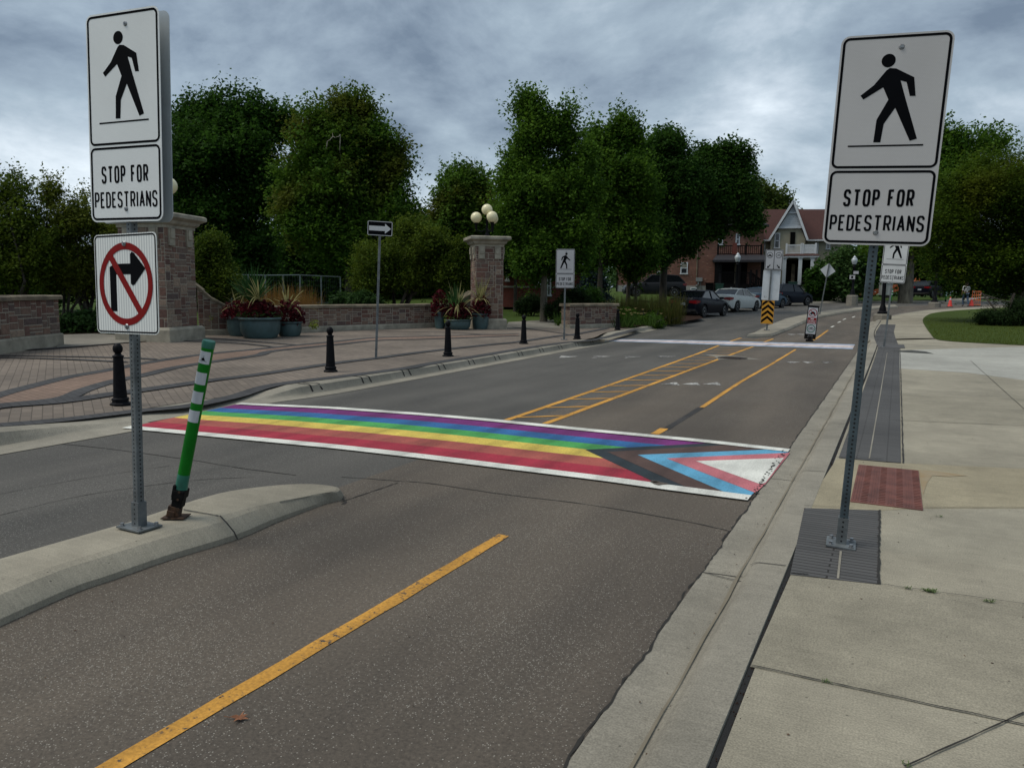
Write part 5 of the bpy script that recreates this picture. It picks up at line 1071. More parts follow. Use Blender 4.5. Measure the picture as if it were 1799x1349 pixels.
def foliage(name, blobs, n, leaf, m, seed, parent, origin, upright=.5, k=12, L_=.9, fill=.35, jit=.16, flat_=.6, spikes=0., gs=1.):
    """leafy shoots over and inside a set of ellipsoid boughs, as one mesh of single leaves"""
    rg = np.random.default_rng(seed); B = np.array(blobs, float); wgt = (B[:, 3]*B[:, 4]+B[:, 4]*B[:, 5]+B[:, 3]*B[:, 5]); wgt /= wgt.sum()
    bi = rg.choice(len(B), n, p=wgt); v = rg.normal(size=(n, 3)); v[:, 2] = v[:, 2]*.9+.15; v /= np.linalg.norm(v, axis=1)[:, None]
    rad = np.where(rg.random(n) < fill, rg.uniform(.25, .75, n), rg.uniform(.70, 1.0, n))
    # uneven boughs: lumps per direction
    ph = rg.random((len(B), 6))*6.28; lump = .90+.10*np.sin(v[:, 0]*4.1+ph[bi, 0])*np.sin(v[:, 1]*4.7+ph[bi, 1])+.08*np.sin(v[:, 2]*6.3+ph[bi, 2]+v[:, 0]*3)
    c = B[bi, :3]+v*B[bi, 3:]*(rad*lump)[:, None]
    d = v*(1-upright)+np.array([0, 0, 1.])*upright+rg.normal(size=(n, 3))*.28; d /= np.linalg.norm(d, axis=1)[:, None]
    g3 = np.sin(c[:, 0]*1.9/gs+ph[0, 0])*np.sin(c[:, 1]*1.7/gs+ph[0, 1])*np.sin(c[:, 2]*2.3/gs+ph[0, 2]); kp = (g3 > -.10)|(rg.random(n) < .16); c = c[kp]; v = v[kp]; d = d[kp]; n = len(c)
    ln = L_*rg.uniform(.45, 1.15, n); spk = (rg.random(n) < spikes)&(v[:, 2] > -.1); ln = np.where(spk, ln*2.1, ln); d = np.where(spk[:, None], d*.5+np.array([0, 0, .8]), d)
    t = (np.arange(k)/(k-1))[None, :]*np.ones((n, 1)); p = c[:, None, :]+d[:, None, :]*(t*ln[:, None])[..., None]+rg.normal(size=(n, k, 3))*(jit*(1-.55*t))[..., None]
    p = p.reshape(-1, 3); N_ = len(p); s = leaf*rg.uniform(.65, 1.35, N_)
    nv = rg.normal(size=(N_, 3)); nv[:, 2] = np.abs(nv[:, 2])+flat_; nv /= np.linalg.norm(nv, axis=1)[:, None]
    a = rg.normal(size=(N_, 3)); a -= nv*(a*nv).sum(1)[:, None]; a /= np.linalg.norm(a, axis=1)[:, None]; b_ = np.cross(nv, a)
    q = np.stack([p-a*s[:, None]*.55, p-b_*s[:, None]*.36+nv*s[:, None]*.08, p+a*s[:, None]*.6, p+b_*s[:, None]*.36+nv*s[:, None]*.08], 1).reshape(-1, 3)-np.array(origin)
    me = bpy.data.meshes.new(name); me.vertices.add(N_*4); me.vertices.foreach_set('co', q.astype(np.float32).ravel()); me.loops.add(N_*4); me.loops.foreach_set('vertex_index', np.arange(N_*4, dtype=np.int32)); me.polygons.add(N_)
    me.polygons.foreach_set('loop_start', np.arange(0, N_*4, 4, dtype=np.int32)); me.polygons.foreach_set('loop_total', np.full(N_, 4, dtype=np.int32)); me.update(calc_edges=True); me.materials.append(MATS[m])
    o = bpy.data.objects.new(name, me); COL.objects.link(o)
    if parent is not None: o.parent = parent
    return o
def PB(l, D, dz=1.0):
    """boughs given as (px, py, half width px, half height px[, extra depth m]) at distance D -> world ellipsoids of equal depth"""
    out = []
    for b_ in l:
        p = pos(b_[0], b_[1], D+(b_[4] if len(b_) > 4 else 0)); s_ = D/PF; out.append((p.x, p.y, p.z, b_[2]*s_, b_[2]*s_*dz, b_[3]*s_))
    return out
def tree(label, base, D, bl, n, m, seed, leaf=.17, tr=.22, th=None, upright=.5, L_=.9, name='tree', lean=0, multi=1, bark='bark', limbs=6, k=12, fill=.35, jit=.16, grp=None, topz=None, flat_=.6, dz=1.):
    n = int(n*1.75); leaf *= .80; L_ *= 1.15
    p = pos(base[0], base[1], D); z = gz(p.x, p.y); r = thing(name, label, 'tree' if name.endswith('tree') else 'shrub', (p.x, p.y, z), group=grp); B = PB(bl, D, dz)
    if upright >= .35: B = [(b_[0], b_[1], b_[2]-L_*(.55 if name == 'maple_tree' else .35), b_[3]*.95, b_[4]*.95, b_[5]*.97) for b_ in B]
    foliage('crown', clumpy(B, seed, spires=3 if name == 'maple_tree' else 0), n, leaf, m, seed, r, (p.x, p.y, z), upright, k, L_, fill, jit, flat_, 0., max(.35, D/42.))
    rnd = random.Random(seed); mb = MB(); cz_ = sum(b_[2] for b_ in B)/len(B)-z; big = sorted(B, key=lambda b_: -b_[3]*b_[5])[:limbs]
    for s_ in range(multi):
        ox, oy = ((rnd.uniform(-.3, .3), rnd.uniform(-.3, .3)) if multi > 1 else (0, 0)); h_ = th or max(1.5, cz_*.55)
        top = Vector((ox*3+rnd.uniform(-.2, .2)+lean, oy*3+rnd.uniform(-.2, .2), h_)); mid = Vector((ox*1.3, oy*1.3, h_*.5))
        mb.tube([(ox, oy, -.25), (ox, oy, .05), tuple(mid), tuple(top)], [tr*1.45, tr*1.12, tr*.85, tr*.66], 10)
        for b_ in big[s_::multi]:
            e_ = Vector((b_[0]-p.x, b_[1]-p.y, b_[2]-z)); st = mid.lerp(top, rnd.uniform(.3, 1)); m_ = st.lerp(e_, .5)+Vector((rnd.uniform(-.3, .3), rnd.uniform(-.3, .3), rnd.uniform(-.2, .5))); mb.tube([tuple(st), tuple(m_), tuple(e_), tuple(e_+(e_-m_)*.4)], [tr*.5, tr*.36, tr*.2, tr*.06], 7)
            for _ in range(5):
                st2 = m_.lerp(e_, rnd.random()); dr = Vector((rnd.uniform(-1, 1), rnd.uniform(-1, 1), rnd.uniform(0, 1)))*b_[3]*.85; mb.tube([tuple(st2), tuple(st2+dr*.6), tuple(st2+dr)], [tr*.2, tr*.12, tr*.03], 5)
    mb.build('trunk', bark, r, smooth=True); return r
# far left shrubs and small trees
tree('yellowish small tree at the far left edge above the stone wall', (20, 575), 22, [(0, 400, 70, 95), (-60, 430, 80, 110), (35, 335, 32, 40), (-5, 320, 34, 34), (20, 470, 70, 50), (75, 440, 40, 60)], 2600, 'lf_olive', 11, leaf=.095, tr=.06, multi=4, L_=.55, name='small_tree', jit=.10)
tree('sparse yellow-green young tree with bare shoots on top left of the near sign', (108, 575), 23, [(105, 430, 50, 75), (85, 345, 18, 40), (130, 395, 35, 40), (112, 480, 60, 35)], 1300, 'lf_yellow', 12, leaf=.09, tr=.05, multi=3, L_=.6, name='small_tree', jit=.09, upright=.65)
tree('yellow-brown small tree with several slanting trunks behind the near turn sign', (160, 578), 24, [(160, 410, 42, 62), (190, 440, 50, 70), (230, 430, 50, 60), (150, 480, 50, 40), (215, 490, 50, 40), (150, 345, 14, 14)], 1900, 'lf_yellow', 13, leaf=.09, tr=.07, multi=5, L_=.5, name='small_tree', jit=.10)
tree('olive green shrub right of the left gate pillar', (368, 545), 23.5, [(362, 455, 40, 48), (385, 500, 34, 40), (355, 510, 40, 40), (368, 425, 24, 20)], 1900, 'lf_olive', 14, leaf=.085, tr=.06, multi=3, L_=.42, name='rounded_shrub', jit=.09)
# big background trees
tree('very dark tall broad tree left of centre with spiky top', (400, 528), 47, [(400, 300, 100, 130), (330, 290, 36, 80), (455, 330, 55, 100), (400, 212, 72, 44), (470, 215, 40, 38), (345, 215, 38, 38), (350, 430, 60, 80), (430, 450, 70, 70), (345, 370, 48, 90), (500, 205, 18, 26), (440, 185, 22, 22), (370, 185, 18, 18)], 9500, 'lf_dark', 21, leaf=.24, tr=.35, L_=1.3, upright=.6, k=12, jit=.22, name='maple_tree')
tree('broad green tree with olive-brown upper side, carrying the star decoration', (615, 528), 41, [(600, 300, 100, 115), (620, 215, 66, 50), (560, 385, 85, 80), (680, 370, 58, 80), (535, 300, 48, 90), (655, 280, 60, 70), (620, 440, 80, 45), (690, 300, 30, 50), (560, 225, 38, 40), (630, 185, 30, 26)], 10500, 'lf_turn', 22, leaf=.20, tr=.3, L_=1.1, upright=.5, jit=.19, name='maple_tree')
tree('small lighter tree left of the triple globe lamp, with sky through its top', (810, 528), 52, [(810, 345, 48, 46), (775, 395, 55, 60), (850, 385, 38, 60), (835, 320, 30, 26), (800, 310, 28, 22)], 2600, 'lf_turn', 23, leaf=.24, tr=.2, L_=1.2, upright=.6, jit=.22, name='maple_tree')
tree('olive bush left of the right gate pillar, behind the low wall', (700, 540), 31, [(690, 470, 70, 55), (750, 440, 55, 45), (785, 475, 40, 60), (650, 500, 36, 35), (715, 415, 32, 28), (760, 420, 30, 25), (800, 440, 22, 40)], 4600, 'lf_olive', 24, leaf=.11, tr=.09, multi=5, L_=.55, name='rounded_shrub', jit=.11, upright=.45)
tree('tall maple with two pointed tops behind the right gate pillar', (955, 560), 34.5, [(940, 262, 40, 72), (928, 190, 20, 38), (950, 365, 72, 85), (905, 385, 40, 65), (1000, 325, 50, 85), (998, 215, 22, 46), (955, 450, 68, 38), (1010, 420, 50, 60), (905, 300, 26, 50), (962, 225, 22, 40)], 8200, 'lf_maple', 25, leaf=.16, tr=.17, L_=.95, upright=.62, jit=.15, name='maple_tree', bark='bark_pale')
tree('leafy maple between the two-topped maple and the dark rounded tree', (1053, 545), 41, [(1070, 275, 36, 66), (1100, 340, 52, 80), (1080, 420, 70, 58), (1088, 218, 18, 24), (1050, 240, 16, 40), (1105, 245, 16, 40), (1040, 350, 40, 70)], 6200, 'lf_maple', 26, leaf=.19, tr=.16, L_=1.05, upright=.6, jit=.17, name='maple_tree')
tree('dark rounded tree right of the tall maples', (1103, 540), 45, [(1165, 265, 38, 38), (1185, 335, 60, 62), (1145, 390, 58, 60), (1200, 390, 30, 30), (1155, 445, 28, 18), (1140, 300, 28, 40)], 6000, 'lf_oak', 27, leaf=.21, tr=.13, L_=.8, upright=.35, jit=.22, name='oak_tree')
tree('dark lumpy tree that overhangs the brick house and the parked cars', (1164, 540), 47, [(1272, 285, 36, 34), (1290, 335, 34, 50), (1250, 345, 52, 56), (1305, 380, 22, 30), (1235, 395, 38, 18), (1203, 420, 16, 26), (1303, 285, 12, 30), (1235, 300, 26, 40)], 5600, 'lf_oak', 28, leaf=.21, tr=.24, L_=.8, upright=.35, jit=.22, name='oak_tree', lean=.3)
tree('bright far maple showing above the red roofs', (1340, 500), 110, [(1338, 342, 26, 20), (1365, 352, 22, 18), (1322, 322, 22, 14), (1345, 375, 40, 25), (1385, 362, 10, 10)], 700, 'lf_limey', 29, leaf=.5, tr=.4, L_=2., upright=.4, jit=.4, name='maple_tree')
# right-hand side
tree('tall green tree behind the right-hand sign with wind-swept top', (1591, 520), 66, [(1690, 262, 46, 36), (1738, 242, 22, 18), (1655, 250, 30, 30), (1640, 320, 60, 60), (1610, 400, 55, 60), (1700, 300, 50, 30), (1560, 430, 40, 40), (1765, 235, 8, 8)], 4200, 'lf_maple', 31, leaf=.30, tr=.55, L_=1.6, upright=.4, jit=.3, name='maple_tree', bark='bark_pale', th=8)
tree('large spreading locust tree at the right edge with foliage down to the lawn shrub', (1790, 575), 36, [(1740, 375, 88, 74), (1800, 345, 70, 60), (1690, 420, 58, 62), (1790, 450, 90, 44), (1860, 400, 90, 110), (1655, 415, 32, 52), (1730, 468, 80, 26), (1760, 300, 60, 24), (1815, 500, 60, 24), (1640, 462, 20, 24), (1690, 340, 44, 36)], 11500, 'lf_locust', 32, leaf=.13, tr=.25, L_=1.0, upright=-.02, jit=.13, name='locust_tree', flat_=1.8)
tree('low dark clipped shrub under the large tree at the right edge', (1765, 572), 33.5, [(1780, 557, 54, 17), (1745, 562, 28, 11), (1815, 552, 40, 22)], 2600, 'lf_yew', 33, leaf=.07, tr=.05, L_=.3, upright=.2, multi=3, jit=.08, name='rounded_shrub')
# far greenery beyond the houses and the road
for i, (px, py, hw, hh, D, lb, mm) in enumerate(((1486, 468, 32, 38, 67, 'bright green tree between the cream house and the right-hand sign', 'lf_far'), (1515, 468, 30, 38, 90, 'green tree behind the right-hand sign post', 'lf_far'), (1446, 492, 9, 20, 68, 'dark bush at the right corner of the cream house', 'lf_dark'), (1560, 450, 40, 50, 100, 'dark tree behind the smaller far sign', 'lf_dark'))):
    tree(lb, (px, 520), D, [(px, py, hw*.9, hh), (px-hw*.5, py+12, hw*.5, hh*.7), (px+hw*.5, py+10, hw*.6, hh*.7), (px, py+28, hw*.8, hh*.5)], 1500, mm, 40+i, leaf=.36, tr=.25, L_=1.2, jit=.3, name='tree')
for i, (px, D) in enumerate(((1640, 100), (1700, 96), (1765, 92), (1840, 88), (1910, 84))):
    tree(('first', 'second', 'third', 'fourth', 'fifth')[i]+' from the left of the dark far trees beyond the cones', (px, 520), D, [(px, 440, 44, 50), (px-20, 470, 34, 34), (px+24, 465, 34, 36), (px, 495, 40, 14)], 1500, 'lf_dark', 50+i, leaf=.42, tr=.3, L_=1.3, jit=.35, name='tree', grp='dark trees closing the far end of the road')
BGX = ((320, 60), (395, 62), (470, 60), (545, 58), (620, 60), (695, 62), (770, 64), (840, 62), (1130, 92), (1200, 96))
ORD = ('first', 'second', 'third', 'fourth', 'fifth', 'sixth', 'seventh', 'eighth')
for i, (px, D) in enumerate(BGX[:8]):
    tree(ORD[i]+' from the left of the dark trees in the shade behind the temporary fence', (px, 530), D, [(px, 440, 55, 50), (px-25, 480, 40, 36), (px+25, 480, 40, 36), (px, 510, 52, 18)], 1500, 'lf_dark', 60+i, leaf=.30, tr=.2, L_=1.1, jit=.25, name='tree', grp='dark background trees behind the plaza')
for i, (px, D, lb) in enumerate(((-60, 44, 'dark tree beyond the left frame edge shrubs'), (40, 46, 'dark tree behind the far-left small trees'), (150, 44, 'dark tree behind the near left sign'), (255, 46, 'dark tree behind the left gate pillar'))):
    tree(lb, (px, 530), D, [(px, 470, 70, 40), (px-30, 500, 50, 30), (px+30, 495, 50, 34)], 1300, 'lf_dark', 70+i, leaf=.24, tr=.15, L_=1., jit=.2, name='tree')
for i, (px, D) in enumerate(((905, 46), (925, 50))):
    tree(('thin', 'second thin')[i]+' dark young tree just right of the right gate pillar', (px, 545), D, [(px, 440, 34, 40), (px+12, 400, 34, 50)], 900, 'lf_dark', 80+i, leaf=.2, tr=.11, L_=.9, name='maple_tree', th=3.5)
tree('young tree with forked trunk in front of the brick house', (1116, 545), 43, [(1115, 455, 32, 26), (1135, 440, 30, 26), (1095, 440, 30, 26)], 900, 'lf_maple', 83, leaf=.18, tr=.09, L_=.8, name='maple_tree', th=2.2)
# distant belt of trees that closes the horizon
rg_ = np.random.default_rng(9); bl_ = []
for k in range(150):
    a_ = R(-75+150*k/149)+YAW*0; D_ = 150+rg_.uniform(-12, 25); x_ = math.sin(a_-YAW)*D_; y_ = math.cos(a_-YAW)*D_; h_ = rg_.uniform(3.5, 6.5); bl_.append((x_, y_, h_*.7+.5, 5.5, 5.5, h_*.75))
o_ = foliage('distant_trees', bl_, 15000, 1.0, 'lf_far', 99, None, (0, 0, 0), upright=.3, k=5, L_=2.4, jit=.9); tag(o_, 'low dark belt of far-off trees closing the horizon', 'trees', kind='stuff')
# blue spruce
p = pos(1042, 540, 47); r = thing('spruce_tree', 'small blue-grey spruce beside the low red brick building', 'tree', (p.x, p.y, gz(p.x, p.y))); B = PB([(1042, 470+i*11, 8+i*4, 8) for i in range(7)], 47); foliage('crown', B, 1500, .13, 'lf_spruce', 90, r, r.location, upright=-.1, k=9, L_=.6, jit=.08)
mb = MB(); mb.tube([(0, 0, -.2), (0, 0, 2.6)], [.1, .03], 8); mb.build('trunk', 'bark', r)
# low shrubs along the far path and the flower bed
def shrub(label, px, py, D, hw, hh, m, n, seed, leaf=.09, name='rounded_shrub', up_=.4):
    return tree(label, (px, py), D, [(px, py-hh*.8, hw, hh*.8), (px-hw*.5, py-hh*.5, hw*.6, hh*.5), (px+hw*.5, py-hh*.5, hw*.6, hh*.5)], n, m, seed, leaf=leaf, tr=.04, L_=.35, upright=up_, multi=3, jit=.08, name=name, th=.4)
for i, (px, py, D, hw, hh, m) in enumerate(((1010, 545, 36, 26, 26, 'lf_yew'), (985, 552, 34, 20, 20, 'lf_yew'), (1035, 535, 38, 24, 20, 'lf_dark'), (930, 548, 42, 22, 20, 'lf_yew'), (1130, 552, 37, 16, 9, 'lf_maple'), (1162, 562, 34.5, 14, 8, 'lf_maple'), (1102, 560, 34, 10, 8, 'lf_maple'), (1140, 570, 33, 18, 5, 'lf_maple'))):
    lb = ('dark shrub behind the distant walking-figure sign', 'low dark shrub left of the distant walking-figure sign post', 'dark shrub behind the short stone wall', 'dark shrub on the shaded lawn right of the right gate pillar', 'green shrub in the flower bed left of the parked cars', 'green shrub at the right end of the flower bed', 'green shrub beside the farthest bollard', 'low lime-green edging shrub along the flower bed kerb')[i]
    shrub(lb, px, py, D, hw, hh, m, 900, 100+i, leaf=.08)
for i, (px, py, D, hw, hh) in enumerate(((120, 583, 22, 40, 18), (165, 580, 22.5, 36, 16), (215, 584, 22, 30, 14), (640, 537, 30, 22, 12), (600, 538, 31, 18, 10))):
    shrub(('broad-leaved low plants at the foot of the slanting trunks', 'middle low leafy plants behind the left post', 'low leafy plants next to the left gate pillar', 'low green shrub behind the low wall left of the olive bush', 'small green shrub behind the low wall near the temporary fence')[i], px, py, D, hw, hh, 'leaf_hosta', 500, 120+i, leaf=.14, name='leafy_plant')
# flower-bed grasses, lilies
drape('flower_bed', ats([(1082, 578), (1120, 574), (1160, 571), (1196, 566.5), (1236, 560), (1215, 545), (1180, 535), (1085, 540)], .13), .16, 'mulch'); tag(bpy.data.objects['flower_bed'], kind='structure')
drape('mulch_bed', ats([(95, 590), (240, 585), (345, 586), (345, 575), (200, 572), (95, 578)], PZ), PZ+.03, 'mulch', plaza)
rnd = random.Random(5)
for k, (px, py, D, n, ln, lb, m_) in enumerate(((1172, 560, 34.5, 420, 1.5, 'tall feathery grass clump at the right of the flower bed', 'leaf_limegr'), (1108, 552, 36, 300, 1.3, 'tall feathery grass clump behind the farthest bollard', 'leaf_limegr'), (1135, 548, 37, 300, 1.4, 'tall feathery grass clump in the middle of the flower bed', 'leaf_limegr'), (1088, 545, 38, 260, 1.2, 'tall feathery grass clump behind the short stone wall', 'leaf_limegr'))):
    if 'leaf_limegr' not in MATS: leafmat('leaf_limegr', (.05, .065, .015), (.13, .12, .035))
    p = pos(px, py, D); grass_clump(p.x, p.y, gz(p.x, p.y)+.1, int(n*1.1), ln*.95, rnd, m_, 'ornamental_grass', lb, sp=.6, wd=.018)
def lilies(px, py, D, n, lb, seed, sp=.35):
    rnd = random.Random(seed); q_ = at(px, py, .14); p = Vector((q_[0], q_[1], 0)); z = gz(p.x, p.y)+.12; r = thing('lily', lb, 'flowers', (p.x, p.y, z)); mb = MB(); blades(mb, (0, 0, 0), 120, .7, .03, rnd, (.5, .95), .5, sp, 4); mb.build('leaves', 'leaf_lily', r); mb = MB()
    for _ in range(n):
        c = Vector((rnd.uniform(-1, 1)*sp*1.3, rnd.uniform(-1, 1)*sp, rnd.uniform(.5, .8))); mb.tube([(c.x*.6, c.y*.6, 0), tuple(c)], .006, 4, 1)
        for j in range(6):
            a = j*1.047; d_ = Vector((math.cos(a), math.sin(a), 0)); s_ = Vector((-d_.y, d_.x, 0)); mb.add([c, c+d_*.04+s_*.022+Vector((0, 0, .03)), c+d_*.085+Vector((0, 0, .035)), c+d_*.04-s_*.022+Vector((0, 0, .03))], [(0, 1, 2, 3)])
    mb.build('blossoms', ('lily_yellow', 'leaf_lily'), r)
MATS['lily_yellow'] = MATS['lily_yellow']
lilies(1098, 575, 32.3, 12, 'pale yellow lilies just right of the farthest bollard', 1); lilies(988, 572, 32, 7, 'pale yellow lilies left of the short stone wall', 2, .25); lilies(1135, 572, 33.5, 8, 'scattered pink-white lilies in the middle of the flower bed', 3, .6); lilies(1170, 567, 34, 5, 'few pale lilies beside the feathery grass', 4, .4); lilies(1062, 556, 36, 8, 'white flowers behind the short stone wall', 5, .8)
# grass blades on the near edges of the right-hand lawn
rg = np.random.default_rng(3); mb = MB(); n = 26000
xs = rg.uniform(1.2, 16, n*2); ys = 27.3+rg.random(n*2)**1.6*18; keep = []
lp = interp(lawn_pts, 3)+[(60, 78), (60, 27)]
def inside(x, y, P):
    c = False; j = len(P)-1
    for i in range(len(P)):
        if (P[i][1] > y) != (P[j][1] > y) and x < (P[j][0]-P[i][0])*(y-P[i][1])/(P[j][1]-P[i][1])+P[i][0]: c = not c
        j = i
    return c
vs = []; 
for x, y in zip(xs, ys):
    if len(vs) > n*3: break
    if inside(x, y, lp):
        a = rg.random()*6.28; z = gz(x, y)+SW+.01; h_ = rg.uniform(.03, .075); w_ = .008; vs += [(x-math.cos(a)*w_, y-math.sin(a)*w_, z), (x+math.cos(a)*w_, y+math.sin(a)*w_, z), (x+rg.normal()*.025, y+rg.normal()*.025, z+h_)]
leafmat('blade', (.06, .085, .012), (.13, .15, .028)); mb.v = vs; mb.f = [(i, i+1, i+2) for i in range(0, len(vs), 3)]; mb.m = [0]*len(mb.f); tag(mb.build('grass', 'blade'), 'short green grass on the lawn right of the pavement', 'grass', kind='stuff')
# star decoration hanging in the tree
sp_ = [(573, 262), (575, 249), (585, 240), (592, 241), (598, 237), (597, 264)]
c = pos(585, 250, 37.3); st = thing('star_decoration', 'pale star-shaped wire ornament hanging high in the broad green tree', 'decoration', tuple(c)); mb = MB(c)
mat('lightwire', (.16, .15, .115), .8)
for a, b_ in zip(sp_[:-1], sp_[1:]): mb.tube([pos(a[0], a[1], 37.3), pos((a[0]+b_[0])/2, (a[1]+b_[1])/2+1.5, 37.2), pos(b_[0], b_[1], 37.3)], .022, 5)
mb.tube([pos(585, 240, 37.3), pos(584, 236, 38.5), pos(586, 225, 40.5)], .01, 5); mb.tube([pos(597, 264, 37.3), pos(598, 272, 38), pos(600, 280, 40)], .012, 5); o = mb.build('star_frame', 'lightwire', st)
# ------------------------------------------------------------------ buildings
def brickmat(name, c1, c2, mort, ch=0.0):
    m, t, b = newmat(name); tc = N(t, 'ShaderNodeTexCoord'); mp = N(t, 'ShaderNodeMapping'); mp.inputs['Rotation'].default_value = (R(90), 0, 0); t.links.new(tc.outputs['Object'], mp.inputs[0])
    br = N(t, 'ShaderNodeTexBrick'); t.links.new(mp.outputs[0], br.inputs['Vector']); br.inputs['Scale'].default_value = 1; br.inputs['Brick Width'].default_value = .24; br.inputs['Row Height'].default_value = .08; br.inputs['Mortar Size'].default_value = .010
    br.inputs['Color1'].default_value = rgb(c1); br.inputs['Color2'].default_value = rgb(c2); br.inputs['Mortar'].default_value = rgb(mort)
    n = N(t, 'ShaderNodeTexNoise'); n.inputs['Scale'].default_value = 1.1; n.inputs['Detail'].default_value = 7; n.inputs['Roughness'].default_value = .7; t.links.new(mp.outputs[0], n.inputs['Vector']); mr = N(t, 'ShaderNodeMapRange', i_1=.3, i_2=.7, i_3=.65, i_4=1.3); t.links.new(n.outputs['Fac'], mr.inputs[0])
    s_ = N(t, 'ShaderNodeVectorMath', operation='SCALE'); t.links.new(br.outputs['Color'], s_.inputs[0]); t.links.new(mr.outputs[0], s_.inputs['Scale']); out = s_.outputs[0]
    if ch:  # pale weathered bricks
        m2 = N(t, 'ShaderNodeMapping'); m2.inputs['Scale'].default_value = (1.6, 5.5, 1); t.links.new(mp.outputs[0], m2.inputs[0]); v = N(t, 'ShaderNodeTexNoise'); v.inputs['Scale'].default_value = 1.4; v.inputs['Detail'].default_value = 4; t.links.new(m2.outputs[0], v.inputs['Vector']); g = N(t, 'ShaderNodeMapRange', i_1=.64, i_2=.67); t.links.new(v.outputs['Fac'], g.inputs[0]); mx = N(t, 'ShaderNodeMix', data_type='RGBA'); mx.inputs[7].default_value = (.33, .21, .15, 1); t.links.new(g.outputs[0], mx.inputs[0]); t.links.new(out, mx.inputs[6]); out = mx.outputs[2]
    t.links.new(out, b.inputs['Base Color']); b.inputs['Roughness'].default_value = .9
brickmat('brick_house', (.215, .085, .055), (.15, .062, .043), (.14, .10, .08), 1); brickmat('brick_low', (.16, .03, .018), (.12, .024, .016), (.10, .05, .04))
mat('stucco', (.30, .285, .21), .9, var=.1, scale=2); mat('found', (.30, .30, .27), .9, var=.15, scale=2); mat('roof_red', (.055, .017, .013), .9, var=.3, scale=9, bump=.6, bscale=30, stretch=(1, 1, 3)); mat('trim_white', (.55, .58, .60), .6, var=.06); mat('siding_white', (.46, .50, .53), .6, var=.08, stretch=(.2, 1, 8)); mat('roof_dark', (.016, .015, .020), .8, var=.3, bump=.4); mat('porch_black', (.005, .0045, .005), .8, var=.2, spec=.1); mat('glass_dark', (.02, .024, .028), .08, var=.2, spec=.8); mat('interior_dark', (.005, .005, .005), .9, spec=.05); mat('curtain', (.22, .21, .17), .9); mat('grey_box', (.22, .23, .23), .5); mat('door_white', (.50, .52, .52), .5); mat('bin_green', (.010, .05, .035), .5); mat('teal_glass', (.02, .09, .08), .1)
class HF:
    """frontal frame of a house: photo pixels on its front plane -> metres"""
    def __init__(s, px0, py0, D, yaw=None):
        p = pos(px0, py0, D); s.D = D; s.px0 = px0; s.o = Vector((p.x, p.y, p.z)); d_ = Vector((p.x, p.y)); s.yaw = math.atan2(-d_.x, d_.y) if yaw is None else yaw; s.s = D/PF/abs(math.cos(math.atan2(-d_.x, d_.y)-YAW))*1.0; s.py0 = py0; s.s2 = D/PF
    def X(s, px): return (px-s.px0)*s.s*math.cos(math.atan2(-s.o.x, s.o.y)-YAW)
    def Z(s, py): return (s.py0-py)*s.s2
def window(root, F, x0, x1, y0, y1, yf=0., sash=True, fm='trim_white', gm='glass_dark', hang=None, name='window', fw=None):
    a, b_, z1, z0 = F.X(x0), F.X(x1), F.Z(y0), F.Z(y1); t_ = fw or .09; mb = MB()
    mb.b6(a, b_, yf-.05, yf+.02, z1-t_, z1); mb.b6(a-.05, b_+.05, yf-.10, yf+.02, z0-.02, z0+t_*.9); mb.b6(a, a+t_, yf-.05, yf+.02, z0+t_*.9, z1-t_); mb.b6(b_-t_, b_, yf-.05, yf+.02, z0+t_*.9, z1-t_)
    if sash: mb.b6(a+t_, b_-t_, yf-.04, yf+.02, (z0+z1)/2-.03, (z0+z1)/2+.03)
    w_ = mb.build(name, fm, root); mb = MB(); mb.b6(a+t_, b_-t_, yf-.016, yf-.004, z0+t_*.9, z1-t_); mb.build('pane', gm, w_)
    if hang: mb = MB(); mb.b6(a+t_, b_-t_, yf-.018, yf-.0165, (z0+z1)/2, z1-t_); mb.build('blind', 'curtain', w_)
    return w_
def rail(root, F, x0, x1, y0, y1, yf, m_, n, nm='railing', posts=()):
    a, b_, z1, z0 = F.X(x0), F.X(x1), F.Z(y0), F.Z(y1); mb = MB(); mb.b6(a, b_, yf-.03, yf+.03, z1-.09, z1); mb.b6(a, b_, yf-.025, yf+.025, z0, z0+.07)
    for i in range(n): x = a+(b_-a)*(i+.5)/n; mb.b6(x-.022, x+.022, yf-.02, yf+.02, z0+.07, z1-.09)
    for p_ in posts: x = F.X(p_); mb.b6(x-.08, x+.08, yf-.08, yf+.08, z0-.05, z1+.12)
    return mb.build(nm, m_, root)
# --- red-brown brick house
F = HF(1200, 517, 70); r = thing('brick_house', 'weathered red-brown brick house with a black two-storey porch, behind the parked cars', 'house', tuple(F.o), (0, 0, F.yaw)); X, Z = F.X, F.Z
mb = MB(); mb.b6(X(1083), X(1331), 0, 11, Z(502), Z(400)); mb.build('wall', 'brick_house', r)
mb = MB(); mb.b6(X(1082.5), X(1331.5), -.06, 11, Z(530), Z(502)); mb.build('foundation', 'found', r)
mb = MB(); za, zr = Z(400), Z(352); mb.add([(X(1078), -.5, za), (X(1338), -.5, za), (X(1338), 11.5, za), (X(1078), 11.5, za), (X(1120), 5.5, zr), (X(1296), 5.5, zr)], [(0, 1, 5, 4), (1, 2, 5), (2, 3, 4, 5), (3, 0, 4), (3, 2, 1, 0)]); mb.build('roof', 'roof_dark', r)
mb = MB(); mb.b6(X(1078), X(1338), -.56, -.5, za-.16, za+.06); mb.build('gutter', 'roof_dark', r)
for a in ((1194, 1206.5, 461.5, 482, True), (1196, 1209, 425, 442, False), (1256, 1264, 414, 432, False), (1212, 1223, 505, 513.5, False)): window(r, F, *a[:4], yf=-.01 if a[2] < 500 else -.08, hang=a[4], gm='glass_dark' if a[2] < 500 else 'teal_glass')
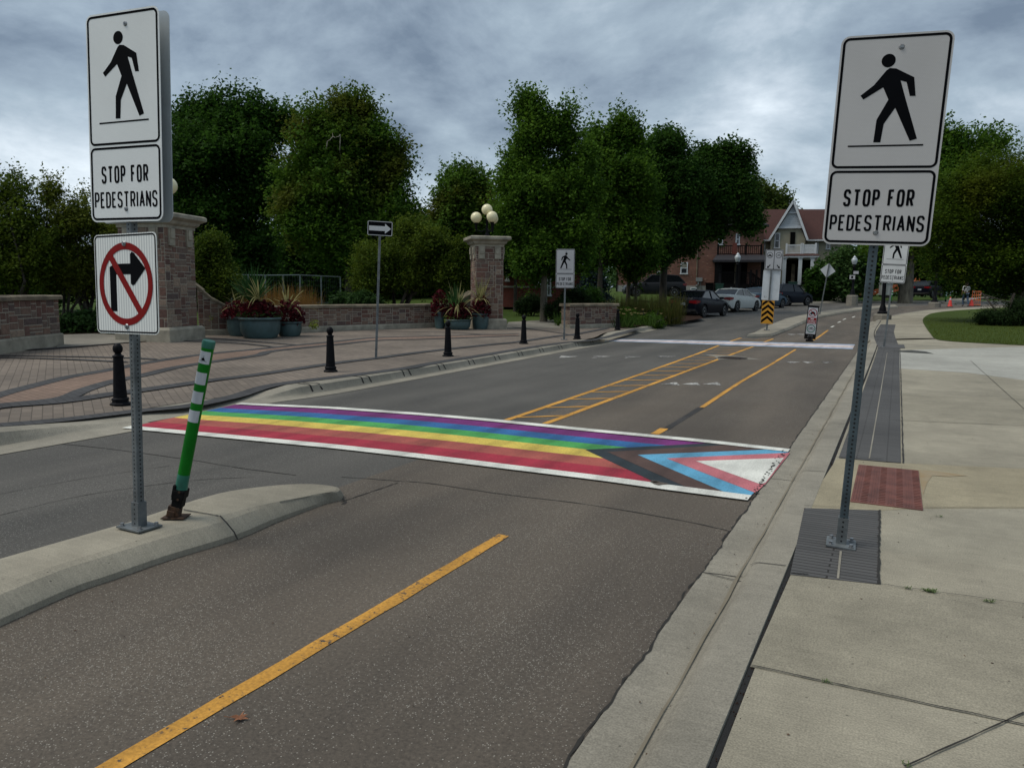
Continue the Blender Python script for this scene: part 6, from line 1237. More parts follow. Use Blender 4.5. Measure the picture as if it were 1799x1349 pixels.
window(r, F, 1285, 1292, 413, 432, yf=-.01, name='window'); window(r, F, 1153, 1163, 477, 494, yf=-.01, name='window', gm='glass_dark', hang=False); 
mb = MB(); mb.b6(X(1163), X(1167), -.05, 0, Z(497), Z(477)); mb.build('shutter', 'porch_black', r)
mb = MB(); mb.tube([(X(1222), -.08, Z(436)), (X(1222), -.08, Z(490))], .05, 6); mb.tube([(X(1222), -.06, Z(442)), (X(1229), -.05, Z(442))], .03, 6); mb.build('downpipe', 'cap_brown', r)
mb = MB(); mb.tube([(X(1084), -.1, Z(476)), (X(1084), -.1, Z(520))], .07, 6); mb.build('downpipe', 'porch_black', r)
mb = MB(); mb.b6(X(1221), X(1232), -.28, -.05, Z(494.5), Z(488)); mb.b6(X(1224), X(1226.5), -.22, -.06, Z(500), Z(494.5)); mb.b6(X(1229), X(1230), -.16, -.06, Z(514), Z(494.5)); mb.b6(X(1221), X(1224), -.2, -.06, Z(503), Z(500)); mb.build('meter_box', 'grey_box', r)
yp = -2.4
mb = MB(); z0, z1 = Z(459.5), Z(449.5); mb.add([(X(1247), yp-.3, z0), (X(1341), yp-.3, z0), (X(1341), -.02, z0), (X(1247), -.02, z0), (X(1254), -1.2, z1), (X(1330), -1.2, z1), (X(1330), -.02, z1), (X(1254), -.02, z1)], [(0, 1, 5, 4), (1, 2, 6, 5), (3, 0, 4, 7), (4, 5, 6, 7), (3, 2, 1, 0)]); mb.b6(X(1247), X(1341), yp-.3, yp-.2, z0-.18, z0-.003); pr_ = mb.build('porch_roof', 'roof_dark', r)
mb = MB()
for x in (1254, 1290, 1327): mb.b6(X(x)-.13, X(x)+.13, yp-.13, yp+.13, Z(505), Z(460.6))
mb.build('porch_post', 'porch_black', r)
mb = MB(); mb.b6(X(1250), X(1330), yp-.1, -.02, Z(506), Z(500)); mb.b6(X(1250), X(1254), yp, -.02, Z(520), Z(506)); mb.b6(X(1251), X(1308), yp-.08, yp, Z(520), Z(506)); mb.build('porch_deck', 'porch_black', r)
mb = MB(); mb.b6(X(1252), X(1306), -.10, -.03, Z(500), Z(462)); mb.build('porch_shade_panel', 'interior_dark', r)  # added near-black panel: the porch's deep shade put in as colour
for x in (1258, 1285): mb = MB(); mb.b6(X(x), X(x+6), -.16, -.105, Z(498), Z(464)); mb.build('porch_door', 'cap_brown' if x == 1285 else 'roof_dark', r)
rail(r, F, 1254, 1308, 479, 500, yp, 'porch_black', 24); rail(r, F, 1255, 1326, 434, 449, -1.25, 'porch_black', 22, 'balcony_railing', posts=(1255.5, 1282, 1301, 1326))
mb = MB(); mb.b6(X(1279), X(1286), -1.36, -1.30, Z(449), Z(430)); mb.build('balcony_panel', 'brick_low', r)
mb = MB()
for i in range(8): x = 1308+i*3.4; mb.b6(X(x), X(x+3.6), yp-.9, yp, Z(520), Z(500+i*2.2))
for xx in (yp-.9, yp): 
    mb.tube([(X(1308), xx, Z(480)), (X(1334), xx, Z(500))], .05, 6); mb.tube([(X(1308), xx, Z(495)), (X(1334), xx, Z(515))], .04, 6)
    for i in range(10): x = 1309+i*2.7; mb.tube([(X(x), xx, Z(481+i*2.08)), (X(x), xx, Z(497+i*2.08))], .03, 5)
mb.b6(X(1306), X(1309), yp-1, yp-.8, Z(502), Z(476)); mb.b6(X(1315), X(1318), yp-1, yp-.8, Z(505), Z(476)); mb.build('porch_stairs', 'porch_black', r)
# wheelie bins
for i, (px, c_, lb) in enumerate(((1246, 'interior_dark', 'black wheeled bin beside the black porch'), (1263, 'bin_green', 'dark green wheeled bin in front of the black porch'), (1392, 'bin_green', 'teal bin by the white porch of the cream house'))):
    p = pos(px, 517, 66); b_ = thing('wheeled_bin', lb, 'bin', (p.x, p.y, gz(p.x, p.y)+.45 if i < 2 else p.z), (0, 0, F.yaw)); mb = MB(); mb.add([(x*q, y*q2, z) for z, q, q2 in ((0, .26, .3), (1.0, .34, .38)) for x, y in ((-1, -1), (1, -1), (1, 1), (-1, 1))], [(0, 1, 5, 4), (1, 2, 6, 5), (2, 3, 7, 6), (3, 0, 4, 7), (3, 2, 1, 0), (4, 5, 6, 7)]); mb.build('tub', c_, b_, bevel=.02); mb = MB(); mb.box((0, 0, 1.03), (.74, .84, .06)); mb.build('lid', c_, b_, bevel=.015)
# --- cream house with red roofs and white gable
F = HF(1386, 515, 74); r = thing('cream_house', 'cream stucco house with dark red roofs, white gable siding and a white balcony', 'house', tuple(F.o), (0, 0, F.yaw)); X, Z = F.X, F.Z
mb = MB(); mb.b6(X(1304), X(1352), 0, 8, Z(530), Z(424)); mb.b6(X(1408), X(1482), 0, 8, Z(530), Z(425)); mb.add([(X(1352), -1.0, Z(530)), (X(1408), -1.0, Z(530)), (X(1408), -1., Z(424)), (X(1387), -1., Z(371)), (X(1352), -1., Z(424))]+[(X(1352), 8, Z(530)), (X(1408), 8, Z(530)), (X(1408), 8, Z(424)), (X(1387), 8, Z(371)), (X(1352), 8, Z(424))], [(0, 1, 2, 3, 4), (5, 9, 8, 7, 6), (0, 4, 9, 5), (1, 6, 7, 2)]); mb.build('wall', 'stucco', r)
mb = MB(); def_z = Z(423); mb.add([(X(1301), -.45, def_z), (X(1484), -.45, def_z), (X(1484), 4, Z(366)), (X(1318), 4, Z(362)), (X(1484), 8.5, def_z), (X(1301), 8.5, def_z)], [(0, 1, 2, 3), (3, 2, 4, 5), (0, 3, 5), (1, 4, 2), (0, 5, 4, 1)]); mb.build('roof', 'roof_red', r)
ap = (X(1386), Z(359)); mb = MB()   # gable roof, ridge running back
for sgn, xe, ze in ((-1, 1349.5, 424), (1, 1411, 424)):
    a = Vector((ap[0], 0, ap[1])); b_ = Vector((X(xe), 0, Z(ze))); mb.add([(a.x, -1.45, a.z), (b_.x, -1.45, b_.z), (b_.x, 3.9, b_.z), (a.x, 3.9, a.z), (a.x, -1.45, a.z-.18), (b_.x, -1.45, b_.z-.18), (b_.x, 3.9, b_.z-.18), (a.x, 3.9, a.z-.18)], [(0, 1, 2, 3), (7, 6, 5, 4), (0, 4, 5, 1), (1, 5, 6, 2)])
mb.build('gable_roof', 'roof_red', r)
mb = MB()
for xe, ze in ((1349, 425), (1411.5, 425)): stroke(mb, [(ap[0], ap[1]), (X(xe), Z(ze))], .20, -1.47)
mb.build('bargeboard', 'trim_white', r)
mb = MB(); mb.add([(X(1365), -1.06, Z(402)), (X(1401.5), -1.06, Z(402)), (X(1386.5), -1.06, Z(365))]+[(X(1365), -1.004, Z(402)), (X(1401.5), -1.004, Z(402)), (X(1386.5), -1.004, Z(365))], [(0, 1, 2), (0, 3, 4, 1), (1, 4, 5, 2), (2, 5, 3, 0)])
for i in range(14): z = Z(402)+i*.16; k = i/14.; mb.b6(X(1365)+(X(1386.5)-X(1365))*k*1.1+.1, X(1401.5)+(X(1386.5)-X(1401.5))*k*1.1-.1, -1.085, -1.06, z, z+.02) if i < 12 else None
mb.b6(X(1363), X(1403), -1.25, -1.09, Z(405), Z(402)); mb.b6(X(1378), X(1394), -1.22, -1.09, Z(380), Z(378)); mb.build('gable_siding', 'siding_white', r)
mb = MB(); mb.b6(X(1301), X(1353), -.6, -.46, Z(425.5), Z(422.5)); mb.b6(X(1408), X(1484), -.6, -.46, Z(426), Z(423.5)); mb.tube([(X(1341), -.3, Z(425)), (X(1342), -.12, Z(431)), (X(1342), -.12, Z(443))], .06, 6); mb.tube([(X(1429), -.4, Z(425)), (X(1429), -.12, Z(430)), (X(1429), -.12, Z(456))], .06, 6); mb.build('gutter', 'trim_white', r)
window(r, F, 1358, 1367, 412, 438.5, yf=-1.02); window(r, F, 1442, 1449, 425, 440, yf=-.02); window(r, F, 1305, 1309, 462, 476, yf=-.02)
mb = MB(); mb.b6(X(1383.5), X(1391.5), -1.10, -1.02, Z(437), Z(411)); mb.build('balcony_door', 'interior_dark', r)
yb = -3.0
mb = MB(); mb.b6(X(1374), X(1431), yb-.2, -1.02, Z(455.8), Z(453)); mb.build('porch_roof_trim', 'trim_white', r); mb = MB(); mb.add([(X(1374), yb-.25, Z(453)+.004), (X(1432), yb-.25, Z(453)+.004), (X(1428), yb+.2, Z(449.5)), (X(1378), yb+.2, Z(449.5)), (X(1428), -1.02, Z(449.5)), (X(1378), -1.02, Z(449.5)), (X(1432), -1.02, Z(453)+.004), (X(1374), -1.02, Z(453)+.004)], [(0, 1, 2, 3), (3, 2, 4, 5), (0, 3, 5, 7), (1, 6, 4, 2), (0, 7, 6, 1)]); mb.build('porch_roof', 'roof_red', r)
rail(r, F, 1378, 1401, 434, 448.8, yb+.3, 'trim_white', 12, 'balcony_railing', posts=(1378.5, 1402)); rail(r, F, 1404, 1425, 434, 448.8, yb+.3, 'trim_white', 22, 'balcony_railing', posts=(1404, 1424.5))
mb = MB()
for x in (1376.5, 1401.5, 1420.5): mb.b6(X(x)-.16, X(x)+.16, yb-.1, yb+.2, Z(501), Z(456)); mb.b6(X(x)-.22, X(x)+.22, yb-.14, yb+.24, Z(458), Z(456.1))
mb.build('porch_column', 'trim_white', r)
mb = MB(); mb.b6(X(1373), X(1423), yb-.2, -1.02, Z(503), Z(501)); mb.build('porch_deck', 'porch_black', r); mb = MB(); mb.b6(X(1374), X(1422), yb-.1, -1.02, Z(530), Z(503)); mb.build('porch_base', 'found', r)
mb = MB(); mb.b6(X(1377), X(1420), -1.12, -1.03, Z(500), Z(458)); mb.build('recess_shade_panel', 'interior_dark', r); mb = MB(); mb.b6(X(1388), X(1394), -1.2, -1.13, Z(500), Z(465)); mb.build('porch_door', 'cap_brown', r)  # dark slab before the wall paints the shade under the porch roof
rail(r, F, 1403, 1420, 490, 501, yb, 'porch_black', 12, 'porch_railing'); rail(r, F, 1374, 1383, 490, 501, yb, 'porch_black', 6, 'porch_railing')
mb = MB(); mb.b6(X(1394), X(1400), 4.2, 5, Z(372), Z(355+8)); mb.build('chimney', 'found', r)
# --- low red brick building behind the right gate pillar
F = HF(950, 528, 47.5); r = thing('brick_building', 'low dark red brick building with a pale band behind the right gate pillar', 'building', tuple(F.o), (0, 0, F.yaw)); X, Z = F.X, F.Z
mb = MB(); mb.b6(X(880), X(1019), 0, 6, Z(540), Z(462)); mb.build('wall', 'brick_low', r); mb = MB(); mb.b6(X(879), X(1020), -.05, -.003, Z(506), Z(503)); mb.build('band', 'found', r)
mb = MB(); mb.add([(X(874), -.5, Z(462)), (X(1025), -.5, Z(462)), (X(1025), 6.5, Z(462)), (X(874), 6.5, Z(462)), (X(890), 3, Z(440)), (X(1008), 3, Z(440))], [(0, 1, 5, 4), (1, 2, 5), (2, 3, 4, 5), (3, 0, 4), (3, 2, 1, 0)]); mb.build('roof', 'roof_dark', r)
for a in ((944, 953, 482, 500), (960, 968, 485, 520), (888, 894, 478, 495)): window(r, F, *a, yf=-.06)
# ------------------------------------------------------------------ cars
for nm_, c in (('car_black', (.004, .005, .010)), ('car_white', (.52, .54, .52)), ('car_blue', (.045, .075, .105)), ('car_suv', (.010, .014, .022)), ('car_grey', (.02, .022, .025))): mat(nm_, c, .35, var=.03, coat=.04, spec=.08)
mat('car_glass', (.008, .010, .012), .08, spec=.4); mat('tyre', (.010, .010, .010), .85); mat('alloy', (.40, .42, .44), .3, metal=.7, var=.1); mat('tail_red', (.20, .008, .012), .2, var=.1); mat('plate_white', (.35, .40, .45), .5); mat('trim_black', (.008, .008, .008), .6)
def car(label, loc, yaw, paint_, kind='sedan', L=4.6, Wd=1.80, H=1.44, tail=True):
    """local +x is forward, +y left; origin on the ground at the middle"""
    r = thing('parked_car', label, 'car', loc, (0, 0, yaw), group='cars parked along the far kerb'); hw = Wd/2
    if kind == 'sedan':  # x from rear: (x, z) side profile of shell bottom->deck, and greenhouse
        deck = [(-L/2, .62), (-L/2+.03, .90), (-L/2+.12, 1.02), (-L/2+.75, 1.06), (.1, .98), (1.0, .97), (L/2-1.0, .90), (L/2-.35, .78), (L/2-.05, .62), (L/2, .45)]
        gh = [(-L/2+.62, 1.05), (-L/2+1.35, H-.05), (-.35, H), (.25, H-.04), (1.05, .97)]
    else:
        deck = [(-L/2, .60), (-L/2+.03, .95), (-L/2+.10, 1.10), (-L/2+.5, 1.12), (.1, 1.08), (1.0, 1.06), (L/2-.9, 1.0), (L/2-.30, .88), (L/2-.05, .70), (L/2, .5)]
        gh = [(-L/2+.12, 1.11), (-L/2+.62, H-.07), (-.8, H), (.25, H-.04), (1.0, 1.06)]
    wx = (-L/2+.90, L/2-.90); wr = .325 if kind == 'sedan' else .36
    def topz(x):
        for a, b_ in zip(deck[:-1], deck[1:]):
            if a[0] <= x <= b_[0]: return a[1]+(b_[1]-a[1])*(x-a[0])/(b_[0]-a[0]+1e-9)
        return deck[-1][1]
    xs = sorted(set([round(p[0], 3) for p in deck]+[w_+d_ for w_ in wx for d_ in (-.42, -.36, -.25, -.12, 0, .12, .25, .36, .42)]+[-L/2+.3, -.4, .6]))
    mb = MB(); nseg = 8; rows = []
    for x in xs:
        t = abs(x)/(L/2); wmax = hw*(1-.10*max(0, (t-.72)/.28)**2*1.6); zt = topz(x); zb = .22+.12*max(0, (t-.85)/.15)
        for w_ in wx:
            d_ = abs(x-w_); Rr = wr+.07
            if d_ < Rr: zb = max(zb, wr+math.sqrt(Rr*Rr-d_*d_)*.98)
        zb = min(zb, zt-.1); zm = .55*zt+.45*min(zb, .3); zm = max(zm, zb+.04)
        sec = [(wmax*.93, zb), (wmax, zb+(zm-zb)*.5), (wmax, zm), (wmax*.965, zt-.06 if zt-.06 > zm else zm+.01), (wmax*.90, zt), (wmax*.5, zt+.025), (0, zt+.03)]
        rows.append([(x, y, z) for y, z in sec]+[(x, -y, z) for y, z in sec[-2::-1]])
    n = len(rows[0]); vs = [v for rr_ in rows for v in rr_]; mb.add(vs, [(i*n+j, i*n+j+1, (i+1)*n+j+1, (i+1)*n+j) for i in range(len(rows)-1) for j in range(n-1)]+[tuple(range(n)), tuple(range(len(vs)-n, len(vs)))]); mb.build('body', paint_, r, smooth=True)
    mb = MB(); mb.b6(-L/2+.1, L/2-.1, -hw*.86, hw*.86, .20, .60); mb.build('underbody', 'trim_black', r)
    # greenhouse: glass lower body and painted roof with pillars
    def ghs(inset, zoff=0., xs_=0.): 
        out = []
        for x, z in gh:
            k = (z-1.0)/(H-1.0); out.append((x, hw*(.90-.17*max(0, k))-inset, z-.015+zoff))
        return out
    A = ghs(.0); mb = MB(); vs = [(x, y, z) for x, y, z in A]+[(x, -y, z) for x, y, z in A]+[(x, y*1.02, 1.0) for x, y, z in A]+[(x, -y*1.02, 1.0) for x, y, z in A]
    m_ = len(A); hb = [hw*.89]*m_
    vs = [(x, y, z) for x, y, z in A]+[(x, -y, z) for x, y, z in A]+[(x, hw*.885, .96) for x, y, z in A]+[(x, -hw*.885, .96) for x, y, z in A]
    mb.add(vs, [(i, i+1, m_+i+1, m_+i) for i in range(m_-1)]+[(2*m_+i, 2*m_+i+1, i+1, i) for i in range(m_-1)]+[(3*m_+i, m_+i, m_+i+1, 3*m_+i+1) for i in range(m_-1)]); mb.build('windows', 'car_glass', r)
    mb = MB(); top = [p for p in A][1:4]; vs = []
    for x, y, z in top: vs += [(x, y*1.02, z-.02), (x, y*.96, z+.025), (x, 0, z+.045), (x, -y*.96, z+.025), (x, -y*1.02, z-.02)]
    mb.add(vs, [(i*5+j, i*5+j+1, (i+1)*5+j+1, (i+1)*5+j) for i in range(2) for j in range(4)]+[(0, 1, 2, 3, 4), tuple(range(10, 15))])
    for s_ in (1, -1):
        for i, j in ((0, 1), (3, 4)):
            a, b_ = A[i], A[j]; mb.tube([(a[0], s_*(hw*.885), a[2]-.02), (b_[0], s_*(b_[1]+.005), b_[2]), ] if j > i and i == 0 else [(a[0], s_*(a[1]+.005), a[2]), (b_[0], s_*(hw*.885), b_[2]-.02)], .035, 6)
        mb.tube([(-.28, s_*(hw*.89), .98), (-.33, s_*(hw*.745), H-.03)], .032, 6)
    mb.build('roof', paint_, r, smooth=True)
    for s_ in (1, -1):
        for w_ in wx:
            ty = MB(); y0 = s_*(hw-.02); ty.lathe([(wr*.62, -.1), (wr*.94, -.11), (wr, -.07), (wr, .07), (wr*.94, .11), (wr*.62, .1)], n=28); me_ = ty.build('wheel', 'tyre', r, smooth=True); me_.location = (w_, s_*(hw-.12), wr); me_.rotation_euler = (R(90)*-s_, 0, 0)
            rm = MB(); rm.lathe([(wr*.64, .06), (wr*.66, .098), (wr*.60, .102), (wr*.58, .07)], n=28)
            for k in range(5):
                a = k*2*math.pi/5; e_ = Matrix.Rotation(a, 3, 'Z'); rm.box(e_@Vector((wr*.32, 0, .082)), (wr*.58, wr*.16, .03), M=e_)
            rm.lathe([(wr*.14, .07), (wr*.14, .105), (.001, .108)], n=12); rm.build('rim', 'alloy', me_)
    mb = MB(); zt = topz(-L/2+.1)
    for s_ in (1, -1):
        mb = MB(); mb.add([(-L/2-.012, s_*hw*.42, zt-.22), (-L/2-.012, s_*hw*.42, zt-.10), (-L/2+.0, s_*hw*.88, zt-.07), (-L/2+.0, s_*hw*.88, zt-.27), (-L/2+.30, s_*(hw*.985), zt-.10), (-L/2+.30, s_*(hw*.985), zt-.2), (-L/2+.1, s_*hw*.4, zt-.22), (-L/2+.1, s_*hw*.4, zt-.10)], [(0, 1, 2, 3), (3, 2, 4, 5), (0, 6, 7, 1)]); mb.build('tail_light', 'tail_red', r)
        mb = MB(); mb.box((.78, s_*(hw+.06), 1.02), (.12, .18, .12)); mb.build('mirror', 'trim_black' if kind != 'sedan' else paint_, r, bevel=.02)
        mb = MB(); mb.box((-.15, s_*(hw*.99), .78), (.14, .03, .025)); mb.box((-1.1, s_*(hw*.985), .79), (.14, .03, .025)); mb.build('door_handle', paint_, r)
    mb = MB(); mb.box((-L/2-.015, 0, .72), (.02, .32, .15)); mb.build('licence_plate', 'plate_white', r)
    mb = MB(); mb.box((-L/2-.002, 0, .38), (.06, hw*1.7, .12)); mb.box((-L/2-.01, .0, .32), (.05, hw*1.1, .08)); mb.build('rear_bumper', 'trim_black', r, bevel=.01)
    mb = MB(); mb.add([(-.55, 0, H+.03), (-.50, 0, H+.03), (-.62, 0, H+.12)], [(0, 1, 2)]); mb.box((-.6, 0, H+.05), (.10, .03, .05)); mb.build('antenna', paint_, r)
    return r
def cpos(px, py, D, dz=0): p = pos(px, py, D); return (p.x, p.y, gz(p.x, p.y)+dz)
def carat(label, rear, front, paint_, kind, L, H, Wd=1.8, Df=None, D=None):
    a = Vector(at(*rear)); b_ = Vector(at(*front)); return a, b_
# visible right-side wheels: rear contact, front contact (pixels); headings solved on the ground
def place_car(label, px, py, D, paint_, kind='sedan', head=R(90-12), **k):
    p = pos(px, py, D); return car(label, (p.x, p.y, gz(p.x, p.y)+.006), head, paint_, kind, **k)
place_car('near-black sedan, the nearest of the row of parked cars', 1229, 553, 43.0, 'car_black', head=R(80), L=4.7, H=1.44)
place_car('white sedan, second in the row of parked cars', 1290, 549, 49.8, 'car_white', head=R(75), L=4.6, H=1.45)
place_car('slate-blue sedan, third in the row, partly behind the white sign board', 1338, 545, 55.2, 'car_blue', head=R(70), L=4.6, H=1.45)
place_car('black compact SUV, farthest in the row of parked cars', 1383, 538, 60.0, 'car_suv', 'suv', head=R(62), L=4.45, H=1.66, Wd=1.84)
o = car('dark SUV parked behind the planting beside the brick house', cpos(1148, 520, 58, .35), R(180+26), 'car_grey', 'suv', L=4.6, H=1.68); o['group'] = 'other vehicles'; o.name = 'parked_car'
o = car('black pickup truck parked beyond the smaller far sign, near orange barriers', cpos(1628, 520, 76, -.35), R(72), 'car_black', 'suv', L=4.6, H=1.55, Wd=1.9); del o['group']
o.location.z = pos(1628, 522, 76).z
# ------------------------------------------------------------------ chevron board, median signs
q = at(1347, 580, .12); D = pd(*q); s_ = D/PF; r = thing('chevron_sign', 'yellow and black chevron board with white panels on a post at the median tip', 'road sign', (q[0], q[1], .125+gz(*q)), (0, R(1.6), R(12)))
Zp = lambda py: (580-py)*s_; Xp = lambda px: (px-1349)*s_*1.03
square_post(r, Zp(442), .06, ('steel', 'hole'), faces=('f',), pitch=.05); base_plate(r, .22, .22)
mb = MB(); mb.prism([(Xp(1338), Zp(569)), (Xp(1358), Zp(569)), (Xp(1358), Zp(528.5)), (Xp(1338), Zp(528.5))], -.044, -.040); b_ = mb.build('chevron_board', 'sign_yellow', r)
x0, x1, z0, z1 = Xp(1338)+.01, Xp(1358)-.01, Zp(569)+.01, Zp(528.5)-.01; xm = (x0+x1)/2; st_ = (z1-z0)/4.05; mb = MB()
def clipz(pl):
    return [(x, min(z1, max(z0, z))) for x, z in pl]
for k in range(5):
    zc = z0+st_*(k+.05); th = st_*.52; hgt_ = (x1-x0)*.42
    for sg in (x0, x1):
        a = [(xm, zc+hgt_), (sg, zc), (sg, zc+th), (xm, zc+hgt_+th)]
        if zc+hgt_+th > z1+.001:
            # clip by top line
            out = []; 
            for i in range(4):
                p, q2 = a[i], a[(i+1) % 4]
                if p[1] <= z1: out.append(p)
                if (p[1] <= z1) != (q2[1] <= z1): t = (z1-p[1])/(q2[1]-p[1]); out.append((p[0]+(q2[0]-p[0])*t, z1))
            a = out
        if len(a) > 2: flat(mb, a, -.0452)
mb.build('chevron_stripes', 'sign_black', b_)
mb = MB(); mb.prism(rrect(Xp(1336.5), Xp(1364.5), Zp(528), Zp(476), .03), .032, .036); mb.build('blank_panel', 'trim_white', r)
mb = MB(); mb.prism(rrect(Xp(1337.5), Xp(1366), Zp(475.5), Zp(441), .03), -.044, -.040); pn = mb.build('lane_panel', 'sign_white', r)
mb = MB(); f = -.0455; frame(mb, Xp(1338), Xp(1365.5), Zp(475), Zp(441.5), .03, .02, f); mb.add([(Xp(1351.4), f, Zp(475)), (Xp(1352.3), f, Zp(475)), (Xp(1352.3), f, Zp(441.5)), (Xp(1351.4), f, Zp(441.5))], [(0, 1, 2, 3)])
for cx in (1344.8, 1358.8): ring(mb, Xp(cx), Zp(450.5), 5*s_, 4.2*s_, f, sx=1, n=28)
cx, cz_ = Xp(1344.8), Zp(451); u = s_; flat(mb, [(cx-3*u, cz_-1*u), (cx+3*u, cz_-1*u), (cx+3*u, cz_+.4*u), (cx+1.8*u, cz_+.6*u), (cx+1.2*u, cz_+1.7*u), (cx-1.2*u, cz_+1.7*u), (cx-1.8*u, cz_+.6*u), (cx-3*u, cz_+.4*u)], f); disc(mb, cx-1.8*u, cz_-1.2*u, .8*u, f-.0005, n=10); disc(mb, cx+1.8*u, cz_-1.2*u, .8*u, f-.0005, n=10)
def bike(mb, cx, cz_, u, f, mi=0):
    ring(mb, cx-1.9*u, cz_-.4*u, 1.4*u, 1.05*u, f, mi, 16); ring(mb, cx+1.9*u, cz_-.4*u, 1.4*u, 1.05*u, f, mi, 16); stroke(mb, [(cx-1.9*u, cz_-.4*u), (cx-.6*u, cz_+1.3*u), (cx+1.2*u, cz_+1.2*u), (cx+1.9*u, cz_-.4*u)], .35*u, f-.0004, mi); stroke(mb, [(cx+1.2*u, cz_+1.2*u), (cx, cz_-.5*u), (cx-.6*u, cz_+1.3*u)], .35*u, f-.0004, mi); stroke(mb, [(cx+1.2*u, cz_+1.2*u), (cx+1.*u, cz_+1.9*u), (cx+.4*u, cz_+1.9*u)], .35*u, f-.0004, mi)
bike(mb, Xp(1358.8), Zp(450.5), s_*.95, f)
def arrow(mb, x, z, dx, dz, L_, wd, f):
    d_ = Vector((dx, dz)).normalized(); n_ = Vector((-d_.y, d_.x)); a = Vector((x, z)); b_ = a+d_*L_; m_ = a+d_*L_*.55; flat(mb, [tuple(v) for v in (a+n_*wd*.35, a-n_*wd*.35, m_-n_*wd*.35, m_-n_*wd, b_, m_+n_*wd, m_+n_*wd*.35)], f)
arrow(mb, Xp(1346.5), Zp(467), -.8, -.9, 8*s_, 2.3*s_, f); arrow(mb, Xp(1357), Zp(467), .8, -.9, 8*s_, 2.3*s_, f); mb.build('legend', 'sign_black', pn)
mb = MB(); x_, z_ = Xp(1340.5), Zp(524); mb2 = mb; text(mb, '63', x_, x_+4.*s_, z_, z_+3.5*s_, .0312, .012); o = mb.build('panel_number', 'grey_box', r)
# flexible centre sign on the cycle track
q = at(1422, 600, 0); D = pd(*q); s_ = D/PF; r = thing('centre_sign', 'narrow standing NO VEHICLE ACCESS sign with a green bicycle ring on the cycle track', 'road sign', (q[0], q[1], .006), (0, R(3.5), R(8))); Zp = lambda py: (600-py)*s_; u = s_; hw_ = 9.3*s_
mb = MB(); mb.box((0, 0, .03), (.24, .18, .06)); mb.box((0, 0, .10), (.12, .10, .1)); mb.build('foot', 'rubber', r, bevel=.01)
mb = MB(); mb.prism([(-hw_*1.02, Zp(596)), (hw_*1.02, Zp(596)), (hw_*.95, Zp(540)), (-hw_*.95, Zp(540))], -.01, .015); pn = mb.build('backing', 'rubber', r); mb = MB(); mb.b6(-hw_*1.04, hw_*1.04, -.02, .025, Zp(540), Zp(537.5)); mb.build('top_cap', 'rubber', r)
mb = MB(); mb.prism([(-hw_*.84, Zp(587)), (hw_*.84, Zp(587)), (hw_*.82, Zp(541)), (-hw_*.82, Zp(541))], -.0135, -.0105); mb.build('face', 'sign_white', pn)
mb = MB(); ring(mb, 0, Zp(550), 7*u, 5.9*u, -.0145, n=30); stroke(mb, [(-4.3*u, Zp(550)+4.3*u), (4.3*u, Zp(550)-4.3*u)], 1.1*u, -.0165); mb.b6(-hw_*.78, hw_*.78, -.0150, -.0140, Zp(569), Zp(558.5)); mb.build('red_block', 'sign_red', pn)
mb = MB(); cx, cz_ = 0, Zp(550.5); flat(mb, [(cx-4*u, cz_-1.6*u), (cx+4*u, cz_-1.6*u), (cx+4*u, cz_+.7*u), (cx+2.6*u, cz_+1*u), (cx+1.8*u, cz_+2.6*u), (cx-1.8*u, cz_+2.6*u), (cx-2.6*u, cz_+1*u), (cx-4*u, cz_+.7*u)], -.0155); disc(mb, -2.6*u, cz_-1.9*u, 1.2*u, -.0158, n=12); disc(mb, 2.6*u, cz_-1.9*u, 1.2*u, -.0158, n=12); bike(mb, 0, Zp(577.6), 1.35*u, -.0155); mb.build('pictograms', 'sign_black', pn)
mb = MB(); text(mb, 'NO', -2.4*u, 2.4*u, Zp(561.8), Zp(559.2), -.0156, .7*u); text(mb, 'VEHICLE', -6*u, 6*u, Zp(565.1), Zp(562.6), -.0156, .5*u); text(mb, 'ACCESS', -6*u, 6*u, Zp(568.4), Zp(565.9), -.0156, .5*u); mb.build('lettering', 'sign_white2', pn)
mb = MB(); ring(mb, 0, Zp(577.5), 7*u, 5.7*u, -.0150, n=30); mb.build('green_ring', 'sign_green', pn)
mb = MB()
for i in (-1, 0, 1):
    for z in (590, 593): mb.box((i*3*u, -.0125, Zp(z)), (1.4*u, .005, .9*u))
mb.build('foot_studs', 'alloy', pn)
# diamond sign seen from behind
q = at(1440, 552, .12); D = pd(*q); s_ = D/PF; r = thing('diamond_sign', 'back of a diamond-shaped sign on a leaning post in the median', 'road sign', (q[0], q[1], .12+gz(*q)), (0, R(7.0), R(10))); square_post(r, (552-463)*s_, .06, ('steel', 'hole'), faces=(), pitch=.2); h_ = 12.6*s_; zc = (552-475.5)*s_
mb = MB(); mb.prism([(-h_, zc), (0, zc-h_), (h_, zc), (0, zc+h_)], .034, .038); mb.build('panel', 'trim_white', r); mb = MB(); mb.box((0, 0, .01), (.25, .25, .02)); mb.build('base_plate', 'steel', r)
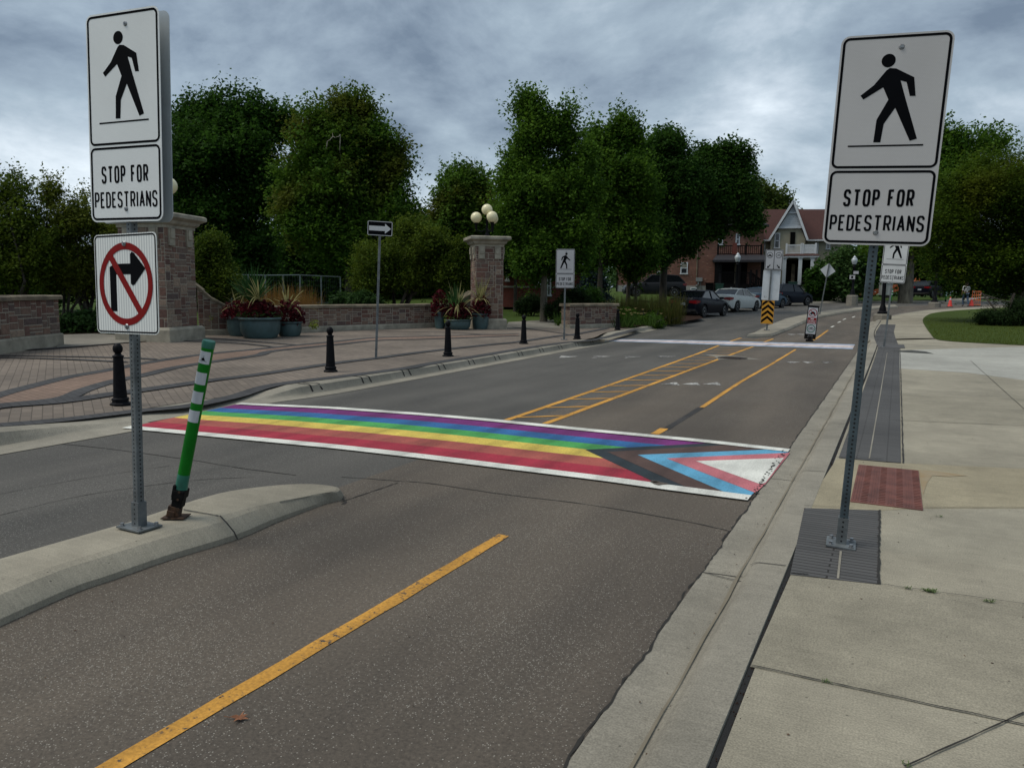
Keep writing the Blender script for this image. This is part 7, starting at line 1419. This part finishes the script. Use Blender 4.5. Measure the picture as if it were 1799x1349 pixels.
# ------------------------------------------------------------------ lamp posts
mat('lamp_glass', (.42, .46, .48), .25, spec=.6)
def lamp_post(px, py, D, htot_px, label, foot=True, kz=0., head=True, sc=1.):
    p = pos(px, py, D); z = p.z if kz is None else gz(p.x, p.y)+kz; s_ = D/PF; Ht = htot_px*s_; r = thing('lamp_post', label, 'street lamp', (p.x, p.y, z)); fz = .0
    if foot: mb = MB(); mb.lathe([(.42, -.5), (.42, .30), (.36, .38)], n=8); mb.build('concrete_foot', 'concrete_old', r); fz = .38
    mb = MB(); mb.lathe([(.24, fz), (.24, fz+.08), (.17, fz+.14), (.15, fz+.32), (.11, fz+.42), (.095, fz+.46), (.08, Ht-.9), (.12, Ht-.85), (.08, Ht-.78), (.13, Ht-.68)], n=16); mb.build('pole', 'iron_black', r, smooth=True)
    if head: mb = MB(); mb.lathe([(.13, Ht-.68), (.20, Ht-.5), (.235, Ht-.36), (.20, Ht-.26), (.14, Ht-.20), (.15, Ht-.17), (.07, Ht-.08), (.03, Ht-.03), (.01, Ht)], n=18); mb.build('lantern', 'lamp_glass', r, smooth=True)
    return r, s_, Ht
lamp_post(1293, 527, 57, 87, 'black lamp post with glass lantern in front of the black porch', False, .3)
r, s_, Ht = lamp_post(1497, 527, 60, 77, 'black lamp post on concrete foot, carrying two small signs', True, None)
mb = MB(); mb.b6(-.02, .35, -.13, -.11, (527-482)*s_, (527-477)*s_); mb.build('small_sign', 'sign_white', r); mb = MB(); mb.b6(-.28, .12, -.13, -.11, (527-491)*s_, (527-484)*s_); mb.build('small_sign', 'sign_white', r); mb = MB(); mb.b6(-.16, -.02, -.134, -.131, (527-489.5)*s_, (527-485.5)*s_); mb.build('sign_mark', 'sign_black', r)
lamp_post(1549, 571, 38.5, 160, 'black lamp post on a square concrete foot right behind the smaller far sign', True, SW-.1); lamp_post(1641, 545, 57, 118, 'black lamp post rising into the low branches left of the cones', True, SW-.1)
# green flexible posts in the distance
for px, py, D, h_, lean, lb in ((1564, 538, 62, 1.15, 6, 'small green flexible post on the far median, left of the pickup truck'), (1661, 529, 66, .85, 2, 'small green flexible post on the farthest median')):
    p = pos(px, py, D); r = thing('flexible_post', lb, 'traffic post', (p.x, p.y, gz(p.x, p.y)+.12), (0, R(lean), R(20))); flex(r, h_, .05, [(h_*.6, .1), (h_*.8, .1)], False)
# traffic cones
mat('cone_red', (.62, .035, .018), .5, var=.1)
def cone(px, py, D, label, lean=0):
    p = pos(px, py, D); r = thing('traffic_cone', label, 'traffic cone', (p.x, p.y, gz(p.x, p.y)+SW+.01), group='red traffic cones on the pavement'); mb = MB(); mb.box((0, 0, .02), (.40, .40, .04)); mb.build('foot', 'rubber', r, bevel=.01); mb = MB(); mb.lathe([(.17, .04), (.14, .10), (.035, .68), (.028, .70)], n=18); c_ = mb.build('cone', 'cone_red', r, smooth=True); mb = MB(); mb.lathe([(.073, .50), (.052, .60)], n=18); mb.build('collar', 'reflector', c_, smooth=True)
cone(1668.5, 543, 55, 'left red traffic cone with a pale collar'); cone(1706, 541.5, 56, 'right red traffic cone, behind the walking person')
mat('orange', (.55, .14, .05), .6, var=.2); mat('orange_dk', (.40, .12, .03), .7, var=.3)
p = pos(1714, 541, 56.5); r = thing('barricade', 'upright orange barrier rack beside the right cone', 'barrier', (p.x, p.y, gz(p.x, p.y)+SW), (0, 0, R(-15))); mb = MB()
for x in (-.26, -.13, 0, .13, .26): mb.box((x, 0, .55), (.035, .03, 1.1))
for z in (.1, .45, .8, 1.08): mb.box((0, -.02, z), (.58, .03, .06))
mb.build('frame', 'orange', r); mb = MB(); mb.box((0, 0, .03), (.7, .5, .04)); mb.build('foot', 'rubber', r)
# stacked orange barricades
def barr(px, py, D, W_, Hh, lb, seed):
    rnd = random.Random(seed); p = pos(px, py, D); r = thing('barricade', lb, 'barrier', (p.x, p.y, p.z), (0, 0, R(20)), group='folded orange barricades stacked at the kerb')
    for k in range(4):
        mb = MB(); M_ = Euler((0, R(rnd.uniform(-28, 20)), R(rnd.uniform(-25, 25)))).to_matrix(); mb.box((rnd.uniform(-.3, .3), k*.12, Hh*(.25+.18*k)), (W_, .05, .16), M=M_); mb.build('board', 'orange', r)
    mb = MB(); mb.tube([(-W_*.45, -.2, 0), (-W_*.1, 0, Hh)], .03, 6); mb.tube([(W_*.45, -.2, 0), (W_*.2, 0, Hh)], .03, 6); mb.tube([(-W_*.3, .3, 0), (0, .1, Hh)], .03, 6); mb.build('legs', 'orange_dk', r)
barr(1600, 513, 76, 1.5, .95, 'middle orange barricade leaning left of the pickup truck', 1); barr(1609, 512, 77, 1.2, 1.3, 'tallest orange barricade at the pickup truck front', 2); barr(1571, 516, 76, 1.0, .9, 'orange barricade just right of the white cabinet', 3); barr(1544, 517, 77, 1.0, .5, 'low orange barricade left of the white cabinet', 4); barr(1590, 514, 76.5, .8, .5, 'lowest orange barricade in the pile', 5)
p = pos(1555, 517, 74); r = thing('utility_cabinet', 'white utility cabinet behind the smaller far sign post', 'cabinet', (p.x, p.y, p.z-.1), (0, 0, R(26))); mb = MB(); mb.box((0, 0, .55), (1.0, .6, 1.1)); mb.build('housing', 'sign_white2', r, bevel=.02); mb = MB(); mb.box((0, 0, 1.13), (1.1, .7, .06)); mb.build('lid', 'trim_white', r, bevel=.01); mb = MB(); mb.box((0, -.31, .55), (.012, .012, 1.0)); mb.build('door_seam', 'grey_box', r)
p = pos(1511, 517, 68); r = thing('fire_hydrant', 'small yellow fire hydrant on the far grass', 'hydrant', tuple(p)); mat('hyd_yellow', (.42, .26, .03), .5); mb = MB(); mb.lathe([(.16, -.1), (.16, .05), (.11, .07), (.11, .5), (.14, .52), (.13, .6), (.05, .68)], n=12); mb.cyl((-.2, 0, .4), (.2, 0, .4), .06, n=8); mb.build('barrel', 'hyd_yellow', r)
# signs far behind on a thin pole
p = pos(1595, 515, 72); s_ = 72/PF; r = thing('pole_signs', 'stack of three small white signs on a thin pole behind the barricades', 'road sign', tuple(p)); mb = MB(); mb.tube([(0, 0, -.2), (0, 0, 40*s_)], .04, 8); mb.build('pole', 'steel', r)
for z0, z1 in ((34, 39.5), (27, 33), (19.5, 26)): mb = MB(); mb.b6(-2.6*s_, 2.6*s_, -.06, -.045, z0*s_, z1*s_); a = mb.build('small_sign', 'sign_white', r); mb = MB(); mb.b6(-.6*s_, .6*s_, -.064, -.0605, (z0+1)*s_, (z1-1)*s_); mb.build('sign_mark', 'sign_black', a)
# utility pole behind the near right sign
p = pos(1459, 520, 95); s_ = 95/PF; r = thing('utility_pole', 'thin utility pole with insulators just left of the near right sign', 'utility pole', tuple(p)); mb = MB(); mb.tube([(0, 0, -1), (-4.*s_, 0, 216*s_)], [.13, .08], 8); mb.build('pole', 'bark', r); mb = MB()
for z in (214, 206, 198, 186): mb.box((-6.0*s_, -.1, z*s_), (.22, .1, .25)); mb.tube([(-4*s_, 0, z*s_), (-6*s_, -.1, z*s_)], .03, 5)
mb.build('insulators', 'grey_box', r)
# bicycle loop rack
p = pos(1143, 550, 36); r = thing('bike_rack', 'small black hoop rack in the flower bed', 'bike rack', (p.x, p.y, gz(p.x, p.y)+.15), (0, 0, R(26))); mb = MB(); mb.tube([(-.16, 0, 0), (-.17, 0, .3), (-.12, 0, .43), (0, 0, .48), (.12, 0, .43), (.17, 0, .3), (.16, 0, 0)], .022, 8); mb.build('hoop', 'iron_black', r, smooth=True)
for x in (-.16, .16): mb = MB(); mb.cyl((x, 0, 0), (x, 0, .015), .05, n=12); mb.build('foot', 'iron_black', r)
# ------------------------------------------------------------------ temporary fence behind the low wall
mat('fence_steel', (.12, .15, .15), .5, metal=.3)
fx = [(408, 29.5), (436, 29.6), (468, 30.0), (506, 30.4), (529, 30.6), (566, 31.2), (600, 32.0)]
P_ = [pos(a, 545, b_) for a, b_ in fx]; hts = [483, 482.5, 484, 485, 483.5, 485.5, 487]
for i in range(0, 6, 2):
    a, c = P_[i], P_[i+2]; z = gz(a.x, a.y)+.1; r = thing('temporary_fence', ('left', 'middle', 'right')[i//2]+' panel of the temporary steel mesh fence behind the low wall', 'fence', (a.x, a.y, z), group='temporary fence panels'); v = Vector((c.x-a.x, c.y-a.y, 0)); Ht = pos(fx[i][0], hts[i], fx[i][1]).z-z; Hc = pos(fx[i+2][0], hts[i+2], fx[i+2][1]).z-z
    mb = MB()
    for t in (0, .5, .985): mb.tube([v*t, v*t+Vector((0, 0, Ht+(Hc-Ht)*t))], .024, 6)
    mb.tube([(0, 0, Ht), (v.x*.985, v.y*.985, Hc)], .022, 6); mb.tube([(0, 0, .12), (v.x*.985, v.y*.985, .12)], .02, 6); mb.tube([(0, 0, Ht*.42), (v.x*.985, v.y*.985, Hc*.42)], .012, 6); mb.build('frame', 'fence_steel', r)
    mb = MB(); n = int(v.length/.10)
    for k in range(1, n): mb.tube([v*(k/n), v*(k/n)+Vector((0, 0, Ht))], .0028, 3)
    for k in range(1, 9): mb.tube([(0, 0, Ht*k/9), (v.x, v.y, Hc*k/9)], .0028, 3)
    mb.build('mesh_panel', 'fence_steel', r)
p = pos(596, 535, 32.2); r = thing('notice_board', 'small grey board leaning on the right end of the temporary fence', 'board', (p.x, p.y, gz(p.x, p.y)+.1), (0, 0, R(26))); mb = MB(); mb.b6(-.1, .1, -.02, .02, .1, .75); mb.build('board', 'grey_box', r, bevel=.005); mb = MB(); mb.b6(-.14, -.12, -.06, .06, 0, .1); mb.b6(.12, .14, -.06, .06, 0, .1); mb.b6(-.14, .14, -.02, .02, .08, .1); mb.build('legs', 'rubber', r)
# ------------------------------------------------------------------ far crossing kerbs, far pavement
fw = ats([(1205, 566), (1236, 560.5)], .13)
mat('jeans', (.035, .065, .11), .8, var=.2, scale=20); mat('shirt_white', (.48, .48, .47), .8, var=.1, scale=10); mat('skin', (.30, .16, .10), .6); mat('hair', (.03, .02, .014), .7); mat('shoe', (.03, .03, .035), .6)
def skinned(name, pts, edges, rad, m_, parent, lv=2):
    me = bpy.data.meshes.new(name); me.from_pydata([tuple(p) for p in pts], edges, []); o = bpy.data.objects.new(name, me); COL.objects.link(o); o.parent = parent; md = o.modifiers.new('skin', 'SKIN'); md.use_smooth_shade = True
    for i, rr_ in enumerate(rad): sv = me.skin_vertices[0].data[i]; sv.radius = rr_ if isinstance(rr_, tuple) else (rr_, rr_); sv.use_root = (i == 0)
    sb = o.modifiers.new('sub', 'SUBSURF'); sb.levels = lv; sb.render_levels = lv; me.materials.append(MATS[m_]); return o
p = pos(1695, 543, 56); pr = thing('person', 'person in white top and blue jeans walking away on the pavement between the two cones', 'person', (p.x, p.y, gz(p.x, p.y)+SW), (0, 0, R(20)))
k = 1.0
V3 = Vector
body = [V3((0, 0, .96)), V3((0, 0, 1.12)), V3((0, 0, 1.30)), V3((0, 0, 1.45)), V3((0, .01, 1.53)), V3((0, .02, 1.62)), V3((0, .02, 1.70)), V3((-.19, 0, 1.41)), V3((-.25, -.04, 1.14)), V3((-.24, .08, .92)), V3((.19, 0, 1.41)), V3((.25, .05, 1.14)), V3((.24, .14, .93)), V3((-.10, .02, .90)), V3((-.11, .16, .50)), V3((-.10, .10, .09)), V3((-.10, .24, .04)), V3((.10, 0, .90)), V3((.11, -.08, .50)), V3((.10, -.26, .12)), V3((.10, -.16, .03))]
be = [(0, 1), (1, 2), (2, 3), (3, 4), (4, 5), (5, 6), (3, 7), (7, 8), (8, 9), (3, 10), (10, 11), (11, 12), (0, 13), (13, 14), (14, 15), (15, 16), (0, 17), (17, 18), (18, 19), (19, 20)]
br2 = [(.15, .11), (.135, .10), (.16, .11), (.13, .09), .055, .09, .07, .06, .042, .032, .06, .042, .032, .085, .058, .042, .035, .085, .058, .042, .035]
skinned('body', body, be, br2, 'skin', pr)
skinned('shirt', [body[i] for i in (0, 1, 2, 3, 7, 8, 10, 11)], [(0, 1), (1, 2), (2, 3), (3, 4), (4, 5), (3, 6), (6, 7)], [(.165, .125), (.155, .115), (.178, .125), (.14, .10), .074, .058, .074, .058], 'shirt_white', pr)
skinned('jeans', [body[0], body[13], body[14], body[15], body[17], body[18], body[19]], [(0, 1), (1, 2), (2, 3), (0, 4), (4, 5), (5, 6)], [(.16, .12), .098, .072, .056, .098, .072, .056], 'jeans', pr)
skinned('hair', [V3((0, -.01, 1.64)), V3((0, -.02, 1.72)), V3((0, -.04, 1.58))], [(0, 1), (0, 2)], [.098, .075, .08], 'hair', pr)
skinned('shoes', [body[15]-V3((0, 0, .03)), body[16]], [(0, 1)], [.055, .045], 'shoe', pr); skinned('shoes', [body[19]-V3((0, 0, .03)), body[20]], [(0, 1)], [.055, .045], 'shoe', pr)
for s_ in (-1, 1):
    h0 = body[9] if s_ < 0 else body[12]
    for i in range(4): skinned('finger', [h0+V3((0, .03-.02*i, -.02)), h0+V3((.0, .034-.021*i, -.07)), h0+V3((-.01*s_, .036-.02*i, -.105+.006*abs(i-1)))], [(0, 1), (1, 2)], [.011, .009, .008], 'skin', pr, 1)
    skinned('thumb', [h0+V3((0, .03, 0)), h0+V3((-.01*s_, .06, -.04))], [(0, 1)], [.012, .009], 'skin', pr, 1)
import OpenImageIO as oiio, sys, numpy as np
b=oiio.ImageBuf('/workdir/render_main.png'); a=b.get_pixels(oiio.UINT8)[:,:,:3].astype(float)
for n,(x0,y0,x1,y1) in dict(walk=(1450,1200,1700,1300),asph=(500,1150,900,1300),asphL=(50,850,200,890),skyL=(400,30,600,120),skyC=(800,200,860,280),skyD=(1150,120,1300,200),sign=(1480,120,1540,240),signL=(170,120,185,220),tree=(560,330,660,430),maple=(920,300,1000,400),oak=(1150,380,1200,420),locust=(1700,350,1780,420),plaza=(420,640,560,655),island=(150,960,250,990)).items():
    s=a.shape[1]/1799; print(n,a[int(y0*s):int(y1*s),int(x0*s):int(x1*s)].mean((0,1)).round())
